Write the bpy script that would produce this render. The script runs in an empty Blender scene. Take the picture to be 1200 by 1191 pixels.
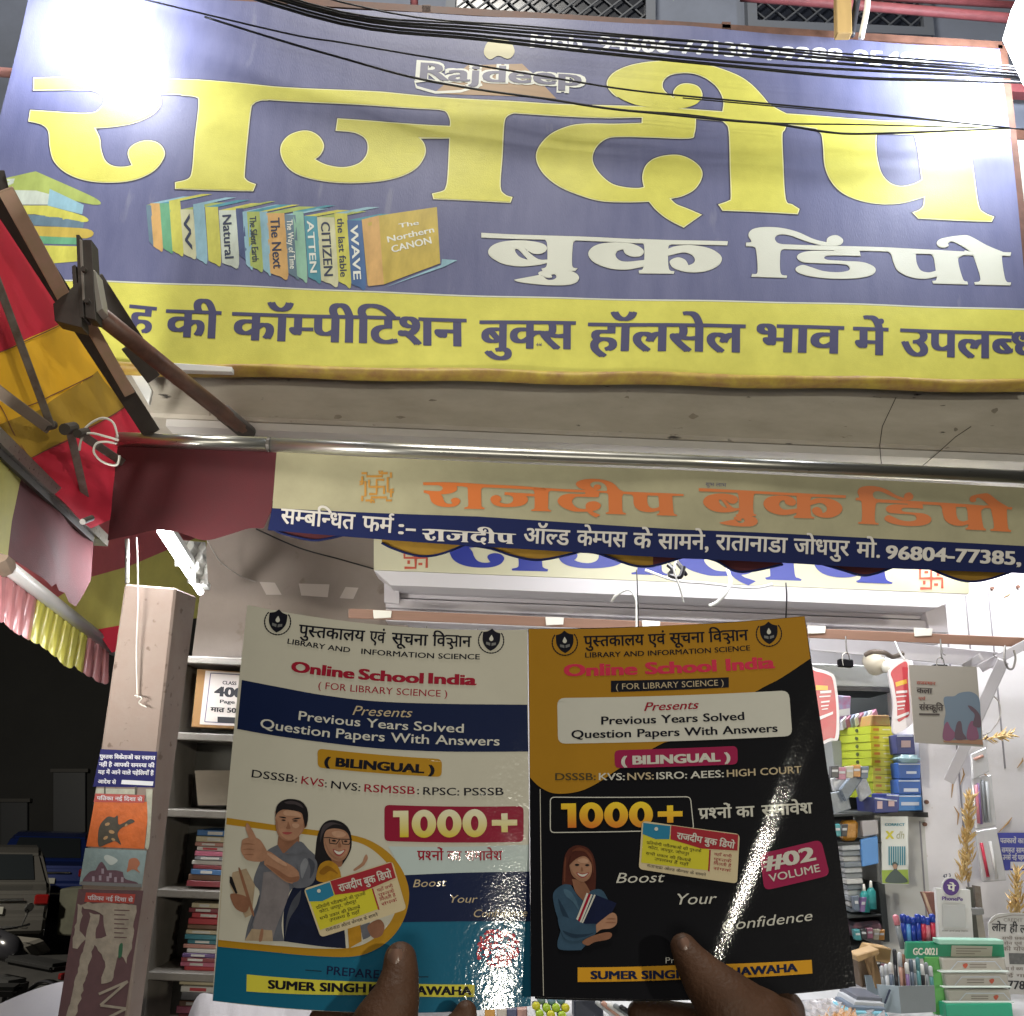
import bpy, bmesh, math, random
from mathutils import Vector, Matrix, geometry
random.seed(7)
sc = bpy.context.scene
COL = sc.collection
R = math.radians
# ------------------------------------------------------------------ camera
PITCH, ROLL, CAMZ, F = 16.0, 2.4, 1.9, 1150.0        # F in photograph pixels (1200 wide)
cd = bpy.data.cameras.new('camera')
cd.sensor_fit = 'HORIZONTAL'; cd.sensor_width = 36; cd.lens = 36*F/1200
cd.clip_start = 0.05; cd.clip_end = 400
cam = bpy.data.objects.new('camera', cd)
CM = Matrix.Rotation(R(90+PITCH), 3, 'X') @ Matrix.Rotation(R(ROLL), 3, 'Z')
CP = Vector((0, 0, CAMZ))
cam.matrix_world = Matrix.Translation(CP) @ CM.to_4x4()
COL.objects.link(cam); sc.camera = cam
# ------------------------------------------------------------------ night sky
w = bpy.data.worlds.new('World'); sc.world = w; w.use_nodes = True
nt = w.node_tree; bg = nt.nodes['Background']
sky = nt.nodes.new('ShaderNodeTexSky'); sky.sky_type = 'NISHITA'; sky.sun_disc = False
sky.sun_elevation = R(-4); sky.sun_rotation = R(120)
nt.links.new(sky.outputs[0], bg.inputs[0]); bg.inputs[1].default_value = 0.05
vs = sc.view_settings
vs.view_transform = 'Standard'; vs.look = 'None'; vs.exposure = 0.0; vs.gamma = 1.0
# ------------------------------------------------------------------ pixel <-> place
def ray(px, py):
    return (CM @ Vector(((px-600)/F, (595.5-py)/F, -1))).normalized()
def proj(P):
    q = CM.transposed() @ (Vector(P)-CP)
    return (600+F*q.x/-q.z, 595.5-F*q.y/-q.z)
def at(px, py, Y):
    d = ray(px, py); return CP+d*(Y/d.y)
def atz(px, py, Z):
    d = ray(px, py); return CP+d*((Z-CAMZ)/d.z)
def atx(px, py, X):
    d = ray(px, py); return CP+d*(X/d.x)
def aim(o, target):
    o.rotation_euler = (Vector(target)-o.location).to_track_quat('-Z', 'Y').to_euler()
def area(name, loc, target, size, power, col, size_y=None, parent=None):
    l = bpy.data.lights.new(name, 'AREA'); l.energy = power; l.color = col
    l.shape = 'RECTANGLE'; l.size = size; l.size_y = size_y or size
    o = bpy.data.objects.new(name, l); o.location = loc; COL.objects.link(o); aim(o, target); return o
# ------------------------------------------------------------------ lamps
YS = 3.3                                             # plane of the big banner
LAMP_L = at(84, -44, YS-0.28)
LAMP_R = at(1205, 40, YS-0.30)
STREET = Vector((3.35, -4.4, 2.9))
area('floodlight_light', LAMP_L, at(110, 50, YS), .14, 18, (.88, .9, 1))
area('floodlight_light', LAMP_R, at(1110, 110, YS), .16, 24, (.88, .92, 1))
area('street_lamp_light', STREET, (0, 1.2, 2.2), .2, 170, (1, .95, .8))
area('added_front_fill', (-.5, -6.0, .95), (0, 2, 2.6), 3.2, 120, (1, .95, .82), 1.6)  # added soft fill from behind the viewer, no known source there
area('added_high_fill', (-.6, 1.0, 8.2), (0, 3.3, 3.6), 1.0, 270, (1, .96, .88))  # added overhead fill, brightens banner and beam more than the books
area('shop_ceiling_light', (1.1, 4.35, 3.02), (1.1, 4.5, 0), 1.2, 42, (.95, .96, 1), .12)
area('shop_front_light', (.9, 3.2, 2.86), (.9, 4.0, 2.2), 1.4, 9, (.97, .97, 1), .05)
area('neighbour_shop_light', (-1.5, 2.25, 2.1), (-.95, 2.7, 3.3), .4, 33, (1, .97, .9), .2)
area('lane_lamp_light', (-9, 9, 4.2), (-8, 15, 0), .4, 650, (1, .93, .8))
area('shop_ceiling_light', (1.9, 3.75, 3.02), (1.7, 4.2, 0), .8, 15, (.95, .96, 1), .1)
# ------------------------------------------------------------------ materials
MATS = {}
def M(name, col, rough=.6, metal=0, var=0, vs_=6, bump=0, bs=60, coat=0, emit=0, stretch=None, col2=None, spots=None, spec=None, trans=0, wave=None):
    if name in MATS: return MATS[name]
    m = bpy.data.materials.new(name); m.use_nodes = True; MATS[name] = m
    t = m.node_tree; b = t.nodes['Principled BSDF']; L = t.links.new
    c = (*col, 1)
    b.inputs['Base Color'].default_value = c
    b.inputs['Roughness'].default_value = rough; b.inputs['Metallic'].default_value = metal
    if coat: b.inputs['Coat Weight'].default_value = coat; b.inputs['Coat Roughness'].default_value = .12
    if spec is not None: b.inputs['Specular IOR Level'].default_value = spec
    if emit:
        b.inputs['Emission Color'].default_value = c; b.inputs['Emission Strength'].default_value = emit
    if trans: b.inputs['Transmission Weight'].default_value = trans
    tc = t.nodes.new('ShaderNodeTexCoord')
    src = tc.outputs['Object']
    if stretch:
        mp = t.nodes.new('ShaderNodeMapping'); mp.inputs['Scale'].default_value = stretch
        L(src, mp.inputs['Vector']); src = mp.outputs['Vector']
    if var:
        n = t.nodes.new('ShaderNodeTexNoise'); n.inputs['Scale'].default_value = vs_; n.inputs['Detail'].default_value = 7
        n.inputs['Roughness'].default_value = .65
        L(src, n.inputs['Vector'])
        mr = t.nodes.new('ShaderNodeMapRange'); mr.inputs[1].default_value = .3; mr.inputs[2].default_value = .7
        L(n.outputs['Fac'], mr.inputs[0])
        mx = t.nodes.new('ShaderNodeMix'); mx.data_type = 'RGBA'
        c2 = col2 or tuple(x*(1-var) for x in col)
        mx.inputs[6].default_value = (*c2, 1); mx.inputs[7].default_value = c
        L(mr.outputs[0], mx.inputs[0]); out = mx.outputs[2]
        if spots:                                     # (colour, scale, threshold)
            n2 = t.nodes.new('ShaderNodeTexNoise'); n2.inputs['Scale'].default_value = spots[1]; n2.inputs['Detail'].default_value = 4
            L(src, n2.inputs['Vector'])
            m2 = t.nodes.new('ShaderNodeMapRange'); m2.inputs[1].default_value = spots[2]; m2.inputs[2].default_value = spots[2]+.06
            L(n2.outputs['Fac'], m2.inputs[0])
            x2 = t.nodes.new('ShaderNodeMix'); x2.data_type = 'RGBA'; L(m2.outputs[0], x2.inputs[0])
            L(out, x2.inputs[6]); x2.inputs[7].default_value = (*spots[0], 1); out = x2.outputs[2]
        L(out, b.inputs['Base Color'])
        mr2 = t.nodes.new('ShaderNodeMapRange'); mr2.inputs[3].default_value = max(.04, rough-.08); mr2.inputs[4].default_value = min(1, rough+.12)
        L(n.outputs['Fac'], mr2.inputs[0]); L(mr2.outputs[0], b.inputs['Roughness'])
    if bump:
        n = t.nodes.new('ShaderNodeTexNoise'); n.inputs['Scale'].default_value = bs; n.inputs['Detail'].default_value = 5
        L(src, n.inputs['Vector'])
        bp = t.nodes.new('ShaderNodeBump'); bp.inputs['Strength'].default_value = min(1, bump); bp.inputs['Distance'].default_value = .002
        L(n.outputs['Fac'], bp.inputs['Height']); L(bp.outputs[0], b.inputs['Normal'])
        if coat: L(bp.outputs[0], b.inputs['Coat Normal'])
    return m
BEND = .0016
ROUGHLAM = ('cover_teal', 'cover_white', 'ink_red', 'cover_yellow')
def lam(name, col, var=0.0):
    """laminated book print: glossy film with fine orange-peel wrinkles"""
    if name in MATS: return MATS[name]
    m = M(name, col, rough=.6, var=.32 if name.startswith('print_') else .06, vs_=110 if name.startswith('print_') else 40, spec=.12)
    t = m.node_tree; b = t.nodes['Principled BSDF']; L = t.links.new
    b.inputs['Coat Weight'].default_value = 1 if name in ROUGHLAM else .7; b.inputs['Coat Roughness'].default_value = .11 if name in ROUGHLAM else .09; b.inputs['Coat IOR'].default_value = 1.6
    tc = t.nodes.new('ShaderNodeTexCoord')
    n = t.nodes.new('ShaderNodeTexNoise'); n.inputs['Scale'].default_value = 330 if name in ROUGHLAM else 800; n.inputs['Detail'].default_value = 3
    n2 = t.nodes.new('ShaderNodeTexNoise'); n2.inputs['Scale'].default_value = 26; n2.inputs['Detail'].default_value = 2; n2.inputs['Distortion'].default_value = 1.0
    L(tc.outputs['Object'], n.inputs['Vector']); L(tc.outputs['Object'], n2.inputs['Vector'])
    b1 = t.nodes.new('ShaderNodeBump'); b1.inputs['Strength'].default_value = .65 if name in ROUGHLAM else .26; b1.inputs['Distance'].default_value = .0004
    b2 = t.nodes.new('ShaderNodeBump'); b2.inputs['Strength'].default_value = .2; b2.inputs['Distance'].default_value = .0012
    L(n.outputs['Fac'], b1.inputs['Height']); L(n2.outputs['Fac'], b2.inputs['Height']); L(b2.outputs[0], b1.inputs['Normal'])
    # one soft diagonal bend across the cover
    sx = t.nodes.new('ShaderNodeSeparateXYZ'); L(tc.outputs['Object'], sx.inputs[0])
    m1 = t.nodes.new('ShaderNodeMath'); m1.operation = 'MULTIPLY_ADD'; L(sx.outputs['Z'], m1.inputs[0]); m1.inputs[1].default_value = -.51; m1.inputs[2].default_value = -.0008
    m2 = t.nodes.new('ShaderNodeMath'); m2.operation = 'ADD'; L(sx.outputs['X'], m2.inputs[0]); L(m1.outputs[0], m2.inputs[1])
    m3 = t.nodes.new('ShaderNodeMath'); m3.operation = 'DIVIDE'; L(m2.outputs[0], m3.inputs[0]); m3.inputs[1].default_value = .0075
    m4 = t.nodes.new('ShaderNodeMath'); m4.operation = 'TANH'; L(m3.outputs[0], m4.inputs[0])
    b3 = t.nodes.new('ShaderNodeBump'); b3.invert = True; b3.inputs['Strength'].default_value = 1; b3.inputs['Distance'].default_value = .0003 if name in ROUGHLAM+('cover_navy', 'cover_crimson', 'cover_paleblue', 'cover_gold', 'ink_gold_white') else BEND; L(m4.outputs[0], b3.inputs['Height'])
    L(b3.outputs[0], b2.inputs['Normal'])
    L(b1.outputs[0], b.inputs['Coat Normal'])
    return m
# ------------------------------------------------------------------ objects
ORG = {}
def tag(o, label=None, cat=None, group=None, kind=None):
    if label: o['label'] = label
    if cat: o['category'] = cat
    if group: o['group'] = group
    if kind: o['kind'] = kind
    return o
def thing(name, label, cat, loc=(0, 0, 0), group=None):
    o = bpy.data.objects.new(name, None); o.empty_display_size = .05; COL.objects.link(o)
    o.location = loc; ORG[o.name] = Vector(loc); return tag(o, label, cat, group)
def obj(name, geo, mat, parent=None, smooth=False, label=None):
    """geo = (verts in world coordinates, faces)"""
    vs_, fs = geo
    org = ORG[parent.name] if parent else Vector((0, 0, 0))
    me = bpy.data.meshes.new(name)
    me.from_pydata([tuple(Vector(v)-org) for v in vs_], [], fs)
    if mat: me.materials.append(mat)
    if smooth: me.polygons.foreach_set('use_smooth', [True]*len(me.polygons))
    me.update()
    o = bpy.data.objects.new(name, me); COL.objects.link(o)
    if parent: o.parent = parent
    ORG[o.name] = org
    if label: o['label'] = label
    return o
def join(*gs):
    V, Fc = [], []
    for g in gs:
        k = len(V); V += [tuple(v) for v in g[0]]; Fc += [tuple(i+k for i in f) for f in g[1]]
    return V, Fc
def copy_tree(o, loc, label, rotz=None):
    c = o.copy(); COL.objects.link(c); c.location = loc; c['label'] = label; ORG[c.name] = Vector(loc)
    if rotz is not None: c.rotation_euler.z = rotz
    for ch in list(o.children):
        k = ch.copy(); COL.objects.link(k); k.parent = c
        for g in list(ch.children):
            h = g.copy(); COL.objects.link(h); h.parent = k
    return c
BOXF = [(0, 3, 2, 1), (4, 5, 6, 7), (0, 1, 5, 4), (1, 2, 6, 5), (2, 3, 7, 6), (3, 0, 4, 7)]
def fr(front, back):            # hexahedron from front quad and back quad (both TL,TR,BR,BL)
    return [tuple(p) for p in front]+[tuple(p) for p in back], [(0, 1, 2, 3)[::-1], (4, 5, 6, 7), (0, 4, 5, 1)[::-1], (1, 5, 6, 2)[::-1], (2, 6, 7, 3)[::-1], (3, 7, 4, 0)[::-1]]
def bev(geo, w=.003, seg=1):
    bm = bmesh.new(); vv = [bm.verts.new(v) for v in geo[0]]
    for f in geo[1]: bm.faces.new([vv[i] for i in f])
    bmesh.ops.recalc_face_normals(bm, faces=bm.faces)
    bmesh.ops.bevel(bm, geom=list(bm.edges), offset=w, segments=seg, affect='EDGES', clamp_overlap=True)
    bm.verts.index_update()
    g = [tuple(v.co) for v in bm.verts], [tuple(v.index for v in f.verts) for f in bm.faces]; bm.free(); return g
def box(x0, x1, y0, y1, z0, z1, b=0):
    g = fr([(x0, y0, z1), (x1, y0, z1), (x1, y0, z0), (x0, y0, z0)], [(x0, y1, z1), (x1, y1, z1), (x1, y1, z0), (x0, y1, z0)])
    return bev(g, b) if b else g
def qbox(pts, Y, depth, b=0):   # pixel quad TL,TR,BR,BL standing at distance Y, with real depth behind
    f = [at(x, y, Y) for x, y in pts]
    g = fr(f, [p+Vector((0, depth, 0)) for p in f]); return bev(g, b) if b else g
def rbox(x0, y0, x1, y1, Y, depth, b=0):      # upright box whose front covers about that pixel box
    a = at(x0, (y0+y1)/2, Y).x; c = at(x1, (y0+y1)/2, Y).x
    t_ = at((x0+x1)/2, y0, Y).z; u = at((x0+x1)/2, y1, Y).z
    return box(a, c, Y, Y+depth, u, t_, b)
def prism(pts, dvec):           # 3D polygon extruded by dvec
    n = len(pts); d = Vector(dvec)
    V = [tuple(p) for p in pts]+[tuple(Vector(p)+d) for p in pts]
    return V, [tuple(range(n))[::-1], tuple(range(n, 2*n))]+[(i, (i+1) % n, n+(i+1) % n, n+i) for i in range(n)]
def tube(pts, r, seg=8, cap=True, flat=None):
    pts = [Vector(p) for p in pts]; V, Fc = [], []; n = len(pts)
    up = Vector((0, 0, 1)); prev = None
    for i, p in enumerate(pts):
        d = (pts[min(i+1, n-1)]-pts[max(i-1, 0)]).normalized()
        a = prev - d*prev.dot(d) if prev is not None else d.cross(up if abs(d.z) < .9 else Vector((1, 0, 0)))
        if a.length < 1e-5: a = d.cross(Vector((0, 1, 0)))
        a.normalize(); b_ = d.cross(a); prev = a
        rr = r[i] if isinstance(r, (list, tuple)) else r
        for k in range(seg):
            th = 2*math.pi*k/seg; V.append(tuple(p+a*math.cos(th)*rr+b_*math.sin(th)*rr*(flat or 1)))
    for i in range(n-1):
        for k in range(seg):
            Fc.append((i*seg+k, i*seg+(k+1) % seg, (i+1)*seg+(k+1) % seg, (i+1)*seg+k))
    if cap: Fc += [tuple(range(seg))[::-1], tuple(range((n-1)*seg, n*seg))]
    return V, Fc
def bar(p, q, wdt, hgt, upv=(0, 0, 1)):   # straight square section from p to q
    p, q = Vector(p), Vector(q); d = (q-p).normalized(); s = d.cross(Vector(upv))
    if s.length < 1e-4: s = d.cross(Vector((1, 0, 0)))
    s.normalize(); u = s.cross(d); s = s*wdt/2; u = u*hgt/2
    V = [p-s-u, p+s-u, p+s+u, p-s+u, q-s-u, q+s-u, q+s+u, q-s+u]
    return [tuple(v) for v in V], BOXF
def cr(pts, n=6):               # open Catmull-Rom through 3D/2D points
    pts = [Vector(p) for p in pts]; out = []
    for i in range(len(pts)-1):
        p0 = pts[max(i-1, 0)]; p1 = pts[i]; p2 = pts[i+1]; p3 = pts[min(i+2, len(pts)-1)]
        for k in range(n):
            t = k/n
            out.append(.5*((2*p1)+(p2-p0)*t+(2*p0-5*p1+4*p2-p3)*t*t+(3*p1-p0-3*p2+p3)*t**3))
    out.append(pts[-1]); return out
def ell(cx, cy, rx, ry=None, n=20, rot=0):
    ry = ry or rx; c, s = math.cos(R(rot)), math.sin(R(rot))
    return [(cx+rx*math.cos(2*math.pi*k/n)*c-ry*math.sin(2*math.pi*k/n)*s, cy+rx*math.cos(2*math.pi*k/n)*s+ry*math.sin(2*math.pi*k/n)*c) for k in range(n)]
def smooth(pts, n=5):           # closed outline; a third item marks a corner
    N = len(pts); out = []
    cs = [len(p) > 2 for p in pts]; P = [Vector((p[0], p[1])) for p in pts]
    for i in range(N):
        p1, p2 = P[i], P[(i+1) % N]; c1, c2 = cs[i], cs[(i+1) % N]
        if c1 and c2: out.append(tuple(p1)); continue
        p0 = p1 if c1 else P[i-1]; p3 = p2 if c2 else P[(i+2) % N]
        for k in range(n):
            t = k/n; v = .5*((2*p1)+(p2-p0)*t+(2*p0-5*p1+4*p2-p3)*t*t+(3*p1-p0-3*p2+p3)*t**3); out.append(tuple(v))
    return out
def quad_round(q, r, n=4):      # rounded quad in pixels (TL,TR,BR,BL)
    out = []; q = [Vector(p) for p in q]
    for i in range(4):
        p = q[i]; a = (q[i-1]-p).normalized()*r+p; b = (q[(i+1) % 4]-p).normalized()*r+p
        for k in range(n+1):
            t = k/n; out.append(tuple(a*(1-t)**2+p*2*t*(1-t)+b*t*t))
    return out
# ------------------------------------------------------------------ printable surfaces
class Plane:
    eps = .0012
    def __init__(s, O, U, V, bulge=None, grid=None):
        s.O = Vector(O); s.U = Vector(U).normalized(); s.V = Vector(V).normalized(); s.N = s.U.cross(s.V).normalized()
        s.bulge = bulge; s.grid = grid
    def P(s, u, v, h=0):
        if s.bulge: h = h+s.bulge(u, v)
        return s.O+s.U*u+s.V*v+s.N*h
    def uv(s, px, py):
        d = ray(px, py); t = (s.O-CP).dot(s.N)/d.dot(s.N); q = CP+d*t-s.O
        return Vector((q.dot(s.U), q.dot(s.V)))
def front(Y, **k): return Plane((0, Y, 0), (1, 0, 0), (0, 0, 1), **k)
class Patch:
    """curved page through 3x3 (or 5x3) control points (photo px, py, distance)"""
    eps = .00012
    def __init__(s, net, grid=.05, us=None, vs=None):
        s.net = [[at(*p) for p in row] for row in net]; s.grid = grid
        s.us = us or [0, .5, 1]; s.vs = vs or [0, .5, 1]
    @staticmethod
    def lag(xs, t):
        o = []
        for i, a in enumerate(xs):
            w_ = 1
            for j, b in enumerate(xs):
                if i != j: w_ *= (t-b)/(a-b)
            o.append(w_)
        return o
    def S(s, u, v):
        a = s.lag(s.us, u); b = s.lag(s.vs, v); r = Vector((0, 0, 0))
        for j, bj in enumerate(b):
            for i, ai in enumerate(a): r += s.net[j][i]*(ai*bj)
        return r
    def P(s, u, v, h=0):
        p = s.S(u, v); e = .01
        n = (s.S(u+e, v)-p).cross(s.S(u, v-e)-p).normalized()
        if n.dot(CP-p) < 0: n = -n
        return p+n*h
    def uv(s, px, py):
        u, v = .5, .5
        for _ in range(8):
            x, y = proj(s.S(u, v)); e = .01
            x1, y1 = proj(s.S(u+e, v)); x2, y2 = proj(s.S(u, v+e))
            a, b, c, d = (x1-x)/e, (x2-x)/e, (y1-y)/e, (y2-y)/e; det = a*d-b*c
            rx, ry = px-x, py-y
            u += (rx*d-b*ry)/det; v += (a*ry-c*rx)/det
        return Vector((u, v))
def refine(V2, Fc, g):
    bm = bmesh.new(); vv = [bm.verts.new((a[0], a[1], 0)) for a in V2]
    for f in Fc:
        try: bm.faces.new([vv[i] for i in f])
        except ValueError: pass
    for ax in (0, 1):
        lo = min(a[ax] for a in V2); hi = max(a[ax] for a in V2)
        k = math.floor(lo/g)+1
        while k*g < hi:
            no = (1, 0, 0) if ax == 0 else (0, 1, 0); co = (k*g, 0, 0) if ax == 0 else (0, k*g, 0)
            bmesh.ops.bisect_plane(bm, geom=list(bm.verts)+list(bm.edges)+list(bm.faces), plane_co=co, plane_no=no, dist=1e-7)
            k += 1
    bmesh.ops.triangulate(bm, faces=bm.faces)
    bm.verts.index_update()
    r = [(v.co.x, v.co.y) for v in bm.verts], [tuple(v.index for v in f.verts) for f in bm.faces]; bm.free(); return r
def poly_uv(surf, loops, layer, nore=False):
    """flat filled outline(s) given in uv -> world geometry; loops[1:] are holes"""
    V2 = [p for l in loops for p in l]
    tri = geometry.tessellate_polygon([[Vector((p[0], p[1], 0)) for p in l] for l in loops])
    Fc = [tuple(t) for t in tri]
    if surf.grid and not nore: V2, Fc = refine(V2, Fc, surf.grid)
    V = [surf.P(p[0], p[1], layer*surf.eps) for p in V2]
    # make faces point to the front
    n0 = surf.P(.5, .5, 1)-surf.P(.5, .5, 0); out = []
    for f in Fc:
        a, b, c = (V[i] for i in f[:3])
        nn = (b-a).cross(c-a)
        if nn.length < 1e-12: continue
        out.append(f if nn.dot(n0) > 0 else f[::-1])
    return V, out
def px_uv(surf, pts): return [tuple(surf.uv(p[0], p[1])) for p in pts]
def pr(surf, name, pts, mat, parent, layer=1, holes=(), label=None, sm=True):
    """printed shape: pixel outline on the surface"""
    ls = [px_uv(surf, smooth(pts) if sm else pts)]+[px_uv(surf, smooth(h)) for h in holes]
    return obj(name, poly_uv(surf, ls, layer), mat, parent, label=label, smooth=bool(surf.grid))
def prs(surf, name, shapes, mat, parent, layer=1, label=None):   # several patches of one print colour
    gs = []
    for k, s_ in enumerate(shapes):
        ls = [px_uv(surf, smooth(s_))]; gs.append(poly_uv(surf, ls, layer+.08*(k % 5)))
    return obj(name, join(*gs), mat, parent, label=label)
def line_px(pts, w_):           # pixel polyline -> outline polygons
    P = [Vector(p) for p in pts]; out = []
    L_, R_ = [], []
    for i, p in enumerate(P):
        d = (P[min(i+1, len(P)-1)]-P[max(i-1, 0)]); d = Vector((-d.y, d.x)).normalized()*w_/2
        L_.append((p+d)); R_.append((p-d))
    return [(v.x, v.y, 1) for v in L_+R_[::-1]]
# ------------------------------------------------------------------ lettering
_g = {}
_fc = bpy.data.curves.new('glyph', 'FONT'); _fc.resolution_u = 3
_fo = bpy.data.objects.new('glyph', _fc); COL.objects.link(_fo)
def _mesh(s):
    _fc.body = s; bpy.context.view_layer.update()
    dg = bpy.context.evaluated_depsgraph_get(); ev = _fo.evaluated_get(dg); me = ev.to_mesh()
    V = [(v.co.x, v.co.y) for v in me.vertices]; Fc = [tuple(p.vertices) for p in me.polygons]
    ev.to_mesh_clear(); return V, Fc
def glyph(c):
    if c in _g: return _g[c]
    half = c.startswith('½'); ch = c[1:] if half else c
    if ch == 'REPH': r = (strokes([[(-.10, .62), (-.16, .72), (-.08, .80), (.0, .76)]], .05), 0)
    elif ch == 'RA': r = (strokes([[(-.42, .02), (-.26, .16)]], .05), 0)
    elif ch == 'JNYA':
        r = (strokes([[(0, .62), (.82, .62)], [(.70, .62), (.70, 0)], [(.05, .44), (.34, .44), (.40, .30), (.28, .16), (.12, .20)], [(.40, .30), (.52, .22), (.70, .30)], [(.28, .16), (.42, .02), (.44, -.1), (.30, -.12)]], .07), .82)
    elif ch == ' ': r = (([], []), .30)
    else:
        V, Fc = _mesh(ch)
        w1 = [v[0] for v in _mesh('MM'+ch+'M')[0]]; w0 = [v[0] for v in _mesh('MMM')[0]]
        r = ((V, Fc), (max(w1)-min(w1))-(max(w0)-min(w0)))
    if half:
        (V, Fc), adv = r
        lo = min(v[1] for v in V); bx = [v[0] for v in V if v[1] < .12]; stem = .085
        if ch == 'क': cut = adv*.80
        elif ch in 'टठडदह': cut = adv
        else: cut = max(bx)-stem-.005
        bm = bmesh.new(); vv = [bm.verts.new((a, b, 0)) for a, b in V]
        for f in Fc:
            try: bm.faces.new([vv[i] for i in f])
            except ValueError: pass
        bmesh.ops.bisect_plane(bm, geom=list(bm.verts)+list(bm.edges)+list(bm.faces), plane_co=(cut, 0, 0), plane_no=(1, 0, 0), clear_outer=True)
        bm.verts.index_update()
        r = (([(v.co.x, v.co.y) for v in bm.verts], [tuple(v.index for v in f.verts) for f in bm.faces]), cut); bm.free()
    _g[c] = r; return r
def strokes(lines, w_):
    V, Fc = [], []
    for ln in lines:
        pts = cr([Vector((p[0], p[1], 0)) for p in ln], 4) if len(ln) > 2 else [Vector((*p, 0)) for p in ln]
        k = len(V); n = len(pts)
        for i, p in enumerate(pts):
            d = pts[min(i+1, n-1)]-pts[max(i-1, 0)]; d = Vector((-d.y, d.x, 0)).normalized()*w_/2
            V += [(p.x+d.x, p.y+d.y), (p.x-d.x, p.y-d.y)]
        Fc += [(k+2*i, k+2*i+1, k+2*i+3, k+2*i+2) for i in range(n-1)]
    return V, Fc
def shape_text(s):
    out = []; i = 0; dev = lambda c: 'क' <= c <= 'ह'
    while i < len(s):
        c = s[i]
        if not dev(c): out.append(c); i += 1; continue
        cons = [c]; i += 1
        while i+1 < len(s) and s[i] == '्' and dev(s[i+1]): cons.append(s[i+1]); i += 2
        mat = []
        while i < len(s) and (s[i] in 'ािीुूेैोौंँॅॉः'): mat.append(s[i]); i += 1
        reph = len(cons) > 1 and cons[0] == 'र'
        if reph: cons = cons[1:]
        if 'ि' in mat: out.append('ि'); mat.remove('ि')
        if cons == ['ज', 'ञ']: out.append('JNYA')
        else:
            ra = len(cons) > 1 and cons[-1] == 'र'
            if ra: cons = cons[:-1]
            out += ['½'+k for k in cons[:-1]]+[cons[-1]]
            if ra: out.append('RA')
        out += mat
        if reph: out.append('REPH')
    return out
def text_geo(surf, s, p0, p1, h, layer=2, bold=0, shear=0, serif=0):
    """p0,p1: pixels of the baseline ends; h: pixel height of capitals / of the headline; bold in em"""
    gl = shape_text(s); x = 0; pieces = []
    for k, g in enumerate(gl):
        (V, Fc), adv = glyph(g)
        if V: pieces.append((V, Fc, x, k % 3))
        x += adv
    x0 = min(min(v[0] for v in V)+xx for V, Fc, xx, k in pieces); x1 = max(max(v[0] for v in V)+xx for V, Fc, xx, k in pieces)
    cap = .622 if any('ऀ' <= c <= 'ॿ' for c in s) else .70
    p0, p1 = Vector(p0), Vector(p1); d = (p1-p0); up = Vector((d.y, -d.x)).normalized()*h
    u0, u1 = surf.uv(*p0), surf.uv(*p1); mid = (p0+p1)/2
    upv = surf.uv(*(mid+up))-surf.uv(*mid)
    ax = (u1-u0)/(x1-x0); ay = upv/cap
    bx_, by_ = bold if isinstance(bold, tuple) else (bold, bold*.5)
    if isinstance(bold, tuple): offs = [(0, 0), (-bx_, -by_), (bx_, -by_), (-bx_, by_), (bx_, by_)]
    else: offs = [(0, 0)] if not bold else ([(0, 0)] if bold > .04 else [])+[(-bold, -bold*.5), (bold, -bold*.5), (-bold, bold*.5), (bold, bold*.5)]
    gs = []
    n0 = surf.P(.5, .5, 1)-surf.P(.5, .5, 0)
    for oi, (ox, oy) in enumerate(offs):
        for V, Fc, xx, k in pieces:
            W_ = []
            for vx, vy in V:
                q = u0+ax*(vx+xx-x0+ox+shear*vy)+ay*(vy+oy)
                W_.append(surf.P(q.x, q.y, (layer+(oi*3+k)*.07)*surf.eps))
            fs = []
            for f in Fc:
                nn = (W_[f[1]]-W_[f[0]]).cross(W_[f[2]]-W_[f[0]])
                fs.append(f if nn.dot(n0) >= 0 else f[::-1])
            gs.append((W_, fs))
    return join(*gs)
def text(surf, s, p0, p1, h, mat, parent, layer=2, bold=0, shear=0, name='lettering'):
    return obj(name, text_geo(surf, s, p0, p1, h, layer, bold, shear), mat, parent)
# ================================================================== traced headline lettering
def zc(pts, ox, oy, s): return [((p[0]/s+ox, p[1]/s+oy) if len(p) == 2 else (p[0]/s+ox, p[1]/s+oy, 1)) for p in pts]
c1 = 1
G_RA = zc([(120,300,c1),(300,316),(352,330),(370,355),(355,385),(325,402),(250,403),(110,392,c1),(105,428,c1),(150,440),(175,465),(180,520),(195,570),(240,610),(310,635),(400,643),(480,635),(545,605),(578,560),(575,530),(550,508),(510,503),(470,518),(455,545),(470,588,c1),(440,594),(400,590),(370,570),(355,530),(350,490),(332,452,c1),(400,447),(470,435),(530,410),(560,380),(565,355),(555,325,c1),(555,300,c1)], 0, 0, 3)
G_AA = zc([(640,325,c1),(640,336),(690,343),(703,368),(690,500),(682,600),(668,636),(622,650,c1),(622,668,c1),(890,675,c1),(898,655,c1),(865,638),(860,600),(878,400),(890,365),(915,352),(940,350,c1),(940,325,c1)], 0, 0, 3)
G_JA = zc([(770,150,c1),(770,180),(812,195),(832,235),(832,268,c1),(560,252),(305,238,c1),(298,290,c1),(380,297),(430,322),(447,360),(438,410),(400,450),(330,470),(250,460),(192,432,c1),(222,405),(235,365),(215,325),(175,300),(130,298),(75,320),(42,365),(45,420),(80,475),(140,510),(240,532),(360,537),(500,525),(600,500),(670,460),(708,400),(705,350),(678,315,c1),(830,320,c1),(822,500),(812,560),(795,578),(750,590,c1),(755,610,c1),(1110,622,c1),(1117,602,c1),(1085,590),(1062,550),(1072,400),(1080,260),(1095,222),(1130,207,c1),(1130,165,c1)], 320, 80, 4)
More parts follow.
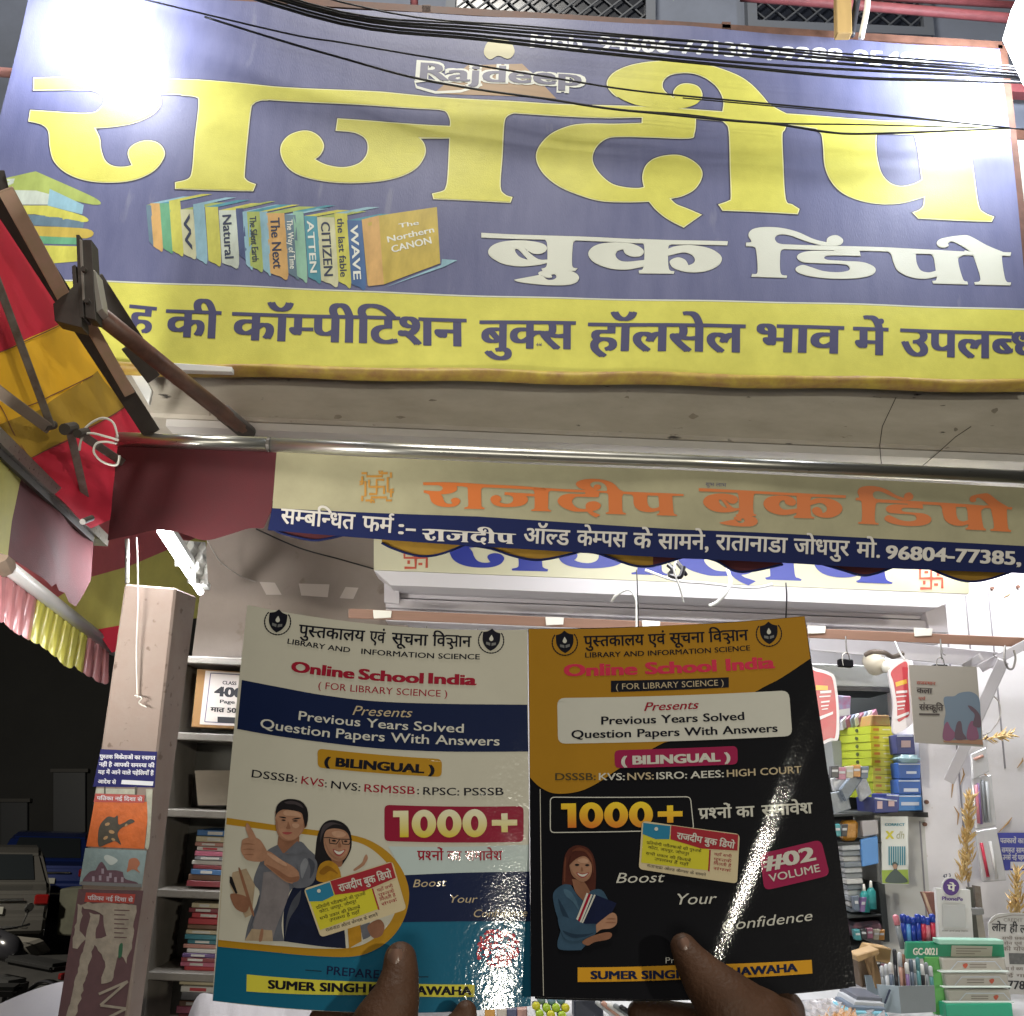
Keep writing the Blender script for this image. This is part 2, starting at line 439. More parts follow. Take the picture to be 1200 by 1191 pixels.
G_DA = zc([(665,375,c1),(663,435,c1),(500,437),(350,430),(240,440),(130,485),(60,560),(48,630),(90,710),(180,785),(300,840),(420,875),(560,882),(705,878,c1),(750,930),(820,985),(905,1030,c1),(1003,962,c1),(920,925),(860,900),(820,862,c1),(900,845),(970,805),(1008,740),(1000,690),(950,645),(880,618),(800,620),(730,640),(685,680),(668,740),(678,800,c1),(640,808),(560,803),(480,780),(410,720),(370,650),(375,590),(410,540),(470,508),(560,505),(700,510),(930,515),(962,490),(970,420),(962,372,c1)], 620, 60, 5)
G_II = zc([(1135,362,c1),(1140,300),(1110,230),(1050,175),(970,142),(890,138),(820,152),(782,185),(775,225),(800,262),(850,292,c1),(848,250),(880,215),(930,206),(985,222),(1008,268),(985,315),(920,342),(840,352),(740,347),(620,325),(530,285),(475,235),(460,190),(495,140),(580,100),(700,78),(850,72),(1000,85),(1120,112),(1230,155),(1300,205),(1360,270),(1400,320),(1450,352),(1500,378,c1),(1500,432),(1490,470),(1475,500),(1480,640),(1497,870),(1540,905),(1578,928,c1),(1570,952,c1),(1135,935,c1),(1115,905,c1),(1170,885),(1185,860),(1180,700),(1172,480),(1150,430),(1115,405,c1)], 620, 60, 5)
G_PA = zc([(80,200,c1),(80,245),(105,270),(115,330),(125,440),(160,520),(220,580),(310,620),(420,640),(540,635),(665,600,c1),(660,650),(640,675),(605,690,c1),(630,715,c1),(1025,730,c1),(1035,710,c1),(990,690),(955,650),(930,500),(908,350),(900,270),(900,215,c1)], 940, 100, 4.615)
G_PAH = zc([(400,258,c1),(395,320),(402,400),(425,480),(470,532),(530,552),(600,540),(650,515,c1),(640,440),(625,330),(608,258,c1)], 940, 100, 4.615)
G_BAR = [(40,92,1),(127,91,1),(230,95,1),(320,102,1),(450,108,1),(560,117,1),(640,122.5,1),(706,125.5,1),(792,130,1),(860,134,1),(920,136,1),(1040,142,1),(1110,145,1),(1183,150,1),
         (1183,159,1),(1135,158.5,1),(1070,157.5,1),(1027,156,1),(960,152,1),(918,147,1),(847,143,1),(812,140,1),(714,139,1),(620,133,1),(505,125.5,1),(320,116.5,1),(187,110,1),(113,106,1),(40,105.5,1)]
RAJ = [('र', G_RA, ()), ('ा', G_AA, ()), ('ज', G_JA, ()), ('द', G_DA, ()), ('ी', G_II, ()), ('प', G_PA, (G_PAH,)), ('bar', G_BAR, ())]
B_BAR = zc([(18,52,c1),(320,66,c1),(700,82,c1),(1168,98,c1),(1165,115,c1),(900,107,c1),(440,88,c1),(18,72,c1)], 560, 260, 4)
B_BO = zc([(330,192,c1),(280,203),(200,208),(120,195),(65,165),(50,138),(70,110),(120,92),(200,87),(270,95),(310,108),(322,128),(300,150),(262,150),(230,132),(212,112,c1),(240,146),(285,178),(330,180,c1)], 560, 260, 4)
B_BH = zc([(172,130),(188,127),(212,150),(234,178),(200,168),(180,150)], 560, 260, 4)
B_BS = zc([(300,70,c1),(318,85),(327,112),(325,205),(300,222,c1),(305,232,c1),(455,232,c1),(465,222,c1),(440,208),(443,112),(452,92),(475,85,c1),(475,72,c1)], 560, 260, 4)
B_U = zc([(173,272,c1),(230,262),(290,252,c1),(286,240),(312,233),(400,230),(450,240),(472,262),(460,285),(420,297),(340,298),(250,290),(190,280)], 560, 260, 4)
B_UH = zc([(296,250),(320,262),(345,262),(343,250),(362,248),(370,262),(355,274),(325,274)], 560, 260, 4)
B_KO = zc([(782,210,c1),(700,225),(620,220),(550,195),(520,160),(530,130),(570,108),(640,100),(720,105),(765,125),(776,145),(758,163),(720,163),(692,150),(683,130,c1),(655,137),(643,160),(662,183),(700,190),(782,182,c1)], 560, 260, 4)
B_KS = zc([(760,82,c1),(775,100),(782,125),(778,215),(755,232,c1),(758,243,c1),(915,247,c1),(918,238,c1),(892,222),(890,125),(905,108),(925,102,c1),(925,90,c1)], 560, 260, 4)
B_KR = zc([(888,132,c1),(930,118),(1000,115),(1080,130),(1130,160),(1138,190),(1110,220),(1050,240),(980,240),(920,222),(900,195),(910,180),(940,172),(970,185),(985,212,c1),(1010,200),(1017,180),(1000,158),(960,147),(888,162,c1)], 560, 260, 4)
D_I = zc([(50,127,c1),(72,122),(60,95),(75,72),(120,62),(190,63),(260,78),(330,108),(385,122,c1),(388,105),(405,94),(428,93),(450,110),(440,130),(400,136),(360,132),(300,116),(230,92),(185,90),(167,105),(178,125),(205,132,c1),(205,150,c1),(190,165),(190,250),(217,262,c1),(215,270,c1),(72,267,c1),(75,257,c1),(97,248),(92,160),(80,142),(50,140,c1)], 860, 250, 3.529)
D_BAR = zc([(190,131,c1),(420,137,c1),(640,143,c1),(850,150,c1),(960,155,c1),(1148,160,c1),(1145,173,c1),(960,168,c1),(600,157,c1),(190,149,c1)], 860, 250, 3.529)
D_DA = zc([(515,145,c1),(522,178,c1),(400,175),(372,183),(385,195),(450,200),(530,205),(575,222),(583,242),(560,260),(500,272),(400,273),(310,262),(262,245),(258,228),(285,217),(320,227),(370,243),(430,248),(475,240),(475,222),(450,212),(350,208),(285,203),(262,185),(275,168),(320,158),(415,158,c1),(415,145,c1)], 860, 250, 3.529)
D_PA = zc([(620,148,c1),(650,168),(660,200),(680,238),(730,262),(790,268),(845,258,c1),(840,275),(825,278,c1),(828,287,c1),(970,290,c1),(968,280,c1),(950,268),(930,190),(945,172),(965,165,c1),(965,155,c1)], 860, 250, 3.529)
D_PAH = zc([(752,165,c1),(820,165,c1),(832,185),(840,235,c1),(808,243),(775,235),(757,205)], 860, 250, 3.529)
D_O = zc([(960,150,c1),(960,165),(990,168),(1003,190),(1025,270),(1000,283,c1),(1002,291,c1),(1145,295,c1),(1148,285,c1),(1125,272),(1110,180),(1120,170,c1),(1120,160,c1),(1050,130),(985,94),(950,88),(870,100),(845,115),(850,133),(872,138),(890,130),(888,120),(905,112),(940,126),(985,155,c1)], 860, 250, 3.529)
BUK = [('ब', B_BO, (B_BH,)), ('ब', B_BS, ()), ('ु', B_U, (B_UH,)), ('क', B_KO, ()), ('क', B_KS, ()), ('क', B_KR, ()), ('bar', B_BAR, ())]
DEPO = [('ि', D_I, ()), ('ड', D_DA, ()), ('प', D_PA, (D_PAH,)), ('ो', D_O, ()), ('bar', D_BAR, ())]
# flat copies of the outlines (banner metres), so the same lettering can be set on the other signs
_fp = front(YS)
def flat(word):
    o = []
    for n, out, holes in word:
        o.append((n, [tuple(_fp.uv(p[0], p[1])) for p in smooth(out)], [[tuple(_fp.uv(p[0], p[1])) for p in smooth(h)] for h in holes]))
    return o
FR, FB, FD = flat(RAJ), flat(BUK), flat(DEPO)
def set_word(surf, words, box_, mat, parent, layer=2, one=False, slope=0, rise=0):
    """fit the flat outlines into a box on the surface given by pixels of TL, TR, BL (photo)"""
    xs = [p[0] for w_ in words for _, o, h in w_ for p in o]; ys = [p[1] for w_ in words for _, o, h in w_ for p in o]
    a, b, c = (surf.uv(*q) for q in box_); x0, x1, y0, y1 = min(xs), max(xs), min(ys), max(ys)
    f = lambda p: tuple(a+(b-a)*((p[0]-x0)/(x1-x0))+(c-a)*((y1-p[1])/(y1-y0)))
    gs = []
    for w_ in words:
        for k, (n, o, hs) in enumerate(w_):
            g = poly_uv(surf, [[f(p) for p in o]]+[[f(p) for p in h] for h in hs], layer+.15*(k % 4))
            if one: gs.append(g)
            else: obj('letter' if n != 'bar' else 'headline_bar', g, mat, parent)
    if one: obj('lettering', join(*gs), mat, parent)
# ================================================================== big banner over the shop
def hump(u, v): return .006*math.sin(u*3.1+v*1.3)+.004*math.sin(v*7+u*1.7)+.0025*math.sin(u*11-v*5)
BS = front(YS, bulge=hump, grid=.07); BS.eps = .0005
m_navy = M('banner_navy', (.155,.165,.285), rough=.42, var=.22, vs_=9, bump=.4, bs=200, spec=.4, stretch=(1.6,1,.35), col2=(.12,.13,.24), spots=((.19,.20,.30), 7, .66))
m_yel = M('banner_yellow', (.68,.655,.13), rough=.42, var=.16, vs_=9, bump=.35, bs=260, spec=.4)
m_edge = M('banner_letter_outline', (.06,.055,.10), rough=.45)
m_pale = M('banner_letter_rim', (.80,.80,.45), rough=.45)
m_wht = M('banner_white', (.66,.68,.60), rough=.42, var=.06, bump=.3, bs=260)
m_dkl = M('banner_dark_lettering', (.07,.07,.15), rough=.45)
sign = thing('shop_banner', 'large blue and yellow shop banner with yellow Hindi headline and printed books', 'banner', tuple(at(600, 440, YS)))
TL, TR, BR, BL = (36,-14), (1172,57), (1215,452), (-70,424)
sheet = obj('banner_sheet', poly_uv(BS, [px_uv(BS, [TL, (380,9), (800,31), TR, (1184,150), BR, (700,445), (200,431), BL])], 0), m_navy, sign, smooth=True)
strip = obj('yellow_strip', poly_uv(BS, [px_uv(BS, [(-60,326),(125,330.5),(480,345),(800,354.5),(1215,363),(1215,450),(700,443),(200,429),(-70,422)])], 1), m_yel, sign)
obj('white_rule', poly_uv(BS, [px_uv(BS, line_px([(-60,325),(125,329.5),(480,344),(800,353.5),(1215,362)], 1.6))], 2), m_wht, strip)
# folded hem under the banner, rolled slightly forward
hem = []
for t in range(41):
    x = -70+t*1290/40; y = 426+25*t/40+1.2*math.sin(t*.9)
    p = at(x, y, YS); hem.append(p)
HV, HF = [], []
for i, p in enumerate(hem):
    k = .004*math.sin(i*1.3)
    for dy, dz in ((-.004, .018), (-.02-k, .006), (-.022, -.006+k), (-.008, -.018), (.03, -.020)):
        HV.append(tuple(p+Vector((0, dy, dz))))
for i in range(len(hem)-1):
    for k in range(4): HF.append((i*5+k, i*5+k+1, i*5+k+6, i*5+k+5))
obj('hem', (HV, HF), M('banner_hem', (.50,.38,.05), rough=.5, var=.35, vs_=14, col2=(.28,.14,.05), bump=.3, bs=40), sign, smooth=True)
# timber frame behind, with real thickness
def P_(x, y): return at(x, y, YS+.06)
for a, b in ((BL, BR), (TL, TR), ((52,-12), (-52,422)), (TR, BR), ((500,10), (500,440)), ((850,30), (860,446))):
    p, q = P_(*a), P_(*b); obj('frame_bar', bar(p, q, .035, .04, (0, 1, 0)), M('rust_steel', (.16,.075,.05), rough=.6, var=.5, vs_=14, bump=.3), sign)
# headline: dark outline, pale rim, yellow letter
def offset_poly(pts, d):
    n = len(pts); out = []; A = sum(pts[i][0]*pts[(i+1) % n][1]-pts[(i+1) % n][0]*pts[i][1] for i in range(n)); sg = 1 if A > 0 else -1
    for i in range(n):
        a, p, b = Vector(pts[i-1][:2]), Vector(pts[i][:2]), Vector(pts[(i+1) % n][:2])
        e1 = (p-a); e2 = (b-p)
        if e1.length < 1e-9 or e2.length < 1e-9: out.append(tuple(p)); continue
        n1 = Vector((e1.y, -e1.x)).normalized(); n2 = Vector((e2.y, -e2.x)).normalized()
        m = (n1+n2); m = m.normalized() if m.length > 1e-6 else n1
        k = min(1.6, 1/max(.3, m.dot(n1))); out.append(tuple(p+m*d*sg*k))
    return out
def headline(words, fill, rim, edge, d1, d2):
    gs, gd = [], []
    for k, (n, o, hs) in enumerate(words):
        gd.append(poly_uv(BS, [offset_poly(o, d2)]+[offset_poly(h, -d2) for h in hs], 1.5+.08*k))
        gs.append(poly_uv(BS, [offset_poly(o, d1)]+[offset_poly(h, -d1) for h in hs], 3+.08*k))
        obj('letter' if n != 'bar' else 'headline_bar', poly_uv(BS, [o]+hs, 4.5+.12*(k % 4)), fill, sign)
    obj('letter_shadow_line', join(*gd), edge, sign); obj('letter_rim', join(*gs), rim, sign)
headline(FR, m_yel, m_pale, m_edge, .004, .008)
m_w2 = M('banner_white_rim', (.75,.77,.70), rough=.45)
headline(FB, m_wht, m_w2, m_edge, .0015, .003)
headline(FD, m_wht, m_w2, m_edge, .0015, .003)
# yellow strip slogan
for s, x0, y0, x1, y1 in (('ह', 150, 389, 179, 392), ('की', 195, 395, 257, 398), ('कॉम्पीटिशन', 273, 399, 545, 405), ('बुक्स', 563, 407, 673, 408.5),
                          ('हॉलसेल', 690, 410, 871, 414), ('भाव', 887, 413, 985, 416.5), ('में', 1000, 417, 1038, 417.5), ('उपलब्ध', 1055, 418, 1222, 422)):
    text(BS, s, (x0, y0), (x1, y1), 32, m_dkl, strip, layer=3, bold=(.036,.006))
m_num = M('banner_number_white', (.8,.82,.86), rough=.4)
text(BS, 'Mob. 94606-77138', (622, 57), (880, 68), 17, m_num, sign, layer=2, bold=.03)
text(BS, '99289-95484', (896, 70), (1092, 77), 17, m_num, sign, layer=2, bold=.03)
# logo: seated orange emblem behind the latin name
m_em = M('emblem_tan', (.40,.27,.16), rough=.5); m_em2 = M('emblem_cream', (.62,.58,.36), rough=.5)
pr(BS, 'emblem_skirt', [(548,76,1),(612,76,1),(652,116,1),(508,108,1)], m_em, sign, 2)
pr(BS, 'emblem_head', [(567,62),(572,49),(585,45),(598,50),(603,62),(596,70),(584,66),(574,70)], m_em2, sign, 3)
pr(BS, 'swoosh', line_px([(565,99),(540,106),(510,107),(488,101),(486,95),(500,93),(520,96),(545,101)], 3), m_w2, sign, 3.4, sm=False)
obj('latin_lettering_rim', text_geo(BS, 'Rajdeep', (491, 92), (682, 103), 21, 4, bold=.075), m_w2, sign)
obj('latin_lettering', text_geo(BS, 'Rajdeep', (493, 92), (680, 102), 19, 6.2, bold=.025), M('banner_grey_ink', (.17,.17,.24), rough=.45), sign)
# printed books on the banner
def pm(name, c): return M('ink_'+name, tuple(x*.9+.05 for x in c), rough=.45, var=.35, vs_=16, stretch=(1,1,.4))
pk = {'lime': (.42,.52,.10), 'mint': (.30,.58,.42), 'teal': (.05,.32,.42), 'sky': (.30,.55,.66), 'cream': (.68,.68,.42), 'orange': (.72,.42,.12), 'gold': (.62,.46,.05), 'yell': (.68,.66,.08),
      'navy': (.03,.06,.20), 'green': (.12,.42,.22), 'pale': (.62,.70,.60), 'slate': (.12,.22,.30), 'blue': (.03,.13,.36)}
# left stack (half hidden by the steel frame)
for nm, c, pts in (('cover', 'lime', [(0,210,1),(42,201,1),(111,232),(109,240),(42,223,1),(0,222,1)]), ('page_edge', 'pale', [(0,211,1),(40,203,1),(37,221,1),(0,222,1)]),
                   ('cover', 'sky', [(58,221,1),(98,240,1),(96,251,1),(55,240,1)]), ('page_edge', 'pale', [(5,222,1),(60,221,1),(56,239,1),(10,239,1)]),
                   ('cover', 'yell', [(20,240,1),(55,240,1),(98,253),(97,260),(40,250,1),(20,250,1)]), ('cover', 'slate', [(22,250,1),(60,252,1),(98,260,1),(97,267,1),(30,262,1)]),
                   ('cover', 'gold', [(30,263,1),(102,268),(101,279),(40,275,1)]), ('cover', 'green', [(40,275,1),(90,278,1),(90,286,1),(45,284,1)]), ('cover', 'yell', [(45,286,1),(90,288,1),(90,306,1),(55,308,1)])):
    pr(BS, 'printed_book_'+nm, pts, pm(c, pk[c]), sign, 1.6+.3*random.random())
# row of upright books: x-left,x-right at top, y-top, y-bottom, colour, title
row = [(172,178,242,285,'slate',''),(177,188,240,291,'orange',''),(188,200,240,293,'green',''),(199,212,237,296,'yell',''),(212,227,247,300,'cream','W'),(227,240,241,305,'sky',''),
       (241,256,244,308,'yell',''),(257,277,248,311,'pale','Natural'),(277,286,246,302,'navy',''),(285,293,250,313,'sky',''),(290,305,250,315,'lime','The Silent Earth'),(305,314,250,319,'sky',''),
       (313,334,252,323,'orange','The Next'),(334,347,254,323,'slate','The Way of Time'),(344,356,250,326,'mint',''),(357,372,255,327,'teal','ATTEN'),(372,392,256,331,'cream','CITIZEN'),(392,407,251,332,'yell','the last fable'),(407,424,259,335,'blue','WAVE')]
for k, (a, b, t_, u_, c, tt) in enumerate(row):
    lean = 3+.1*k
    pr(BS, 'printed_book_top', [(a,t_,1),(b,t_,1),(b+38,t_-8,1),(a+38,t_-8,1)], pm(['lime','sky','teal','yell'][k % 4], pk[['lime','sky','teal','yell'][k % 4]]), sign, 1.5+.06*k)
    pr(BS, 'printed_book_spine', [(a,t_,1),(b,t_,1),(b+lean,u_),((a+b)/2+lean,u_+1.5),(a+lean,u_-2,1)], pm(c, pk[c]), sign, 2.8+.06*k)
    if tt:
        cx = (a+b)/2-(b-a)*.28; h_ = (b-a)*.52
        text(BS, tt, (cx, t_+6), (cx+lean*.8, u_-7), h_, M('ink_dark', (.03,.04,.08), rough=.5) if c not in ('blue', 'teal', 'slate') else m_w2, sign, layer=4.4, bold=.02)
pr(BS, 'printed_book_cover', [(424,258,1),(445,253,1),(512,243,1),(516,309,1),(450,334,1),(431,335,1)], pm('gold', (.60,.42,.06)), sign, 4.1)
pr(BS, 'printed_book_spine', [(424,258,1),(444,253,1),(450,334,1),(432,336,1)], pm('orange', (.66,.40,.14)), sign, 4.5)
pr(BS, 'printed_book_base', [(452,337,1),(517,311,1),(518,304,1),(536,305,1),(520,313,1),(455,336,1)], pm('sky', (.1,.4,.55)), sign, 3.9)
for s, a, b, h in (('The', (468,268), (491,264), 5), ('Northern', (455,285), (509,273), 7), ('CANON', (460,297), (506,286), 8)): text(BS, s, a, b, h, m_w2, sign, layer=5, bold=.02)

# ================================================================== upper facade behind the banner
m_up = M('upper_wall', (.16,.18,.23), rough=.8, var=.25, vs_=3, bump=.3, bs=30)
m_red = M('red_paint', (.36,.10,.11), rough=.55, var=.4, vs_=10, bump=.2)
UY = 4.3
tag(obj('upper_wall', box(-6, 6, UY, UY+.2, 3.6, 9), m_up), kind='structure')
def win(x0, y0, x1, y1, lab):
    a = at(x0, (y0+y1)/2, UY-.03); b = at(x1, (y0+y1)/2, UY-.03); zt = at((x0+x1)/2, y0, UY-.03).z; zb = at((x0+x1)/2, y1, UY-.03).z
    t = thing('window', lab, 'window', (a.x, UY-.03, zb))
    obj('pane', box(a.x, b.x, UY-.03, UY-.015, zb, zt), M('dark_glass', (.012,.014,.02), rough=.25), t)
    for q in (box(a.x-.05, b.x+.05, UY-.07, UY-.001, zt, zt+.05), box(a.x-.05, b.x+.05, UY-.07, UY-.001, zb-.05, zb), box(a.x-.05, a.x, UY-.07, UY-.001, zb, zt), box(b.x, b.x+.05, UY-.07, UY-.001, zb, zt)):
        obj('frame_bar', q, M('window_frame', (.10,.11,.13), rough=.6), t)
    gs = []; wdt = b.x-a.x; hgt = zt-zb; s = .11; k = -hgt
    while k < wdt:
        for sg in (1, -1):
            xs = a.x+k if sg == 1 else b.x-k
            pts = [(xs, 0), (xs+sg*hgt, hgt)]
            p, q = pts
            def clip(p, q):
                (x1_, z1), (x2_, z2) = p, q
                lo, hi = a.x, b.x; t0, t1 = 0, 1; dx = x2_-x1_
                for bound, s_ in ((lo, 1), (hi, -1)):
                    tt = (bound-x1_)/dx
                    if (dx*s_) > 0: t0 = max(t0, tt)
                    else: t1 = min(t1, tt)
                return (t0, t1) if t0 < t1 else None
            c = clip(p, q)
            if c: gs.append(bar((xs+sg*hgt*c[0], UY-.045-.006*sg, zb+hgt*c[0]), (xs+sg*hgt*c[1], UY-.045-.006*sg, zb+hgt*c[1]), .008, .008, (0, 1, 0)))
        k += s
    obj('grille', join(*gs), M('grille_iron', (.06,.065,.075), rough=.6), t)
win(536, -60, 756, 24, 'dark grilled upstairs window above the middle of the banner')
win(884, -60, 1075, 34, 'dark grilled upstairs window beside the yellow strut above the banner')
def rod(name, lab, cat, pts, r, mat, group=None, seg=8, n=6, sm=True):
    o = obj(name, tube(cr(pts, n) if len(pts) > 2 else pts, r, seg), mat, smooth=sm); tag(o, lab, cat, group); return o
YU = 3.9
rod('rail', 'faded red steel rail running along the wall above the banner, left half', 'rail', [at(370,6,YU), at(545,20,YU), at(800,32,YU)], .016, m_red)
rod('rail', 'faded red steel rail crossing behind the yellow strut at the top', 'rail', [at(868,-4,3.6), at(1000,6,3.6), at(1210,24,3.6)], .022, m_red)
rod('rail', 'second faded red rail just above the one behind the yellow strut', 'rail', [at(950,-8,3.7), at(1220,8,3.7)], .016, m_red)
rod('rail', 'pinkish rail crossing the upper left corner below the dark wall', 'rail', [at(-30,83,3.5), at(36,87,3.5)], .02, M('pink_paint', (.45,.22,.2), rough=.6))
rod('rail', 'short red post between grey panels above the banner', 'rail', [at(484,-20,4.1), at(486,12,4.1)], .02, m_red)
tag(obj('wooden_strut', qbox([(980,-30),(997,-30),(999,39),(981,39)], 3.2, .04, .003), M('yellow_wood', (.50,.33,.12), rough=.6, var=.35, vs_=8, stretch=(1,1,.15))), 'yellowish wooden strut standing on the top edge of the banner', 'strut')
rod('cable', 'thick white cable dropping to the banner beside the wooden strut', 'cable', [at(1018,-20,3.22), at(1016,10,3.22), at(1009,45,3.24)], .012, M('white_cable', (.7,.7,.66), rough=.4))
rod('cable', 'dark grey cable right behind the thick white cable', 'cable', [at(1008,-20,3.27), at(1002,15,3.27), at(998,42,3.28)], .014, M('dark_cable', (.03,.03,.035), rough=.5))
tag(obj('wall_panel', qbox([(1184,106),(1230,110),(1230,152),(1188,150)], 3.7, .05), m_up), 'dark grey panel right of the banner under the lamp', 'panel')
tag(obj('frame_bar', qbox([(1180,96),(1230,100),(1230,110),(1182,107)], 3.6, .05), m_red), 'pinkish bar above the grey panel right of the banner', 'bar')
tag(obj('frame_bar', qbox([(1186,150),(1230,154),(1230,165),(1190,163)], 3.6, .05), M('rust_steel', (.16,.075,.05))), 'rusty bar below the grey panel right of the banner', 'bar')
tag(obj('plastic_sheet', qbox([(1186,163),(1230,165),(1230,262),(1197,258)], 3.55, .03, .004), M('plaster_pale', (.55,.56,.50), rough=.6, var=.3, vs_=20)), 'pale weathered board beside the right edge of the banner', 'board')
# black cables sagging across the banner
m_cab = M('black_cable', (.012,.012,.015), rough=.35)
cabs = [
 ('thin cable crossing the headline from the top left glare to the last letter', [(-20,-60),(380,0),(400,50),(500,67),(640,90),(740,106),(860,118),(1000,131),(1183,150)][2:], .0035, .12, [(130,-10),(330,38)]),
 ('thin cable sagging through the letters of the headline bar', [(400,68),(480,90),(560,105),(640,116),(710,127),(780,134),(850,141),(912,146),(970,155),(1010,157),(1100,154),(1183,150)], .0045, .10, [(240,20),(330,48)]),
 ('thin cable lying just above the headline bar towards the right', [(640,116),(720,128),(800,134),(860,141),(920,145),(1000,146),(1080,148),(1183,151)], .003, .08, []),
 ('fine cable above the headline ending at the right edge of the banner', [(800,115),(900,124),(1000,133),(1100,142),(1200,152)], .0025, .09, []),
 ('thick black cable, lowest of the bundle along the banner top', [(60,-68),(200,-32),(400,28),(560,46),(700,62),(850,77),(1000,91),(1100,94),(1215,97)], .006, .16, []),
 ('black cable second from below in the bundle along the banner top', [(60,-72),(200,-36),(400,24),(560,42),(700,57),(850,72),(1000,82),(1215,92)], .005, .17, []),
 ('glossy black cable in the middle of the bundle along the banner top', [(60,-76),(200,-40),(400,20),(560,37),(700,50),(850,63),(1000,76),(1215,90)], .005, .18, []),
 ('black cable crossing the phone numbers at the banner top', [(60,-80),(200,-44),(400,17),(560,33),(700,45),(850,58),(1000,71),(1215,87)], .005, .19, []),
 ('upper black cable of the bundle over the phone numbers', [(60,-84),(200,-48),(400,14),(560,29),(700,41),(850,52),(1000,68),(1215,83)], .004, .2, []),
 ('topmost thin black cable of the bundle along the banner top', [(60,-88),(200,-52),(450,14),(620,31),(800,47),(1000,64),(1215,80)], .0035, .21, []),
]
for lab, pts, r, dy, pre in cabs:
    P3 = [at(x, y, YS-dy) for x, y in pre+pts]
    rod('cable', lab, 'cable', P3, r, m_cab, 'black cables crossing the banner', seg=6, n=5)
# ================================================================== concrete beam, soffit, walls, ground
m_conc = M('concrete', (.54,.50,.43), rough=.85, var=.35, vs_=5, bump=.5, bs=25, stretch=(.5,1,1.6), col2=(.38,.34,.28), spots=((.05,.045,.04), 22, .68))
m_sof = M('soffit_paint', (.66,.63,.60), rough=.8, var=.22, vs_=6, bump=.4, bs=30, stretch=(.4,1.5,1))
m_wall = M('grey_lilac_wall', (.33,.28,.25), rough=.8, var=.18, vs_=4, bump=.35, bs=40, spots=((.22,.18,.15), 9, .66))
m_lil = M('white_wall', (.72,.70,.72), rough=.55, var=.10, vs_=5, bump=.2, bs=30, spots=((.36,.24,.12), 16, .72))
YB = 3.42
zt = at(640, 425, YB).z; zb = at(640, 507, YB).z
beam = tag(obj('concrete_beam', bev(([(-1.55, YB, zb), (2.6, YB, zb), (2.6, YB+.5, zb), (-1.55, YB+.5, zb), (-1.55, YB, zt+.1), (2.6, YB, zt+.1), (2.6, YB+.5, zt+.1), (-1.55, YB+.5, zt+.1)], BOXF), .012), m_conc), kind='structure')
beam['label'] = 'stained concrete beam between the banner and the awning pipe'
tag(obj('beam_soffit', box(-1.3, 2.6, YB+.02, YB+1.3, zb-.03, zb-.002), m_sof), kind='structure')
m_stain = M('beam_stain', (.36,.32,.26), rough=.9, var=.5, vs_=12)
rnd3 = random.Random(5)
BP = front(YB-.001); BP.eps = .0004
for k_ in range(8):
    x_ = rnd3.uniform(190, 1190); y_ = 432+.02*x_+rnd3.uniform(4, 52); w_ = rnd3.uniform(1.5, 7); h_ = rnd3.uniform(1, 4)
    o_ = [(x_+w_*math.cos(a_)*rnd3.uniform(.5,1.2), y_+h_*math.sin(a_)*rnd3.uniform(.5,1.2)) for a_ in [i_*.9 for i_ in range(7)]]
    obj('plaster_chip', poly_uv(BP, [px_uv(BP, smooth(o_, 3))], 1), m_stain, beam)
# cracks in the beam
m_crk = M('crack_dark', (.03,.025,.02), rough=.9)
for lab, pts in (('dark forked crack in the right half of the concrete beam', [(1050,466),(1041,485),(1034,500),(1031,522),(1033,546)]), ('thin diagonal crack at the right end of the concrete beam', [(1138,500),(1120,512),(1100,530),(1080,547)])):
    tag(obj('wire', tube([at(x, y, YB-.001) for x, y in pts], .0014, 5), m_crk), lab.replace('crack', 'wire'), 'wire')  # beam cracks, built as thin dark tubes
# front of the shop floor: raised plinth and street ground
m_gnd = M('asphalt', (.045,.043,.04), rough=.85, var=.4, vs_=3, bump=.6, bs=40)
tag(obj('ground', ([(-40,-12,0),(40,-12,0),(40,60,0),(-40,60,0)], [(0,1,2,3)]), m_gnd), kind='structure')
tag(obj('shop_floor', box(-1.0, 3, 3.2, 7, .001, .35), M('floor_stone', (.3,.28,.26), rough=.5, var=.2)), kind='structure')
# ceiling and the room of the shop
tag(obj('shop_ceiling', box(-1.25, 3.0, YB+1.3, 6.2, zb-.03, zb+.1), m_lil), kind='structure')
tag(obj('back_wall', box(-.6, 3.0, 5.6, 5.7, .35, zb-.03), m_lil), kind='structure')
# grey inner wall left of the opening, behind the shelf
YW = 3.95
xw0 = at(232, 760, YW).x; xw1 = at(452, 690, YW).x
tag(obj('inner_wall', box(xw0-.02, xw1+.1, YW, YW+.25, .35, zb-.03), m_wall), kind='structure')
# right hand wall of the shop (white marble cladding)
YR = 4.05
xr0 = at(1083, 960, YR).x
tag(obj('right_wall', box(xr0, 3.4, YR, YR+.3, .35, zb-.03), m_lil), kind='structure')
for px0, px1, y0, y1 in ((1107,1108.5,700,1100), (1158,1159,690,900), (1131,1132,690,775), (1062,1066,765,782)):
    p, q = at(px0, y0, YR-.002), at(px1, y1, YR-.002)
    obj('joint', bar((p.x, YR, q.z), (p.x, YR, p.z), .006, .006, (0, 1, 0)), M('joint_grey', (.25,.24,.26), rough=.8), bpy.data.objects['right_wall'])
for px, py in ((1085,940),(1083,966),(1155,865),(1162,690),(1192,688)):
    p = at(px, py, YR); obj('screw', tube([p, p-Vector((0, .012, 0))], .008, 8), M('rust_steel', (.16,.075,.05)), bpy.data.objects['right_wall'])
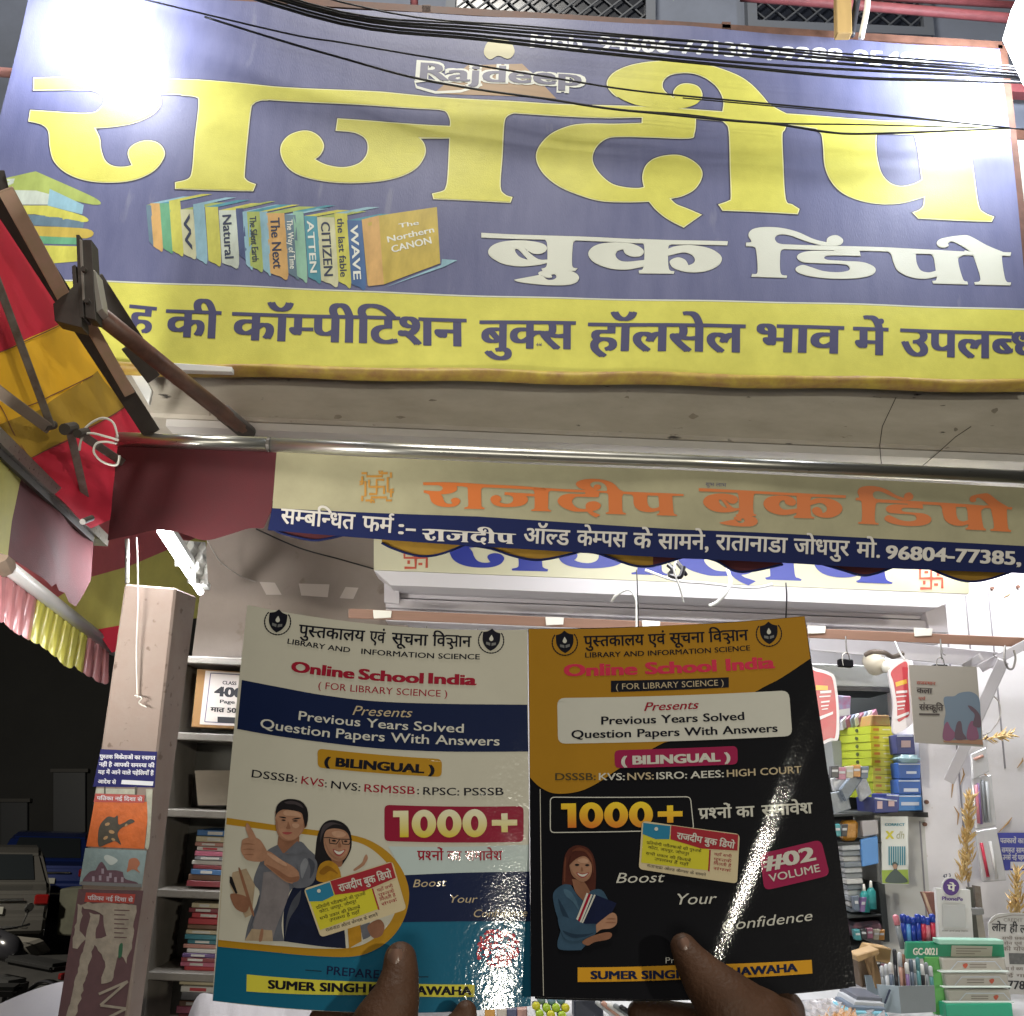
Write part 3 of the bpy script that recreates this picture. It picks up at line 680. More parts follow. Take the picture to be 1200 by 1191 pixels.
# light shapes on the inner wall are tape remains
for lab, pts in (('pale square tape mark on the grey inner wall, leftmost of the row', [(304,682),(322,683),(330,697),(312,697)]), ('wide pale tape strip on the grey inner wall in the middle of the row', [(350,684),(386,685),(384,700),(353,698)]), ('pale tape mark on the grey inner wall, nearest the sign box', [(405,688),(420,689),(414,702),(398,701)])):
    tag(obj('tape_mark', qbox(pts, YW-.002, .0015), M('tape_pale', (.52,.46,.42), rough=.6)), lab, 'tape')
# ================================================================== valance on a steel pipe
YV = 3.0
VS = front(YV+.012, bulge=lambda u, v: .008*math.sin(u*3.1+v*2)+.0022*math.sin(u*8+1+v*5), grid=.035); VS.eps = .0007
val = thing('shop_valance', 'cream and navy valance with orange Hindi name, maroon left end, under steel pipe', 'valance', tuple(at(640, 600, YV)))
m_mar = M('maroon_cloth', (.085,.012,.017), rough=.85, var=.2, vs_=12, bump=.3, bs=400)
m_cream = M('cream_vinyl', (.37,.345,.22), rough=.5, var=.22, vs_=5, bump=.5, bs=40, spec=.25)
m_nv = M('navy_vinyl', (.012,.018,.075), rough=.65, var=.1, spec=.1)
m_or = M('orange_print', (.55,.15,.035), rough=.4); m_gr = M('grey_print', (.55,.52,.48), rough=.4)
pr(VS, 'maroon_cloth', [(139,520,1),(326,530,1),(318,600,1),(309,620,1),(292,620),(270,627),(240,634),(212,625),(185,622),(155,628),(127,634,1)], m_mar, val, 0)
pr(VS, 'cream_panel', [(324,529,1),(600,543,1),(1230,572,1),(1230,650,1),(1000,638,1),(800,630,1),(560,613,1),(319,602,1)], m_cream, val, 1)
pr(VS, 'navy_band', [(319,596,1),(560,605,1),(800,621.5,1),(1000,630,1),(1230,641,1),(1230,673,1),(1000,665,1),(800,655,1),(560,640,1),(314,622,1)], m_nv, val, 1.6)
ZF = [tuple(VS.P(*VS.uv(x, y), -.004)) for x, y in ((324,529),(1230,572),(1230,600),(324,560))]
set_word(VS, [FR], [(496,553),(800,566),(494,598)], m_or, val, 3)
set_word(VS, [FB], [(818,573),(991,581),(817,616)], m_or, val, 3)
set_word(VS, [FD], [(1003,567),(1187,580),(1002,614)], m_or, val, 3)
for s, x0, y0, x1, y1, b in (('सम्बन्धित', 329, 613.5, 415, 620, .02), ('फर्म', 424, 621.5, 460, 624, .02), (':-', 467, 625, 486, 626, .02),
                             ('ऑल्ड', 614, 636, 667, 639, .02), ('केम्पस', 676, 639, 734, 641.5, .02), ('के', 742, 642, 763, 643, .02), ('सामने,', 771, 643.5, 829, 645, .02),
                             ('रातानाडा', 838, 645, 921, 649, .02), ('जोधपुर', 929, 649.5, 994, 652, .02), ('मो.', 1003, 653, 1030, 654, .02), ('96804-77385,', 1038, 655, 1196, 662, .035)):
    text(VS, s, (x0, y0), (x1, y1), 15.5 if b > .03 else 17, m_gr, val, layer=3, bold=b)
set_word(VS, [FR], [(495,614),(605,619),(494,635)], m_gr, val, 3, one=True)
text(VS, 'शुभ लाभ', (826, 571), (850, 572), 4, m_dkl, val, layer=3)
# interlaced auspicious emblem
def emblem(surf, cx, cy, s, mat, parent, lay, w_=2.2):
    gs = []
    L_ = []
    for k in range(4):
        a = math.pi/2*k; c, n_ = math.cos(a), math.sin(a)
        for pts in ([(0,0),(.0,-.42),(.42,-.42)], [(-.30,.95),(-.30,.62),(.55,.62),(.55,.80),(.85,.80)], [(.15,-.95),(.15,-.8),(.62,-.8)]):
            L_.append([(cx+s*(x*c-y*n_), cy+s*.95*(x*n_+y*c)) for x, y in pts])
    for k, l in enumerate(L_): gs.append(poly_uv(surf, [px_uv(surf, line_px(l, w_))], lay+.1*(k % 6)))
    obj('emblem', join(*gs), mat, parent)
emblem(VS, 441, 570, 21, M('ochre_print', (.45,.22,.04), rough=.45), val, 3, 2.6)
# rear valance whose scallops show below the navy band
RV = front(YV+.07, bulge=lambda u, v: .012*math.sin(u*6), grid=.06)
rear = thing('rear_valance', 'yellow and maroon scalloped cloth edge showing below the navy band', 'valance', tuple(at(640, 600, YV+.07)))
m_och = M('ochre_cloth', (.36,.20,.02), rough=.85, var=.25, vs_=14)
cols = [m_mar, m_och, m_och, m_och, m_mar, m_mar, m_mar, m_och]
edges = [(315,388),(388,448,544),(544,590,678)]
sc_ = [(322,612,405,640,m_mar),(447,634,545,646,m_och),(545,645,680,654,m_och),(680,652,765,660,m_och),(765,656,815,661,m_mar),(815,660,915,668,m_mar),(915,662,1052,674,m_mar),(1052,668,1190,682,m_och)]
SCP = [((318,618),(330,626),(365,634),(385,632),(405,627),m_mar), ((447,636),(462,643),(490,651),(515,649),(545,638),m_och), ((545,638),(575,643),(605,653),(635,657),(680,648),m_och),
       ((680,648),(700,650),(735,662),(752,665),(765,664),m_och), ((765,664),(780,660),(798,654),(805,652),(812,650),m_mar), ((820,652),(840,657),(860,668),(880,669),(918,661),m_mar), ((960,660),(985,668),(1008,675),(1025,673),(1055,662),m_mar), ((1080,664),(1105,675),(1130,682),(1155,680),(1192,668),m_och)]
for a, b, c, d, e, mm in SCP:
    pr(RV, 'scallop', [(a[0],a[1]-30,1),(a[0],a[1],1),b,c,d,(e[0],e[1],1),(e[0],e[1]-30,1)], mm, rear, 0)
    obj('scallop_binding', tube([RV.P(*RV.uv(p.x, p.y), .003) for p in cr([a,b,c,d,e], 5)], .004, 6), m_nv, rear)
pipe = thing('awning_pipe', 'long polished steel awning pipe carrying the cream valance', 'pipe', tuple(at(640, 540, YV)))
m_st = M('polished_steel', (.55,.54,.50), rough=.28, metal=.9, var=.15, vs_=30, stretch=(.3,3,3))
pp = [at(138,515,YV), at(316,521,YV)]; pq = [at(316,521,YV), at(500,529,YV), at(800,541,YV), at(1230,561,YV)]
obj('pipe_section', tube(pp, .0235, 20), m_st, pipe, smooth=True)
obj('pipe_section', tube(pq, .0225, 20), m_st, pipe, smooth=True)
obj('pipe_joint', tube([at(313.5,521,YV), at(317,521.2,YV)], .0242, 20), M('joint_dark', (.12,.11,.10), rough=.5, metal=.6), pipe)
obj('clip', tube([at(491,521,YV-.01), at(491,527,YV-.01)], .006, 8), M('clip_pale', (.7,.7,.65), rough=.5), pipe)
for i, pts in enumerate(([(139,516),(125,512),(108,508),(98,510),(94,520),(93,528)], [(138,513),(133,496),(121,490),(108,495),(99,503)], [(137,520),(124,518),(113,520),(110,530),(118,540),(130,545),(138,544),(140,534)])):
    obj('white_cord', tube(cr([at(x, y, 2.5+.01*i) for x, y in pts], 6), .0032, 6), M('cord_white', (.62,.60,.55), rough=.6), pipe, smooth=True)
# ================================================================== roof steelwork at the left
m_ang = M('dark_angle_iron', (.06,.05,.043), rough=.6, var=.4, vs_=12, bump=.2)
m_pnk = M('primer_pink', (.46,.28,.22), rough=.65, var=.4, vs_=9, col2=(.34,.25,.15), bump=.2, stretch=(1,1,1))
m_brn = M('rust_pipe', (.20,.095,.065), rough=.4, var=.5, vs_=9, col2=(.05,.025,.02), bump=.2)
ZA = 3.35
def pbar(lab, name, cat, a, b, Ya, Yb, wpx, dep, mat, parent=None, group=None):
    """flat steel section from pixel a (distance Ya) to pixel b (distance Yb), wpx wide in the photo at mid length"""
    p, q = at(*a, Ya), at(*b, Yb); d = (q-p).normalized(); v = ((p+q)/2-CP).normalized(); s = d.cross(v).normalized(); u = s.cross(d)
    ms = ((p+q)/2-CP).length*wpx/F/2; s = s*ms; u = u*dep/2
    V = [p-s-u, p+s-u, p+s+u, p-s+u, q-s-u, q+s-u, q+s+u, q-s+u]
    o = obj(name, bev(([tuple(x) for x in V], BOXF), .002), mat, parent)
    if not parent: tag(o, lab, cat, group)
    return o
raf = thing('awning_rafter', 'dark angle iron rafter with pinkish primer running down the left edge of the banner', 'rafter', tuple(at(90, 380, 2.6)))
pbar('', 'web', '', (-12,215), (178,508), 2.2, 3.0, 20, .012, m_ang, raf)
pbar('', 'flange', '', (6,222), (77,352), 2.16, 2.46, 15, .01, m_pnk, raf)
pbar('', 'flange', '', (104,378), (152,462), 2.55, 2.80, 12, .01, m_pnk, raf)
pbar('', 'flange', '', (0,200), (8,232), 2.15, 2.2, 8, .01, m_ang, raf)
pbar('dark iron brace crossing behind the bracket down to the beam', 'iron_brace', 'brace', (112,325), (168,412), 2.9, 3.15, 15, .015, m_ang)
pbar('short dark iron brace ending at the pale board under the banner', 'iron_brace', 'brace', (150,405), (180,444), 3.05, 3.15, 16, .02, m_ang)
brk = thing('iron_bracket', 'upright dark iron bracket clamped where the rafter meets the brown pipe', 'bracket', tuple(at(100, 340, 2.5)))
for q, mm in (([(96,281),(107,281),(112,375),(100,372)], m_ang), ([(89,275),(93,275),(98,372),(93,372)], m_ang), ([(93,280),(96,282),(99,352),(94,352)], M('bare_steel', (.45,.42,.38), rough=.4, metal=.6)),
              ([(84,312),(88,310),(94,380),(88,382)], m_ang), ([(108,315),(112,318),(120,362),(113,366)], M('bare_steel', (.45,.42,.38))), ([(62,356),(92,330),(96,384),(64,376)], m_ang)):
    obj('plate', qbox(q, 2.44+.012*random.random(), .05, .001), mm, brk)
for x, y in ((100,318),(104,355)): p = at(x, y, 2.43); obj('bolt', tube([p, p-Vector((0,.015,0))], .008, 6), m_ang, brk)
rp = thing('brown_pipe', 'rusty brown pipe slanting from the iron bracket down to the beam', 'pipe', tuple(at(200, 440, 2.9)))
obj('pipe', tube([at(118,370,2.5), at(290,507,3.3)], .026, 16), m_brn, rp, smooth=True)
obj('pipe_socket', tube([at(262,484,3.15), at(291,508,3.31)], .030, 16), m_ang, rp, smooth=True)
tag(obj('board', qbox([(198,425),(272,430),(272,436),(204,434)], 3.26, .03, .002), M('white_board', (.72,.73,.72), rough=.5)), 'short white batten under the lower left edge of the banner', 'batten')
tag(obj('board', qbox([(142,420),(160,421),(178,458),(174,474)], 3.33, .02, .002), M('white_board', (.72,.73,.72))), 'white sliver of board between rafter and beam', 'board')
# neighbour's awning: one striped sheet seen from below
def plane3(a, b, c):
    U = (b-a).normalized(); N = U.cross(c-a).normalized(); V = N.cross(U)
    return Plane(a, U, V)
AW = plane3(at(-20,180,2.35), at(180,505,3.35), at(-20,512,2.3)); 
if AW.N.dot(CP-AW.O) < 0: AW = plane3(at(-20,180,2.35), at(-20,512,2.3), at(180,505,3.35))
AW.bulge = lambda u, v: .010*math.sin(u*6+v*3)+.005*math.sin(u*17-v*11)+.003*math.sin(v*41+u*5); AW.grid = .05; AW.eps = .001
m_ared = M('awning_red', (.62,.014,.045), rough=.8, var=.15, vs_=6, bump=.3, bs=300)
m_ayel = M('awning_yellow', (.85,.46,.012), rough=.8, var=.12, vs_=6, bump=.3, bs=300)
m_alem = M('awning_lemon', (.55,.50,.12), rough=.8, var=.18, vs_=8, bump=.3, bs=300)
m_apnk = M('awning_rose', (.42,.09,.10), rough=.8, var=.2, vs_=8, bump=.3, bs=300)
sa = thing('side_awning', 'red and yellow striped awning sheet seen from below at the left edge', 'awning', tuple(at(60, 420, 2.7)))
for mm, pts in ((m_ared, [(-60,150),(-20,180),(82,352),(74,378),(0,413),(-60,440)]), (m_ayel, [(-60,440),(0,413),(74,378),(95,380),(152,476),(30,541),(-60,590)]), (m_ared, [(30,541),(152,476),(176,505),(142,522),(125,610),(104,620)])):
    pr(AW, 'stripe', [(x, y, 1) for x, y in pts], mm, sa, 0, sm=False)
m_yshd = M('yellow_in_shade', (.42,.25,.015), rough=.8, var=.2, vs_=8, bump=.3, bs=300)  # overlapping yellow cloth; its shade is put into the darker ochre
pr(AW, 'shaded_overlap', [(118,434,1),(152,476,1),(30,541,1),(-60,590,1),(-60,520,1),(46,481,1)], m_yshd, sa, 1, sm=False)
m_seam = M('seam_thread', (.16,.05,.03), rough=.9)
for a_, b_ in (((0,413),(78,377)), ((30,541),(152,476)), ((-20,430),(40,541)), ((110,440),(30,478))):
    pr(AW, 'seam', line_px([a_, ((a_[0]+b_[0])/2+1, (a_[1]+b_[1])/2+1), b_], 1.2), m_seam, sa, 2, sm=False)
obj('front_rail', bar(at(-15,505,2.25), at(119,634,3.1), .045, .035), m_st, sa)
obj('front_rail_lip', bar(at(-15,518,2.25), at(108,632,3.0), .012, .02), m_ang, sa)
pbar('', 'folding_arm', '', (-6,322), (60,500), 2.2, 2.5, 8, .02, M('arm_grey', (.22,.20,.18), rough=.5, metal=.3, var=.5, vs_=25, col2=(.12,.08,.06)), sa)
pbar('', 'folding_arm', '', (-10,453), (54,500), 2.1, 2.5, 12, .03, M('arm_tan', (.25,.19,.14), rough=.6, var=.3), sa)
pbar('', 'folding_arm', '', (82,505), (106,610), 2.5, 2.95, 8, .02, M('arm_grey', (.17,.15,.14)), sa)
pbar('', 'folding_arm', '', (96,510), (142,541), 2.6, 2.95, 9, .02, M('arm_grey', (.17,.15,.14)), sa)
for x, y, r in ((58,500,.012), (82,503,.016), (97,508,.012), (103,610,.008)): 
    p = at(x, y, 2.5); obj('arm_joint', tube([p+Vector((0,-.03,-.012)), p+Vector((0,.02,.012))], r, 12), m_ang, sa)
# rose and yellow skirt hanging from its front rail
LV = plane3(at(-20,520,2.28), at(108,640,3.0), at(20,650,2.45))
if LV.N.dot(CP-LV.O) < 0: LV = plane3(at(-20,520,2.28), at(20,650,2.45), at(108,640,3.0))
LV.bulge = lambda u, v: .01*math.sin(u*17+v*9); LV.grid = .05; LV.eps = .001
sk = thing('awning_skirt', 'dull rose and yellow awning skirt with torn lower edge below the grey front rail', 'awning skirt', tuple(at(50, 620, 2.6)))
pr(LV, 'yellow_panel', [(-40,500,1),(0,535,1),(28,562,1),(18,610,1),(14,650,1),(-40,640,1)], m_alem, sk, 0, sm=False)
pr(LV, 'rose_panel', [(28,560,1),(108,636,1),(104,680,1),(97,697,1),(90,711,1),(84,705),(80,694,1),(72,692),(66,684,1),(58,688),(48,680),(38,672,1),(30,664),(14,650,1),(18,610,1)], M('dull_rose_cloth', (.15,.035,.042), rough=.85, var=.35, vs_=7, bump=.3, bs=300), sk, 0, sm=False)
# lower lane awning: sheet, pipe and scalloped skirt
la = thing('lane_awning', 'rose and lemon striped awning over the lane behind the pillar', 'awning', tuple(at(150, 680, 4)))
LW = plane3(at(0,640,3.4), at(245,705,5.2), at(150,560,4.2))
if LW.N.dot(CP-LW.O) < 0: LW = plane3(at(0,640,3.4), at(150,560,4.2), at(245,705,5.2))
LW.eps = .001
for mm, pts in ((m_apnk, [(96,540),(150,470),(240,560),(240,628),(150,665),(100,690)]), (m_alem, [(100,678),(150,664),(240,626),(270,720),(140,735),(60,705)]), (m_ared, [(112,738),(140,733),(150,760),(130,765)]), (m_apnk, [(-30,640),(100,690),(60,708),(-30,690)]), (m_alem, [(40,700),(100,680),(150,740),(110,742)])):
    pr(LW, 'stripe', [(x, y, 1) for x, y in pts], mm, la, random.random()*3, sm=False)
obj('cross_rail', tube([at(10,648,3.6), at(140,706,4.3)], .016, 8), m_st, la, smooth=True)
obj('front_pipe', tube([at(0,658,3.2), at(134,762,4.4)], .026, 14), M('white_pipe', (.6,.6,.6), rough=.35, metal=.3), la, smooth=True)
obj('pipe_elbow', tube([at(-4,648,3.15), at(4,664,3.25)], .04, 10), M('arm_tan', (.25,.19,.14)), la)
sk2 = thing('scalloped_skirt', 'glossy pink and yellow scalloped plastic skirt under the white lane pipe', 'awning skirt', tuple(at(60, 720, 3.7)))
S0, S1 = at(-6,662,3.2), at(128,764,4.35)
n = 13; cl = ['p','p','p','p','y','y','y','y','y','y','p','p','p']
low = [(-6,728),(8,731),(18,741),(28,746),(38,752),(48,756),(60,764),(72,772),(84,783),(92,782),(102,790),(114,795),(124,802),(132,800)]
for k in range(n):
    V, Fc = [], []; t0, t1 = k/n, (k+1)/n
    for i in range(7):
        t = t0+(t1-t0)*i/6; top = S0.lerp(S1, t)
        px = -6+134*t; j = min(12, int(t*13)); fy = low[j][1]+(low[j+1][1]-low[j][1])*(t*13-j)
        fy += 3*math.sin(math.pi*i/6)*1.2-2
        Yl = 3.2+1.15*t; bot = at(px, fy, Yl)
        for r_ in range(6):
            s_ = r_/5; p = top.lerp(bot, s_); wv = .03*math.sin(i/6*math.pi)*(.3+.7*s_)+.006*math.sin(t*160+s_*3)
            V.append(tuple(p+Vector((wv*.6, -wv, 0))))
    for i in range(6):
        for r_ in range(5): a = i*6+r_; Fc.append((a, a+1, a+7, a+6))
    obj('scallop', (V, Fc), M('plastic_pink' if cl[k] == 'p' else 'plastic_yellow', (.50,.20,.20) if cl[k] == 'p' else (.60,.55,.10), rough=.22, var=.2, vs_=9, bump=.5, bs=30, spec=.7), sk2, smooth=True)
# ================================================================== pillar with posters
YP = 3.05
xl = at(113, 935, YP).x; xrp = at(190, 935, YP).x
ztp = at(180, 684, YP).z
m_pil = M('pillar_paint', (.235,.19,.165), rough=.75, var=.28, vs_=9, bump=.4, bs=60, col2=(.21,.15,.125), spots=((.13,.09,.07), 30, .64))
zc0 = 0.0
cpx = [at(*q, YP) for q in ((146,684), (206,689), (150,1200), (72,1200))]
V8 = [cpx[3], cpx[2], at(154,1200,YP+.15), cpx[3]+Vector((-.01,.15,0)), cpx[0], cpx[1], at(231,699,YP+.15), cpx[0]+Vector((-.01,.15,0))]
for k in range(4):            # carry the shaft down to the ground along its own lean
    top = V8[k+4]; d = V8[k]-top; V8[k] = top+d*(top.z/-d.z)
pil = thing('pillar', 'grey brown painted pillar covered with torn posters', 'pillar', (V8[0].x, YP, 0))
obj('shaft', bev(([tuple(v) for v in V8], BOXF), .006), m_pil, pil)
tag(obj('thin_rod', tube([at(149,632,YP+.02), at(149,684,YP+.02)], .007, 8), m_st), 'thin steel rod standing on the left edge of the pillar top', 'rod')
rod('wire', 'thin pale wire hanging down the face of the pillar', 'wire', [at(160,630,YP-.05), at(162,700,YP-.03), at(160,760,YP-.02), at(161,818,YP-.01)], .0025, M('cord_white', (.62,.60,.55)))
rod('wire', 'knotted end of pale wire halfway down the pillar', 'wire', [at(158,815,YP-.02), at(166,818,YP-.03), at(163,824,YP-.02), at(172,829,YP-.02)], .002, M('cord_white', (.62,.60,.55)))
PL = Plane(cpx[3], cpx[2]-cpx[3], (cpx[0]-cpx[3]), None); PL = front(YP-.002); PL.eps = .0005
def poster(lab, pts, mat, th=.0015):
    f = [PL.P(*PL.uv(x, y)) for x, y in pts]; V = f+[p+Vector((0, th, 0)) for p in f]
    t = thing('poster', lab, 'poster', tuple(f[0])); obj('sheet', prism([tuple(p) for p in f], (0, th, 0)), mat, t); return t
q1 = poster('blue enamel notice with Hindi lines at the top of the pillar', [(118,878),(184,881),(181,923),(109,922)], M('poster_navy', (.02,.02,.10), rough=.7, spec=.1))
m_pw = M('poster_white_ink', (.55,.55,.6), rough=.5)
for s, y in (('पुस्तक विक्रेताओं का स्वागत', 889), ('नहीं है आपकी समस्या की', 898), ('यह में आने वाले पहेलियाँ हैं', 907)):
    text(PL, s, (117-(y-889)*.1, y), (182-(y-889)*.1, y+1.5), 4.2, m_pw, q1, layer=2, bold=.03)
text(PL, 'आदेश से', (115,918), (136,919), 4, m_pw, q1, layer=2, bold=.03)
pr(PL, 'white_strip', [(143,914,1),(180,916,1),(179,921,1),(142,919,1)], m_pw, q1, 1.5, sm=False)
q2 = poster('orange poster with a dark seated figure under a red title strip on the pillar', [(111,938),(175,940),(169,995),(101,992)], M('poster_orange', (.62,.14,.03), rough=.45, bump=.8, bs=60, spec=.3, var=.3, vs_=30))
pr(PL, 'title_strip', [(112,930,1),(170,932,1),(169,941,1),(110,940,1)], M('poster_red', (.35,.04,.03), rough=.4), q2, 3, sm=False)
text(PL, 'पत्रिका नई दिशा से', (114,937.5), (167,939), 4, m_pw, q2, layer=5, bold=.02)
pr(PL, 'figure', [(121,962),(127,957),(134,958),(138,956),(139,966),(146,964),(153,960),(158,963),(150,967),(142,971),(138,978),(142,990),(135,986),(126,989),(116,992),(115,978),(117,968)], M('poster_dark', (.06,.05,.035), rough=.4, var=.4, vs_=60), q2, 2)
for a_, b_, c_ in ((126,966,3),(131,975,3.5),(124,982,3),(133,984,2.5),(148,967,2)): pr(PL, 'figure_light', [(q[0], q[1]) for q in ell(a_, b_, c_, c_*.6, 7, a_*7)], M('poster_tan', (.34,.20,.09), rough=.5), q2, 2.6)
pr(PL, 'white_paper', [(113,924,1),(160,925,1),(160,931,1),(112,930,1)], M('poster_torn', (.42,.42,.34), rough=.6, var=.4, vs_=40), q2, 1.2, sm=False)
for x_ in (122, 158): pr(PL, 'dark_tab', [(x_,922,1),(x_+2,922,1),(x_+2,932,1),(x_,932,1)], M('poster_dark', (.06,.05,.035), rough=.4), q2, 2, sm=False)
pr(PL, 'torn_border', [(171,925,1),(179,925,1),(175,990),(170,993,1),(173,960)], M('poster_torn', (.42,.42,.34), rough=.6, var=.4, vs_=40), q2, 1.5)
q3 = poster('faded blue poster of a domed palace below the orange poster', [(100,994),(172,997),(166,1040),(93,1036)], M('poster_blue', (.25,.33,.35), rough=.35, bump=.5, bs=60, var=.25, vs_=25))
pr(PL, 'palace', [(96,1037,1),(98,1030),(105,1022),(112,1020,1),(119,1010),(126,1020,1),(136,1020),(144,1022,1),(147,1030),(160,1034),(164,1039,1)], M('poster_plum', (.14,.07,.10), rough=.5, var=.4, vs_=70), q3, 1.5)
for k_, (x_, y_) in enumerate(((108,1027),(116,1026),(125,1027),(134,1028),(142,1028),(119,1018),(128,1023))): pr(PL, 'palace_window', [(x_,y_,1),(x_+3,y_,1),(x_+3,y_+6,1),(x_,y_+6,1)], M('poster_lilac', (.30,.24,.30), rough=.5), q3, 2.2, sm=False)
pr(PL, 'road', [(95,1033,1),(166,1036,1),(166,1040,1),(93,1037,1)], M('poster_grey', (.16,.16,.17), rough=.6), q3, 2.5, sm=False)
pr(PL, 'glare_crease', [(126,1002),(138,1008),(130,1014),(122,1006)], M('poster_pale', (.45,.50,.50), rough=.4), q3, 1.2)
pr(PL, 'crest', [(150,1015),(152,1007),(160,1006),(164,1012),(161,1018),(164,1023),(156,1019),(149,1022)], M('poster_copper', (.36,.13,.07), rough=.5), q3, 1.5)
q4 = poster('torn plum coloured poster with red title strip at the foot of the pillar', [(92,1042),(168,1044),(142,1215),(64,1215)], M('poster_plum_dark', (.115,.055,.065), rough=.6, var=.3, vs_=20))
pr(PL, 'title_strip', [(101,1046,1),(159,1048,1),(157,1059,1),(99,1057,1)], M('poster_red', (.35,.04,.03)), q4, 3, sm=False)
text(PL, 'पत्रिका नई दिशा से', (103,1054.5), (156,1057), 4.4, m_pw, q4, layer=5, bold=.02)
m_tp = M('torn_paper', (.36,.31,.26), rough=.8, var=.35, vs_=30, bump=.4)
for pts in ([(94,1062),(104,1058,1),(160,1060,1),(158,1080),(154,1110),(148,1128),(140,1118),(132,1150),(118,1152),(124,1128),(114,1110),(106,1104),(124,1096),(122,1074),(112,1068)],
            [(92,1060),(97,1062),(94,1090),(100,1100),(92,1112),(84,1110)],
            [(106,1070),(116,1072),(112,1100),(102,1140),(92,1180),(84,1200),(76,1200),(86,1160),(98,1110)]):
    rg = []
    for i_ in range(len(pts)):
        a_, b_ = pts[i_], pts[(i_+1) % len(pts)]; n_ = max(1, int(math.hypot(b_[0]-a_[0], b_[1]-a_[1])/5))
        for k_ in range(n_): rg.append((a_[0]+(b_[0]-a_[0])*k_/n_+random.uniform(-1.3,1.3), a_[1]+(b_[1]-a_[1])*k_/n_+random.uniform(-1.5,1.5), 1))
    pr(PL, 'torn_paper', rg, m_tp, q4, 1.5+random.random(), sm=False)
for ln in ([(116,1165),(150,1150),(118,1178),(148,1182),(112,1200)],):
    obj('scrawl', join(*[poly_uv(PL, [px_uv(PL, line_px([ln[i_], ln[i_+1]], 3))], 3+.2*i_) for i_ in range(len(ln)-1)]), m_tp, q4)
for k_ in range(7): pr(PL, 'print_line', [(134,1066+k_*5.3,1),(152-(k_*5)%9,1066.5+k_*5.3,1),(152-(k_*5)%9,1067.6+k_*5.3,1),(134,1067.1+k_*5.3,1)], M('poster_plum_dark', (.115,.055,.065)), q4, 3, sm=False)
pr(PL, 'green_mark', [(140,1108),(144,1106),(143,1120),(139,1122)], M('poster_green', (.02,.10,.05), rough=.6), q4, 3.4)
# red sealant strip beside the pillar
# ================================================================== tube light
tl = thing('tube_light', 'lit white tube light hanging between pillar and inner wall', 'tube light', tuple(at(212, 660, 3.3)))
A, B = at(188,622,3.05), at(235,694,3.62)
obj('tube', tube([A, B], .012, 14), M('lit_tube', (1,1,1), emit=14), tl, smooth=True)
obj('batten', bar(A+Vector((.0,.06,.03)), B+Vector((.0,.06,.03)), .03, .02), M('white_board', (.72,.73,.72)), tl)
pl_ = bpy.data.lights.new('tube_lamp', 'AREA'); pl_.energy = 15; pl_.color = (.92,.96,1); pl_.shape = 'RECTANGLE'; pl_.size = .6; pl_.size_y = .04
po = bpy.data.objects.new('tube_lamp', pl_); po.location = (A+B)/2+Vector((.0,-.06,-.03)); COL.objects.link(po)
po.rotation_euler = (B-A).to_track_quat('X', 'Z').to_euler()
cvr = plane3(at(200,630,3.4), at(244,632,3.4), at(204,690,3.6))
V, Fc = [], []
for i in range(9):
    for j in range(9):
        x = 203+38*i/8+(3*j/8); y = 634+50*j/8+.4*(i-4)
        p = at(x, y, 3.42+.02*math.sin(i*2.1+j)+.01*math.sin(j*3)); V.append(tuple(p))
for i in range(8):
    for j in range(8):
        if i+j*.0 < 8 and not (i < 3 and j > 4): a = i*9+j; Fc.append((a, a+1, a+10, a+9))
tag(obj('plastic_wrap', (V, Fc), M('clear_plastic', (.5,.5,.48), rough=.12, spec=.8, var=.3, vs_=20)), 'crumpled shiny plastic wrap beside the tube light', 'plastic wrap')
rod('wire', 'pale wire curving across the inner wall from the tube light', 'wire', [at(243,634,3.7), at(258,658,3.8), at(280,674,3.9), at(300,682,3.93)], .0028, M('cord_grey', (.40,.37,.34), rough=.6))
rod('wire', 'dark wire running from the valance to the lit sign box', 'wire', [at(300,620,3.7), at(350,642,3.8), at(400,656,3.9), at(442,668,3.93)], .003, m_cab)
# ================================================================== grey shelf unit behind the pillar
YK = 3.55
m_shf = M('shelf_paint', (.20,.18,.155), rough=.6, var=.3, vs_=12, bump=.2)
sh = thing('shelf_unit', 'grey painted wall shelf with four compartments between pillar and white book', 'shelf', tuple(at(230, 1100, YK)))
zs = {}
def zpx(x, y, Y): return at(x, y, Y).z
xa = at(196, 900, YK).x; xb = at(420, 900, YK).x
obj('side_panel', fr([at(205,768,YK), at(214,770,YK), at(166,1215,YK), at(152,1215,YK)], [at(205,768,YK)+Vector((0,.28,0)), at(214,770,YK)+Vector((0,.28,0)), at(166,1215,YK)+Vector((0,.28,0)), at(152,1215,YK)+Vector((0,.28,0))]), m_shf, sh)
for xl_, y in ((207,772), (202,862), (190,952), (178,1046), (166,1143)):
    p = at(xl_, y, YK); obj('shelf_board', box(p.x, xb, YK+.002, YK+.29, p.z-.014, p.z+.012, .003), m_shf, sh)
obj('back_panel', box(at(160,1190,YK).x, xb, YK+.285, YK+.295, at(600,1230,YK).z, at(210,772,YK).z), M('shelf_back', (.09,.085,.075), rough=.8, var=.3, vs_=4), sh)
obj('inner_box_panel', qbox([(228,903),(300,903),(300,944),(232,944)], YK+.12, .02), M('shelf_inner', (.26,.22,.17), rough=.7, var=.2), sh)
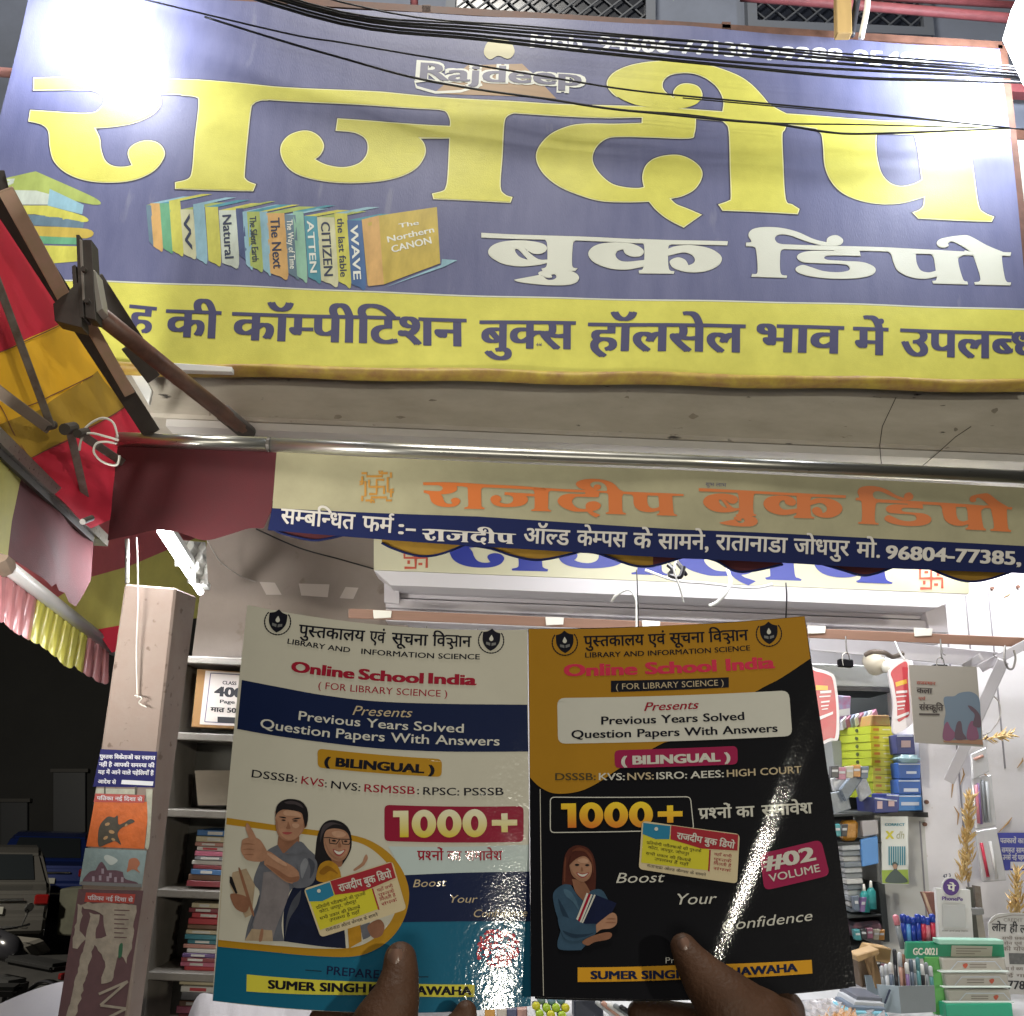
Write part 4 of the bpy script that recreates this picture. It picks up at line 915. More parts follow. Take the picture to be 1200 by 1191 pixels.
# notice box "400 Page"
nb = thing('notice_box', 'brown box with a white price notice in the top compartment of the shelf', 'box', tuple(at(250, 845, YK+.05)))
NP = front(YK+.05); NP.eps = .0006
obj('carton', qbox([(231,784),(320,790),(320,856),(224,852)], YK+.052, .12, .002), M('cardboard', (.33,.18,.07), rough=.8, var=.2), nb)
pr(NP, 'notice', [(241,786,1),(320,791,1),(320,853,1),(234,849,1)], M('notice_paper', (.60,.54,.50), rough=.6, var=.08), nb, 1, sm=False)
obj('notice_border', join(*[poly_uv(NP, [px_uv(NP, line_px(l, 1))], 2) for l in ([(247,789),(320,793)], [(247,789),(240,846)], [(240,846),(320,850)])]), m_dkl, nb)
for s, a, b, h, bo in (('CLASS', (261,802), (277,803), 4, .03), ('400', (252,815.5), (285,818), 11, .05), ('Page', (258,824), (275,825), 4, .03), ('मात्र 50/-', (247,834), (283,836), 5, .04)):
    text(NP, s, a, b, h, M('black_ink', (.02,.02,.025), rough=.6), nb, layer=2.5, bold=bo)
pr(NP, 'black_label', [(255,840,1),(300,842,1),(300,849,1),(255,847,1)], M('black_ink', (.02,.02,.025)), nb, 2.6, sm=False)
# book stacks in the shelf: thin spines, each a book
palette = {'blue': (.06,.16,.36), 'white': (.55,.53,.50), 'maroon': (.22,.04,.05), 'red': (.42,.05,.06), 'pink': (.50,.14,.22), 'cream': (.52,.45,.30), 'brown': (.20,.11,.07), 'grey': (.22,.22,.24), 'teal': (.05,.20,.25), 'violet': (.14,.08,.22), 'orange': (.48,.20,.05), 'salmon': (.46,.22,.18)}
ordn = ['topmost', 'second from the top', 'third from the top', 'fourth from the top', 'fifth from the top', 'sixth from the top', 'seventh from the top', 'eighth from the top', 'ninth from the top', 'tenth from the top', 'eleventh from the top', 'twelfth from the top', 'thirteenth from the top', 'lowest']
def stack(where, seq, x0t, x0b, y0, y1, Y, grp):
    n_ = len(seq); hs = [random.uniform(.8, 1.25) for _ in seq]; T = sum(hs); y = y0
    for i, c in enumerate(seq):
        yy = y+(y1-y0)*hs[i]/T; xl_ = x0t+(x0b-x0t)*(i+.5)/n_+random.uniform(-3, 3)
        p = at(xl_, (y+yy)/2, Y); zt_ = at(270, y, Y).z; zb_ = at(270, yy, Y).z
        t = thing('book', '%s book, %s in %s' % (c, ordn[i] if i < n_-1 else 'lowest', where), 'book', (p.x, Y, zb_), grp)
        x1 = p.x+.17+random.uniform(-.01, .01); yo = random.uniform(0, .02)
        th = zt_-zb_
        obj('cover', box(p.x, x1, Y+yo, Y+.2+yo, zb_+.0008, zt_-.0008, .0015), M('spine_'+c, palette[c], rough=.35, var=.2, vs_=40), t)
        if random.random() < .6: obj('spine_label', box(p.x+.02+random.uniform(0,.02), p.x+.06+random.uniform(0, .03), Y+yo-.001, Y+yo+.001, zb_+th*.25, zt_-th*.25), M('spine_'+('white' if c != 'white' else 'red'), palette['white' if c != 'white' else 'red']), t)
        y = yy
stack('second compartment of grey shelf', ['blue','cream','salmon','white','pink','grey','white','maroon','blue','brown','maroon'], 232, 220, 974, 1041, YK+.04, 'books stacked in the grey shelf')
stack('third compartment of grey shelf', ['cream','maroon','red','red','brown','cream','teal','teal','salmon','white','violet','maroon','pink','red'], 222, 212, 1060, 1141, YK+.04, 'books stacked in the grey shelf')
stack('bottom compartment of grey shelf', ['cream','white','grey','brown','pink','maroon'], 211, 206, 1150, 1200, YK+.04, 'books stacked in the grey shelf')
# ================================================================== lit sign box, shutter housing, wooden rail
YL = 3.72
LB = front(YL); LB.eps = .0008
lb = thing('sign_box', 'cream sign box with blue Hindi name half hidden behind the valance', 'sign', tuple(at(780, 700, YL)))
m_lb = M('sign_box_cream', (.62,.60,.42), rough=.45, var=.06); m_lr = M('sign_box_rim', (.66,.64,.66), rough=.5)
zt0 = zpx(440, 600, YL)
quadT = [(438,560),(1136,590),(1136,696),(438,668)]
obj('box_body', fr([at(x, y, YL) for x, y in quadT], [at(x, y, YL)+Vector((0,.16,0)) for x, y in quadT]), m_lb, lb)
obj('box_underside', fr([at(x, y, YL+.001) for x, y in ((438,668.5),(1136,696.5),(1098,712),(458,686))], [at(x, y, YL+.001)+Vector((0,.15,.0)) for x, y in ((438,668.5),(1136,696.5),(1098,712),(458,686))]), m_lr, lb)
set_word(LB, [FR], [(512,601),(1054,622),(510,672)], M('royal_blue_print', (.03,.045,.30), rough=.45), lb, 2)
def mark(surf, cx, cy, s, mat, parent):
    L_ = []
    for k in range(4):
        a = math.pi/2*k; c, n_ = math.cos(a), math.sin(a)
        L_.append([(cx+s*(x*c-y*n_), cy+s*.9*(x*n_+y*c)) for x, y in ((0,0),(1,0),(1,1))])
        L_.append([(cx+s*(x*c-y*n_), cy+s*.9*(x*n_+y*c)) for x, y in ((.25,.62),(.62,.62))])
    obj('red_emblem', join(*[poly_uv(surf, [px_uv(surf, line_px(l, 3))], 2+.1*k) for k, l in enumerate(L_)]), mat, parent)
m_rp = M('red_print', (.50,.09,.05), rough=.5)
mark(LB, 487, 654, 13, m_rp, lb); mark(LB, 1091, 678, 13, m_rp, lb)
YH = 3.86
sb = thing('shutter_box', 'white shutter housing with long ribs under the cream sign box', 'shutter', tuple(at(660, 710, YH)))
m_sh = M('shutter_white', (.60,.57,.60), rough=.45, var=.08)
for k, (y0, y1, dy) in enumerate(((684,694,0), (695,700,.03), (701,712,.0), (713,717,.035), (718,728,.01))):
    f = [(452,y0),(1100,y0+27),(1100,y1+27),(452,y1)]
    obj('rib', qbox(f, YH+dy, .12, .002), m_sh, sb)
obj('end_cap', qbox([(450,680),(468,681),(468,708),(450,706)], YH-.02, .1, .002), m_sh, sb)
obj('end_cap', qbox([(1082,708),(1108,709),(1112,742),(1090,741)], YH-.02, .1, .002), m_sh, sb)
# white tubular frame under the shutter
m_wf = M('white_frame', (.62,.60,.63), rough=.4, var=.1)
pbar('white flat frame rail running under the wooden rail at right', 'frame_rail', 'rail', (948,752), (1178,775), 3.8, 3.8, 18, .02, m_wf)
bt = thing('folding_bracket', 'white folding bracket slanting beside the hanging art book', 'bracket', tuple(at(1140, 840, 3.7)))
pbar('', 'arm', '', (1208,752), (1150,783), 3.5, 3.7, 9, .02, m_wf, bt)
pbar('', 'arm', '', (1176,774), (1112,916), 3.55, 3.9, 11, .012, m_wf, bt)
pbar('', 'arm', '', (1150,770), (1130,782), 3.6, 3.7, 8, .012, m_wf, bt)
YWD = 3.6
wr = thing('wooden_rail', 'long brown wooden rail with hooks and tape patches across the shop front', 'rail', tuple(at(800, 735, YWD)))
m_wd = M('brown_wood', (.30,.17,.12), rough=.65, var=.3, vs_=5, stretch=(.25,3,3), bump=.3, bs=30)
pbar('', 'rail', '', (409,719), (1225,754), YWD, YWD, 11, .03, m_wd, wr)
for x, y in ((448,723), (650,731), (763,735), (870,738), (957,741), (1082,744)):
    obj('tape_patch', qbox([(x-11,y-8),(x+11,y-7),(x+10,y+1),(x-10,y+2)], YWD-.022, .004, .001), M('tape_white', (.7,.68,.62), rough=.5), wr)
for x in (500, 560, 1105, 1165): 
    y = 723+(x-409)*.043+7; obj('hook', tube(cr([at(x,y,YWD-.02), at(x,y+6,YWD-.03), at(x+3,y+8,YWD-.03)], 4), .002, 5), M('hook_wire', (.2,.19,.18), rough=.4, metal=.5), wr)
rod('hanger_wire', 'white double hook wire rising above the left edge of the black book', 'wire', [at(717,705,3.55), at(722,698,3.52), at(735,691,3.5), at(743,697,3.5), at(746,708,3.5), at(746,745,3.5)], .005, M('white_wire', (.72,.72,.7), rough=.35))
rod('hanger_wire', 'white twisted strap hanging from the valance over the black book', 'wire', [at(795,652,3.3), at(790,668,3.3), at(797,690,3.32), at(801,706,3.35)], .003, M('white_wire', (.72,.72,.7)))
rod('hanger_wire', 'curled white plastic strip hanging below the sign box', 'wire', [at(852,666,3.4), at(856,682,3.4), at(850,696,3.4), at(840,706,3.42), at(831,710,3.42)], .007, M('white_wire', (.72,.72,.7)), seg=6)
rod('hanger_wire', 'white twine stretched low across the blue lettering of the sign box', 'wire', [at(756,668,3.4), at(790,680,3.4), at(830,684,3.4), at(880,689,3.45), at(905,685,3.45)], .005, M('white_wire', (.72,.72,.7)))
rod('hanger_wire', 'thin dark wire hanging left of the black book top', 'wire', [at(746,668,3.4), at(747,690,3.4), at(748,735,3.45)], .002, m_cab)
rod('hanger_wire', 'dark wire hanging from the sign box above the red title', 'wire', [at(921,683,3.45), at(922,700,3.45), at(921,725,3.5)], .003, m_cab)
tag(obj('black_tape', join(tube(cr([at(783,662,3.35), at(789,668,3.34), at(785,674,3.34), at(797,676,3.33), at(801,664,3.33)], 5), .009, 7), tube(cr([at(792,658,3.34), at(800,668,3.33), at(804,674,3.34)], 5), .007, 7)), m_cab), 'knot of black tape at the lower edge of the valance', 'tape knot')
# hanging hooks and clips at right
def clip(lab, x, y, Y, wire_top):
    t = thing('binder_clip', lab, 'clip', tuple(at(x, y, Y)))
    obj('clip_body', qbox([(x-8,y-5),(x+8,y-4),(x+9,y+5),(x-8,y+4)], Y-.01, .03, .003), M('clip_black', (.006,.006,.008), rough=.6, spec=.1), t)
    obj('wire_handle', tube(cr([at(x-4,y+3,Y-.01), at(x-5,y-9,Y-.015), at(x+1,y-12,Y-.015), at(x+4,y-3,Y-.01)], 4), .0022, 5), M('wire_bright', (.7,.7,.7), rough=.25, metal=.9), t)
    obj('hook', tube([at(x+1,y-10,Y-.01), at(x,y-16,Y-.01), at(x-1,wire_top,Y)], .0028, 6), M('hook_wire', (.2,.19,.18)), t)
clip('empty black binder clip hanging beside the black book', 992, 777, 3.5, 746)
clip('black binder clip holding the art and culture book', 1103, 783, 3.5, 749)
tag(obj('hook', tube(cr([at(1178,757,3.5), at(1177,772,3.48), at(1181,783,3.48), at(1187,783,3.48), at(1190,772,3.48), at(1188,762,3.48)], 5), .004, 6), M('hook_wire', (.2,.19,.18))), 'empty steel hook at the far right end of the wooden rail', 'hook')
lf = thing('clip_lamp', 'small cream clip lamp under the wooden rail', 'lamp', tuple(at(1024, 778, 3.6)))
p = at(1024,777,3.6)
obj('lamp_head', tube([p+Vector((.0,.06,.02)), p+Vector((0,.03,.012)), p+Vector((.0,-.02,-.01)), p+Vector((.005,-.05,-.02))], [.018,.032,.04,.026], 14), M('cream_plastic', (.55,.50,.40), rough=.35), lf, smooth=True)
obj('bracket', tube(cr([at(1014,768,3.6), at(1022,764,3.58), at(1036,765,3.58), at(1046,770,3.6), at(1058,766,3.62)], 4), .009, 7), M('arm_grey', (.17,.15,.14)), lf, smooth=True)
obj('bulb', tube([p+Vector((.02,-.05,-.02)), p+Vector((.03,-.062,-.022)), p+Vector((.035,-.07,-.024))], [.022,.02,.006], 10), M('bulb_white', (.8,.78,.7), rough=.2), lf, smooth=True)
# hanging art book
ab = thing('hanging_book', 'grey art and culture book hanging from a clip', 'book', tuple(at(1108, 830, 3.48)))
AB = front(3.4784); AB.eps = .0006
q = [(1066,780),(1144,782),(1152,875),(1073,870)]
obj('page_block', qbox(q, 3.482, .012), M('paper_edge', (.6,.57,.5), rough=.7), ab)
obj('cover', qbox([(1065.5,779.5),(1144.5,781.5),(1152.5,875.5),(1072.5,870.5)], 3.479, .0025), M('art_cover', (.27,.25,.22), rough=.5, var=.05), ab)
pr(AB, 'cloud', [(1106,818),(1118,816),(1125,812),(1138,811),(1147,818),(1149,835),(1150,866,1),(1112,866),(1106,850),(1108,835)], M('art_blue', (.10,.14,.19), rough=.5), ab, 1)
pr(AB, 'ground_strip', [(1105,868,1),(1151,867,1),(1152,873,1),(1106,870,1)], M('art_brown', (.24,.12,.07), rough=.5), ab, 1.5, sm=False)
for k, pts in enumerate(([(1105,866),(1106,852),(1110,846),(1114,853),(1120,861),(1114,868)], [(1119,866),(1121,848),(1126,846),(1128,858),(1132,866)], [(1133,866),(1135,850),(1140,845),(1145,855),(1146,866)], [(1140,850),(1142,838),(1137,832),(1134,827),(1140,829),(1148,838),(1149,852)])):
    pr(AB, 'figure', pts, M('art_figure_%d' % (k % 2), ((.15,.05,.10), (.07,.04,.06))[k % 2], rough=.5), ab, 2+.2*k)
for s, a, b, h, c in (('राजस्थान', (1074,802), (1096,803), 3.5, 'r'), ('कला', (1074,812), (1092,813), 6, 'b'), ('एवं', (1076,820), (1084,820.5), 3, 'r'), ('संस्कृति', (1077,832), (1105,833), 6.5, 'b')):
    text(AB, s.replace('ृ', 'ू'), a, b, h, M('art_ink_'+c, (.25,.05,.03) if c == 'r' else (.03,.02,.02), rough=.5), ab, layer=2, bold=.03)
pr(AB, 'rule', [(1077,836,1),(1101,836.5,1),(1101,838.5,1),(1077,838,1)], M('art_ink_b', (.03,.02,.02)), ab, 2, sm=False)
# red packets
m_pr = M('packet_red', (.60,.06,.08), rough=.3, spec=.6, var=.25, vs_=14); m_pw2 = M('packet_white', (.75,.70,.72), rough=.3)
def packet(lab, out, inn, Y, yl, txt):
    S = front(Y); S.eps = .0007
    t = thing('hanging_packet', lab, 'packet', tuple(at(out[0][0], out[0][1], Y)))
    o = smooth(out); obj('film', prism([at(x, y, Y) for x, y in o], (0, .012, 0)), m_pw2, t)
    pr(S, 'printed_front', inn, m_pr, t, 1)
    pr(S, 'yellow_flash', yl, M('packet_yellow', (.75,.45,.05), rough=.3), t, 2)
    x, y = txt
    for j_, (a_, b_, c_) in enumerate(((2,10,3),(1,16,1.5),(3,22,2),(3,27,1.5),(4,31,1.2))): pr(S, 'print_bar', [(x+a_,y+b_,1),(x+15-j_,y+b_-1,1),(x+15-j_,y+b_+c_-1,1),(x+a_,y+b_+c_,1)], m_pw2, t, 2.3, sm=False)
    pr(S, 'lower_stripe', [(x+1,y+40,1),(x+17,y+34,1),(x+17,y+37,1),(x+1,y+44,1)], m_pw2, t, 2.5, sm=False)
packet('pink red packet hanging half behind the right edge of the black book', [(940,782),(955,783),(972,788),(979,796),(983,830),(983,864),(975,868),(950,868)], [(942,786),(956,787),(970,791),(976,798),(980,830),(979,862),(973,865),(950,864)], 3.55, [(956,803,1),(970,804,1),(970,809,1),(956,809,1)], (959,800))
packet('red hanging packet with yellow flash left of the hanging art book', [(1042,786),(1054,775),(1064,773),(1067,780),(1069,800),(1071,835),(1069,848),(1058,856),(1048,860),(1046,850),(1047,825),(1043,800)], [(1044,788),(1055,778),(1063,777),(1064,800),(1066,835),(1060,842),(1052,845),(1051,825),(1047,800)], 3.52, [(1049,800,1),(1062,796,1),(1063,801,1),(1050,805,1)], (1048,800))
rod('cord', 'white cord holding the red packet on the wooden rail', 'cord', [at(1049,752,3.55), at(1054,764,3.53), at(1060,773,3.52)], .003, M('white_wire', (.72,.72,.7)))
# ================================================================== back shelving of the shop
YC = 4.3
cab = thing('steel_cabinet', 'pale grey steel cabinet with dark interior behind the red packets', 'cabinet', tuple(at(1005, 900, YC)))
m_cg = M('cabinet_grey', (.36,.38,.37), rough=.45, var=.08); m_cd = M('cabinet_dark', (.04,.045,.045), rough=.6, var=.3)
obj('header_panel', qbox([(930,777),(1048,781),(1048,806),(930,803)], YC, .04, .003), m_cg, cab)
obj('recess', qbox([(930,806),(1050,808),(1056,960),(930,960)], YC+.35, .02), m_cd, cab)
obj('side_panel', qbox([(974,868),(986,868),(989,908),(978,908)], YC-.01, .3, .002), m_cg, cab)
obj('header_rim', qbox([(930,803),(1048,806),(1048,811),(930,808)], YC-.005, .3), M('rim_black', (.02,.02,.022), rough=.4), cab)
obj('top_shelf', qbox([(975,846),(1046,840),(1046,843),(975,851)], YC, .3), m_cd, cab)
pb = thing('picture_box', 'small blue and pink picture box on the cabinet shelf', 'box', tuple(at(990, 835, YC)))
obj('box_body', qbox([(982,815),(997,816),(996,846),(983,848)], YC-.03, .1, .002), M('box_sky', (.25,.38,.55), rough=.4, var=.4, vs_=30, col2=(.45,.12,.25)), pb)
obj('label_band', qbox([(983,832),(996,830),(996,838),(983,840)], YC-.033, .003), M('box_white', (.6,.62,.6), rough=.4), pb)
for k, x in enumerate(range(986, 1022, 5)):
    tag(obj('paper_packet', qbox([(x,845-k*1.0),(x+6,839-k*1.2),(x+9,850-k*1.2),(x+2,856-k)], YC-.05-.004*k, .06, .002), M('packet_tone%d' % (k % 3), ((.5,.5,.52), (.3,.12,.18), (.2,.24,.34))[k % 3], rough=.4)), '%s small packet leaning in the row left of the yellow boxes, %s from the left' % (('white', 'maroon', 'slate')[k % 3], ('first', 'second', 'third', 'fourth', 'fifth', 'sixth', 'seventh', 'eighth')[k]), 'packet', 'small packets leaning left of the yellow boxes')
# stack of yellow boxes
m_by = M('box_yellow', (.58,.55,.03), rough=.4, var=.06); m_bs = M('box_lime_side', (.36,.42,.03), rough=.45); m_bl = M('box_orange_print', (.55,.20,.03), rough=.5)
YY = 4.1
n = 9
for k in range(n):
    y0 = 851+k*9.4; y1 = y0+8.9; xs = 1020+k*.45; xe = 1046+k*.35+random.uniform(-.8, .8); jt = random.uniform(-.8, .8)
    t = thing('carton', 'yellow pen carton, %s of the yellow stack' % ((['topmost']+ordn[1:8]+['lowest'])[k]), 'box', tuple(at(xs+jt, y1, YY)), 'yellow pen cartons stacked on the cabinet')
    f = [at(xs+jt, y0, YY), at(xe, y0+.6, YY), at(xe, y1+.6, YY), at(xs+jt, y1, YY)]
    b = [p+Vector((-.06, .2, 0)) for p in f]
    obj('box_front', fr(f, [p+Vector((0, .003, 0)) for p in f]), m_by, t)
    obj('box_side', fr([p+Vector((0,.0035,0)) for p in f], b), m_bs, t)
    fa = front(YY); fa.eps = .001
    pr(fa, 'printed_band', [(xs+3,y0+2.5,1),(xs+10,y0+2.7,1),(xs+10,y0+5.6,1),(xs+3,y0+5.4,1)], m_bl, t, 1, sm=False)
    pr(fa, 'printed_name', [(xs+14,y0+3.4,1),(xs+23,y0+3.6,1),(xs+23,y0+5,1),(xs+14,y0+4.8,1)], M('box_pale_print', (.65,.65,.35), rough=.5), t, 1, sm=False)
    dd = (b[0]-f[0]); s0 = f[0]+dd*.42; s0.z = (f[0].z+f[3].z)/2
    obj('side_hole', tube([s0+Vector((-.004,-.002,0)), s0+Vector((.004,.004,0))], .008, 6), M('print_dark', (.06,.08,.02), rough=.6), t)
tag(obj('carton', qbox([(1022,838),(1042,838),(1044,851),(1020,851)], YY+.01, .18, .003), M('box_olive', (.25,.25,.06), rough=.5, var=.5, col2=(.35,.12,.05), vs_=30)), 'olive and brown carton lying on top of the yellow stack', 'box')
# blue boxes
m_bb = M('box_blue', (.035,.12,.42), rough=.4, var=.25, vs_=6); m_bn = M('box_navy', (.03,.04,.17), rough=.4)
YB2 = 4.02
for lab, q, mm, lx in (('dark blue carton with pinkish label below the red packet', [(1050,861),(1071,861),(1073,884),(1052,884)], m_bn, ((1056,868),(1067,876))),
                   ('blue carton with white print, top of the blue stack', [(1052,894),(1079,894),(1079,913),(1054,913)], m_bb, ((1062,904),(1074,907))),
                   ('blue carton in the middle of the blue stack', [(1052,913.5),(1079,913.5),(1080,931),(1053,931)], m_bb, ((1059,924),(1076,928))),
                   ('lighter blue carton at the bottom of the blue stack', [(1050,931.5),(1080,931.5),(1081,950),(1050,951)], M('box_azure', (.05,.20,.50), rough=.4), ((1056,940),(1077,944))),
                   ('navy and white carton sticking out in front of the yellow stack', [(1024,934),(1052,937),(1053,952),(1026,953)], m_bn, ((1028,939),(1034,948))),
                   ('small navy carton with pink label in front of the blue stack', [(1038,930),(1054,931),(1054,949),(1040,948)], M('box_navy2', (.04,.06,.24), rough=.4), ((1041,938),(1048,945)))):
    Yq = YB2-(.06 if 'navy and' in lab or 'front of the blue' in lab else 0)
    t = thing('carton', lab, 'box', tuple(at(q[3][0], q[3][1], Yq)), 'blue cartons')
    obj('box_body', qbox(q, Yq, .2, .003), mm, t)
    S = front(Yq-.0005); S.eps = .001; (a, b), (c, d) = lx
    pr(S, 'label_print', [(a,b,1),(c,b,1),(c,d,1),(a,d,1)], M('label_pink', (.5,.36,.36), rough=.5) if mm is m_bn or 'small' in lab else M('label_white', (.55,.6,.68), rough=.5), t, 1, sm=False)
    pr(S, 'lid_edge', [(q[0][0]+1,q[0][1]+1,1),(q[1][0]-1,q[1][1]+1,1),(q[1][0]-1,q[1][1]+2.4,1),(q[0][0]+1,q[0][1]+2.4,1)], M('label_white', (.55,.6,.68)), t, 1, sm=False)
rb = thing('rounded_case', 'pale aqua rounded case lying on the blue cartons', 'case', tuple(at(1068, 894, YB2)))
obj('case', bev(qbox([(1055,884),(1080,885),(1080,894),(1056,893.5)], YB2-.03, .12), .012, 3), M('case_aqua', (.35,.52,.56), rough=.3), rb, smooth=True)
# narrow shelves with odd stationery, left of the pier
YN = 4.0
pier = thing('shop_pier', 'white boarded pier carrying the hanging pen card', 'pier', (at(1060, 1100, YN+.05).x, YN+.05, .35))
pa = at(1027, 1000, YN+.05); pc = at(1087, 1000, YN+.05)
obj('board', box(pa.x, pc.x, YN+.05, YN+.3, .35, at(1060,956,YN).z, .004), M('pier_board', (.58,.58,.55), rough=.55, var=.12, vs_=5, spots=((.3,.26,.2), 20, .7)), pier)
obj('cap', box(pa.x-.01, pc.x+.005, YN+.03, YN+.31, at(1060,957,YN).z, at(1060,951,YN).z), M('rim_black', (.02,.02,.022)), pier)
obj('panel_joint', box(pc.x-.025, pc.x-.02, YN+.047, YN+.05, .35, at(1060,962,YN).z), M('joint_grey', (.25,.24,.26)), pier)
pen_card = thing('pen_card', 'white hanging card of teal pens with a smiling man printed below', 'pen card', tuple(at(1048, 1030, YN)))
PC = front(YN); PC.eps = .0008
obj('card', qbox([(1032,957),(1064,957),(1065,1037),(1034,1036)], YN+.001, .006), M('card_white', (.66,.68,.64), rough=.35), pen_card)
text(PC, 'CORRECT', (1037,968), (1060,968), 3.2, M('ink_tealblue', (.05,.25,.32), rough=.5), pen_card, layer=1, bold=.03)
text(PC, 'X', (1038,983), (1047,983), 9, M('ink_yellow', (.6,.55,.05), rough=.5), pen_card, layer=1, bold=.05)
text(PC, 'dh', (1050,983), (1059,983), 9, M('ink_olive', (.35,.35,.2), rough=.5), pen_card, layer=1, bold=.0, shear=.2)
pr(PC, 'printed_ground', [(1033,1020,1),(1064,1019,1),(1065,1036,1),(1034,1035,1)], M('ink_leaf', (.30,.42,.06), rough=.5), pen_card, 1, sm=False)
for k in range(8):
    x = 1041+k*2.6; pr(PC, 'printed_pen', [(x,992,1),(x+1.6,992,1),(x+1.7,1014,1),(x+.1,1014,1)], M('ink_tealblue', (.05,.25,.32)), pen_card, 2, sm=False)
pr(PC, 'printed_man', [(1038,1034),(1042,1024),(1047,1019),(1045,1013),(1048,1010),(1052,1013),(1051,1019),(1056,1024),(1063,1034)], M('ink_jacket', (.07,.10,.09), rough=.5), pen_card, 3)
pr(PC, 'printed_face', ell(1048.5,1015.5,2.4,3), M('ink_skin', (.40,.24,.16), rough=.5), pen_card, 4)
def qthing(name, lab, cat, q, Y, dep, mat, grp=None, b=.003):
    return tag(obj(name, qbox(q, Y, dep, b), mat), lab, cat, grp)
for y in (952, 1073, 1104):
    pass
ns = thing('narrow_shelf', 'narrow dark shelf full of stationery between black book and pier', 'shelf', tuple(at(1000, 1104, YN)))
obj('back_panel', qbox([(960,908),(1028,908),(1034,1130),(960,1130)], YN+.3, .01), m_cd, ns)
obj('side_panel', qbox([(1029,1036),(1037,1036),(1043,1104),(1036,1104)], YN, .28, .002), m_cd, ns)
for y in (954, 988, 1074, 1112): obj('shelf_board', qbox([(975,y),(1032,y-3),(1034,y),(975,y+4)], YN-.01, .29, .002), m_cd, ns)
qthing('jar', 'amber plastic jar on the narrow shelf beside the black book', 'jar', [(988,962),(1007,961),(1006,985),(989,986)], YN, .06, M('amber', (.55,.26,.04), rough=.25, var=.4, vs_=30), b=.012)
qthing('notebook', 'light blue plastic folder leaning on the narrow shelf', 'folder', [(1009,984),(1029,980),(1030,1012),(1011,1016)], YN-.02, .02, M('folder_blue', (.10,.28,.62), rough=.3))
qthing('notebook', 'grey notebook above the light blue folder', 'notebook', [(1010,962),(1029,961),(1030,978),(1012,981)], YN-.01, .04, M('note_grey', (.40,.38,.38), rough=.5))
for k in range(12):
    c = ((.52,.54,.55), (.30,.33,.35), (.60,.60,.58), (.20,.23,.26))[k % 4]; y = 991+k*6.6
    qthing('pen_pack', '%s flat pack, %s in the pile beside the black book' % (('silver','grey','white','slate')[k % 4], (ordn[:11]+['lowest'])[k]), 'pack', [(986+k*.9,y),(1008+k*.5,y-1),(1009+k*.5,y+5),(987+k*.9,y+6)], YN-.01+.01*(k % 3), .14, M('pack_%d' % (k % 4), c, rough=.3, var=.2, vs_=40), 'flat packs piled on the narrow shelf')
for k, (x, y) in enumerate(((1014,1041),(1022,1037))):
    t = thing('glue_bottle', ('teal glue bottle standing nearer the flat packs', 'teal glue bottle with a white cap nearest the pier')[k], 'bottle', tuple(at(x, y+28, YN-.02)))
    p = at(x, y+28, YN-.02); obj('bottle_body', tube([p, p+Vector((0,0,.062)), p+Vector((0,0,.075))], [.017,.017,.008], 12), M('glue_teal', (.04,.33,.32), rough=.3), t, smooth=True)
    obj('bottle_cap', tube([p+Vector((0,0,.075)), p+Vector((0,0,.10))], [.007,.004], 10), M('bulb_white', (.8,.78,.7)), t, smooth=True)
qthing('cloth_pile', 'maroon and grey pouch heap on the lowest narrow shelf', 'pouch', [(1000,1082),(1034,1079),(1038,1100),(1006,1102)], YN, .15, M('pouch_mix', (.30,.13,.16), rough=.5, var=.6, vs_=18, col2=(.12,.14,.18)), b=.012)
for k, (q, c, cn) in enumerate((([(985,925),(1006,900),(1012,912),(992,940)], (.22,.27,.33), 'slate'), ([(1000,905),(1010,897),(1022,930),(1010,940)], (.50,.52,.54), 'silver'), ([(972,930),(992,925),(998,948),(978,955)], (.34,.38,.42), 'grey'), ([(975,912),(995,908),(998,922),(978,928)], (.55,.56,.56), 'white'))):
    qthing('plastic_packet', '%s plastic packet tilted in the heap left of the yellow stack' % cn, 'packet', q, YN+.02+.02*k, .03, M('plk_%d' % k, c, rough=.25, var=.3, vs_=25), 'plastic packets heaped left of the yellow stack')
# counter with wooden blocks and wrapped goods
ctr = thing('counter', 'pale shop counter hidden behind the books and hands', 'counter', (1.0, 3.2, .35))
zq = at(1000, 1196, 3.1).z
obj('counter_top', box(-.1, 3.2, 2.9, 3.75, zq-.06, zq-.02, .004), M('counter_top_mat', (.5,.5,.5), rough=.4, var=.15), ctr)
obj('counter_body', box(-.05, 3.15, 2.95, 3.7, .0, zq-.06), m_lil, ctr)
zc_ = zq-.02
def wood(lab, q, Y, c):
    qthing('wooden_block', lab, 'block', q, Y, .08, M('wood_'+str(c[0]), c, rough=.6, var=.3, vs_=10), 'wooden blocks behind the pen box')
wood('orange brown board standing behind the grey pen box', [(1020,1108),(1045,1112),(1043,1130),(1012,1124)], 3.5, (.42,.26,.10))
wood('tan slanted board leaning left of the grey pen box', [(1013,1118),(1024,1116),(1036,1155),(1026,1160)], 3.4, (.36,.22,.10))
wood('light brown tray edge beside the black book corner', [(1003,1120),(1030,1112),(1031,1118),(1006,1128)], 3.38, (.50,.32,.14))
wood('dark brown wedge between the leaning boards', [(1005,1125),(1014,1123),(1022,1155),(1010,1158)], 3.42, (.15,.10,.06))
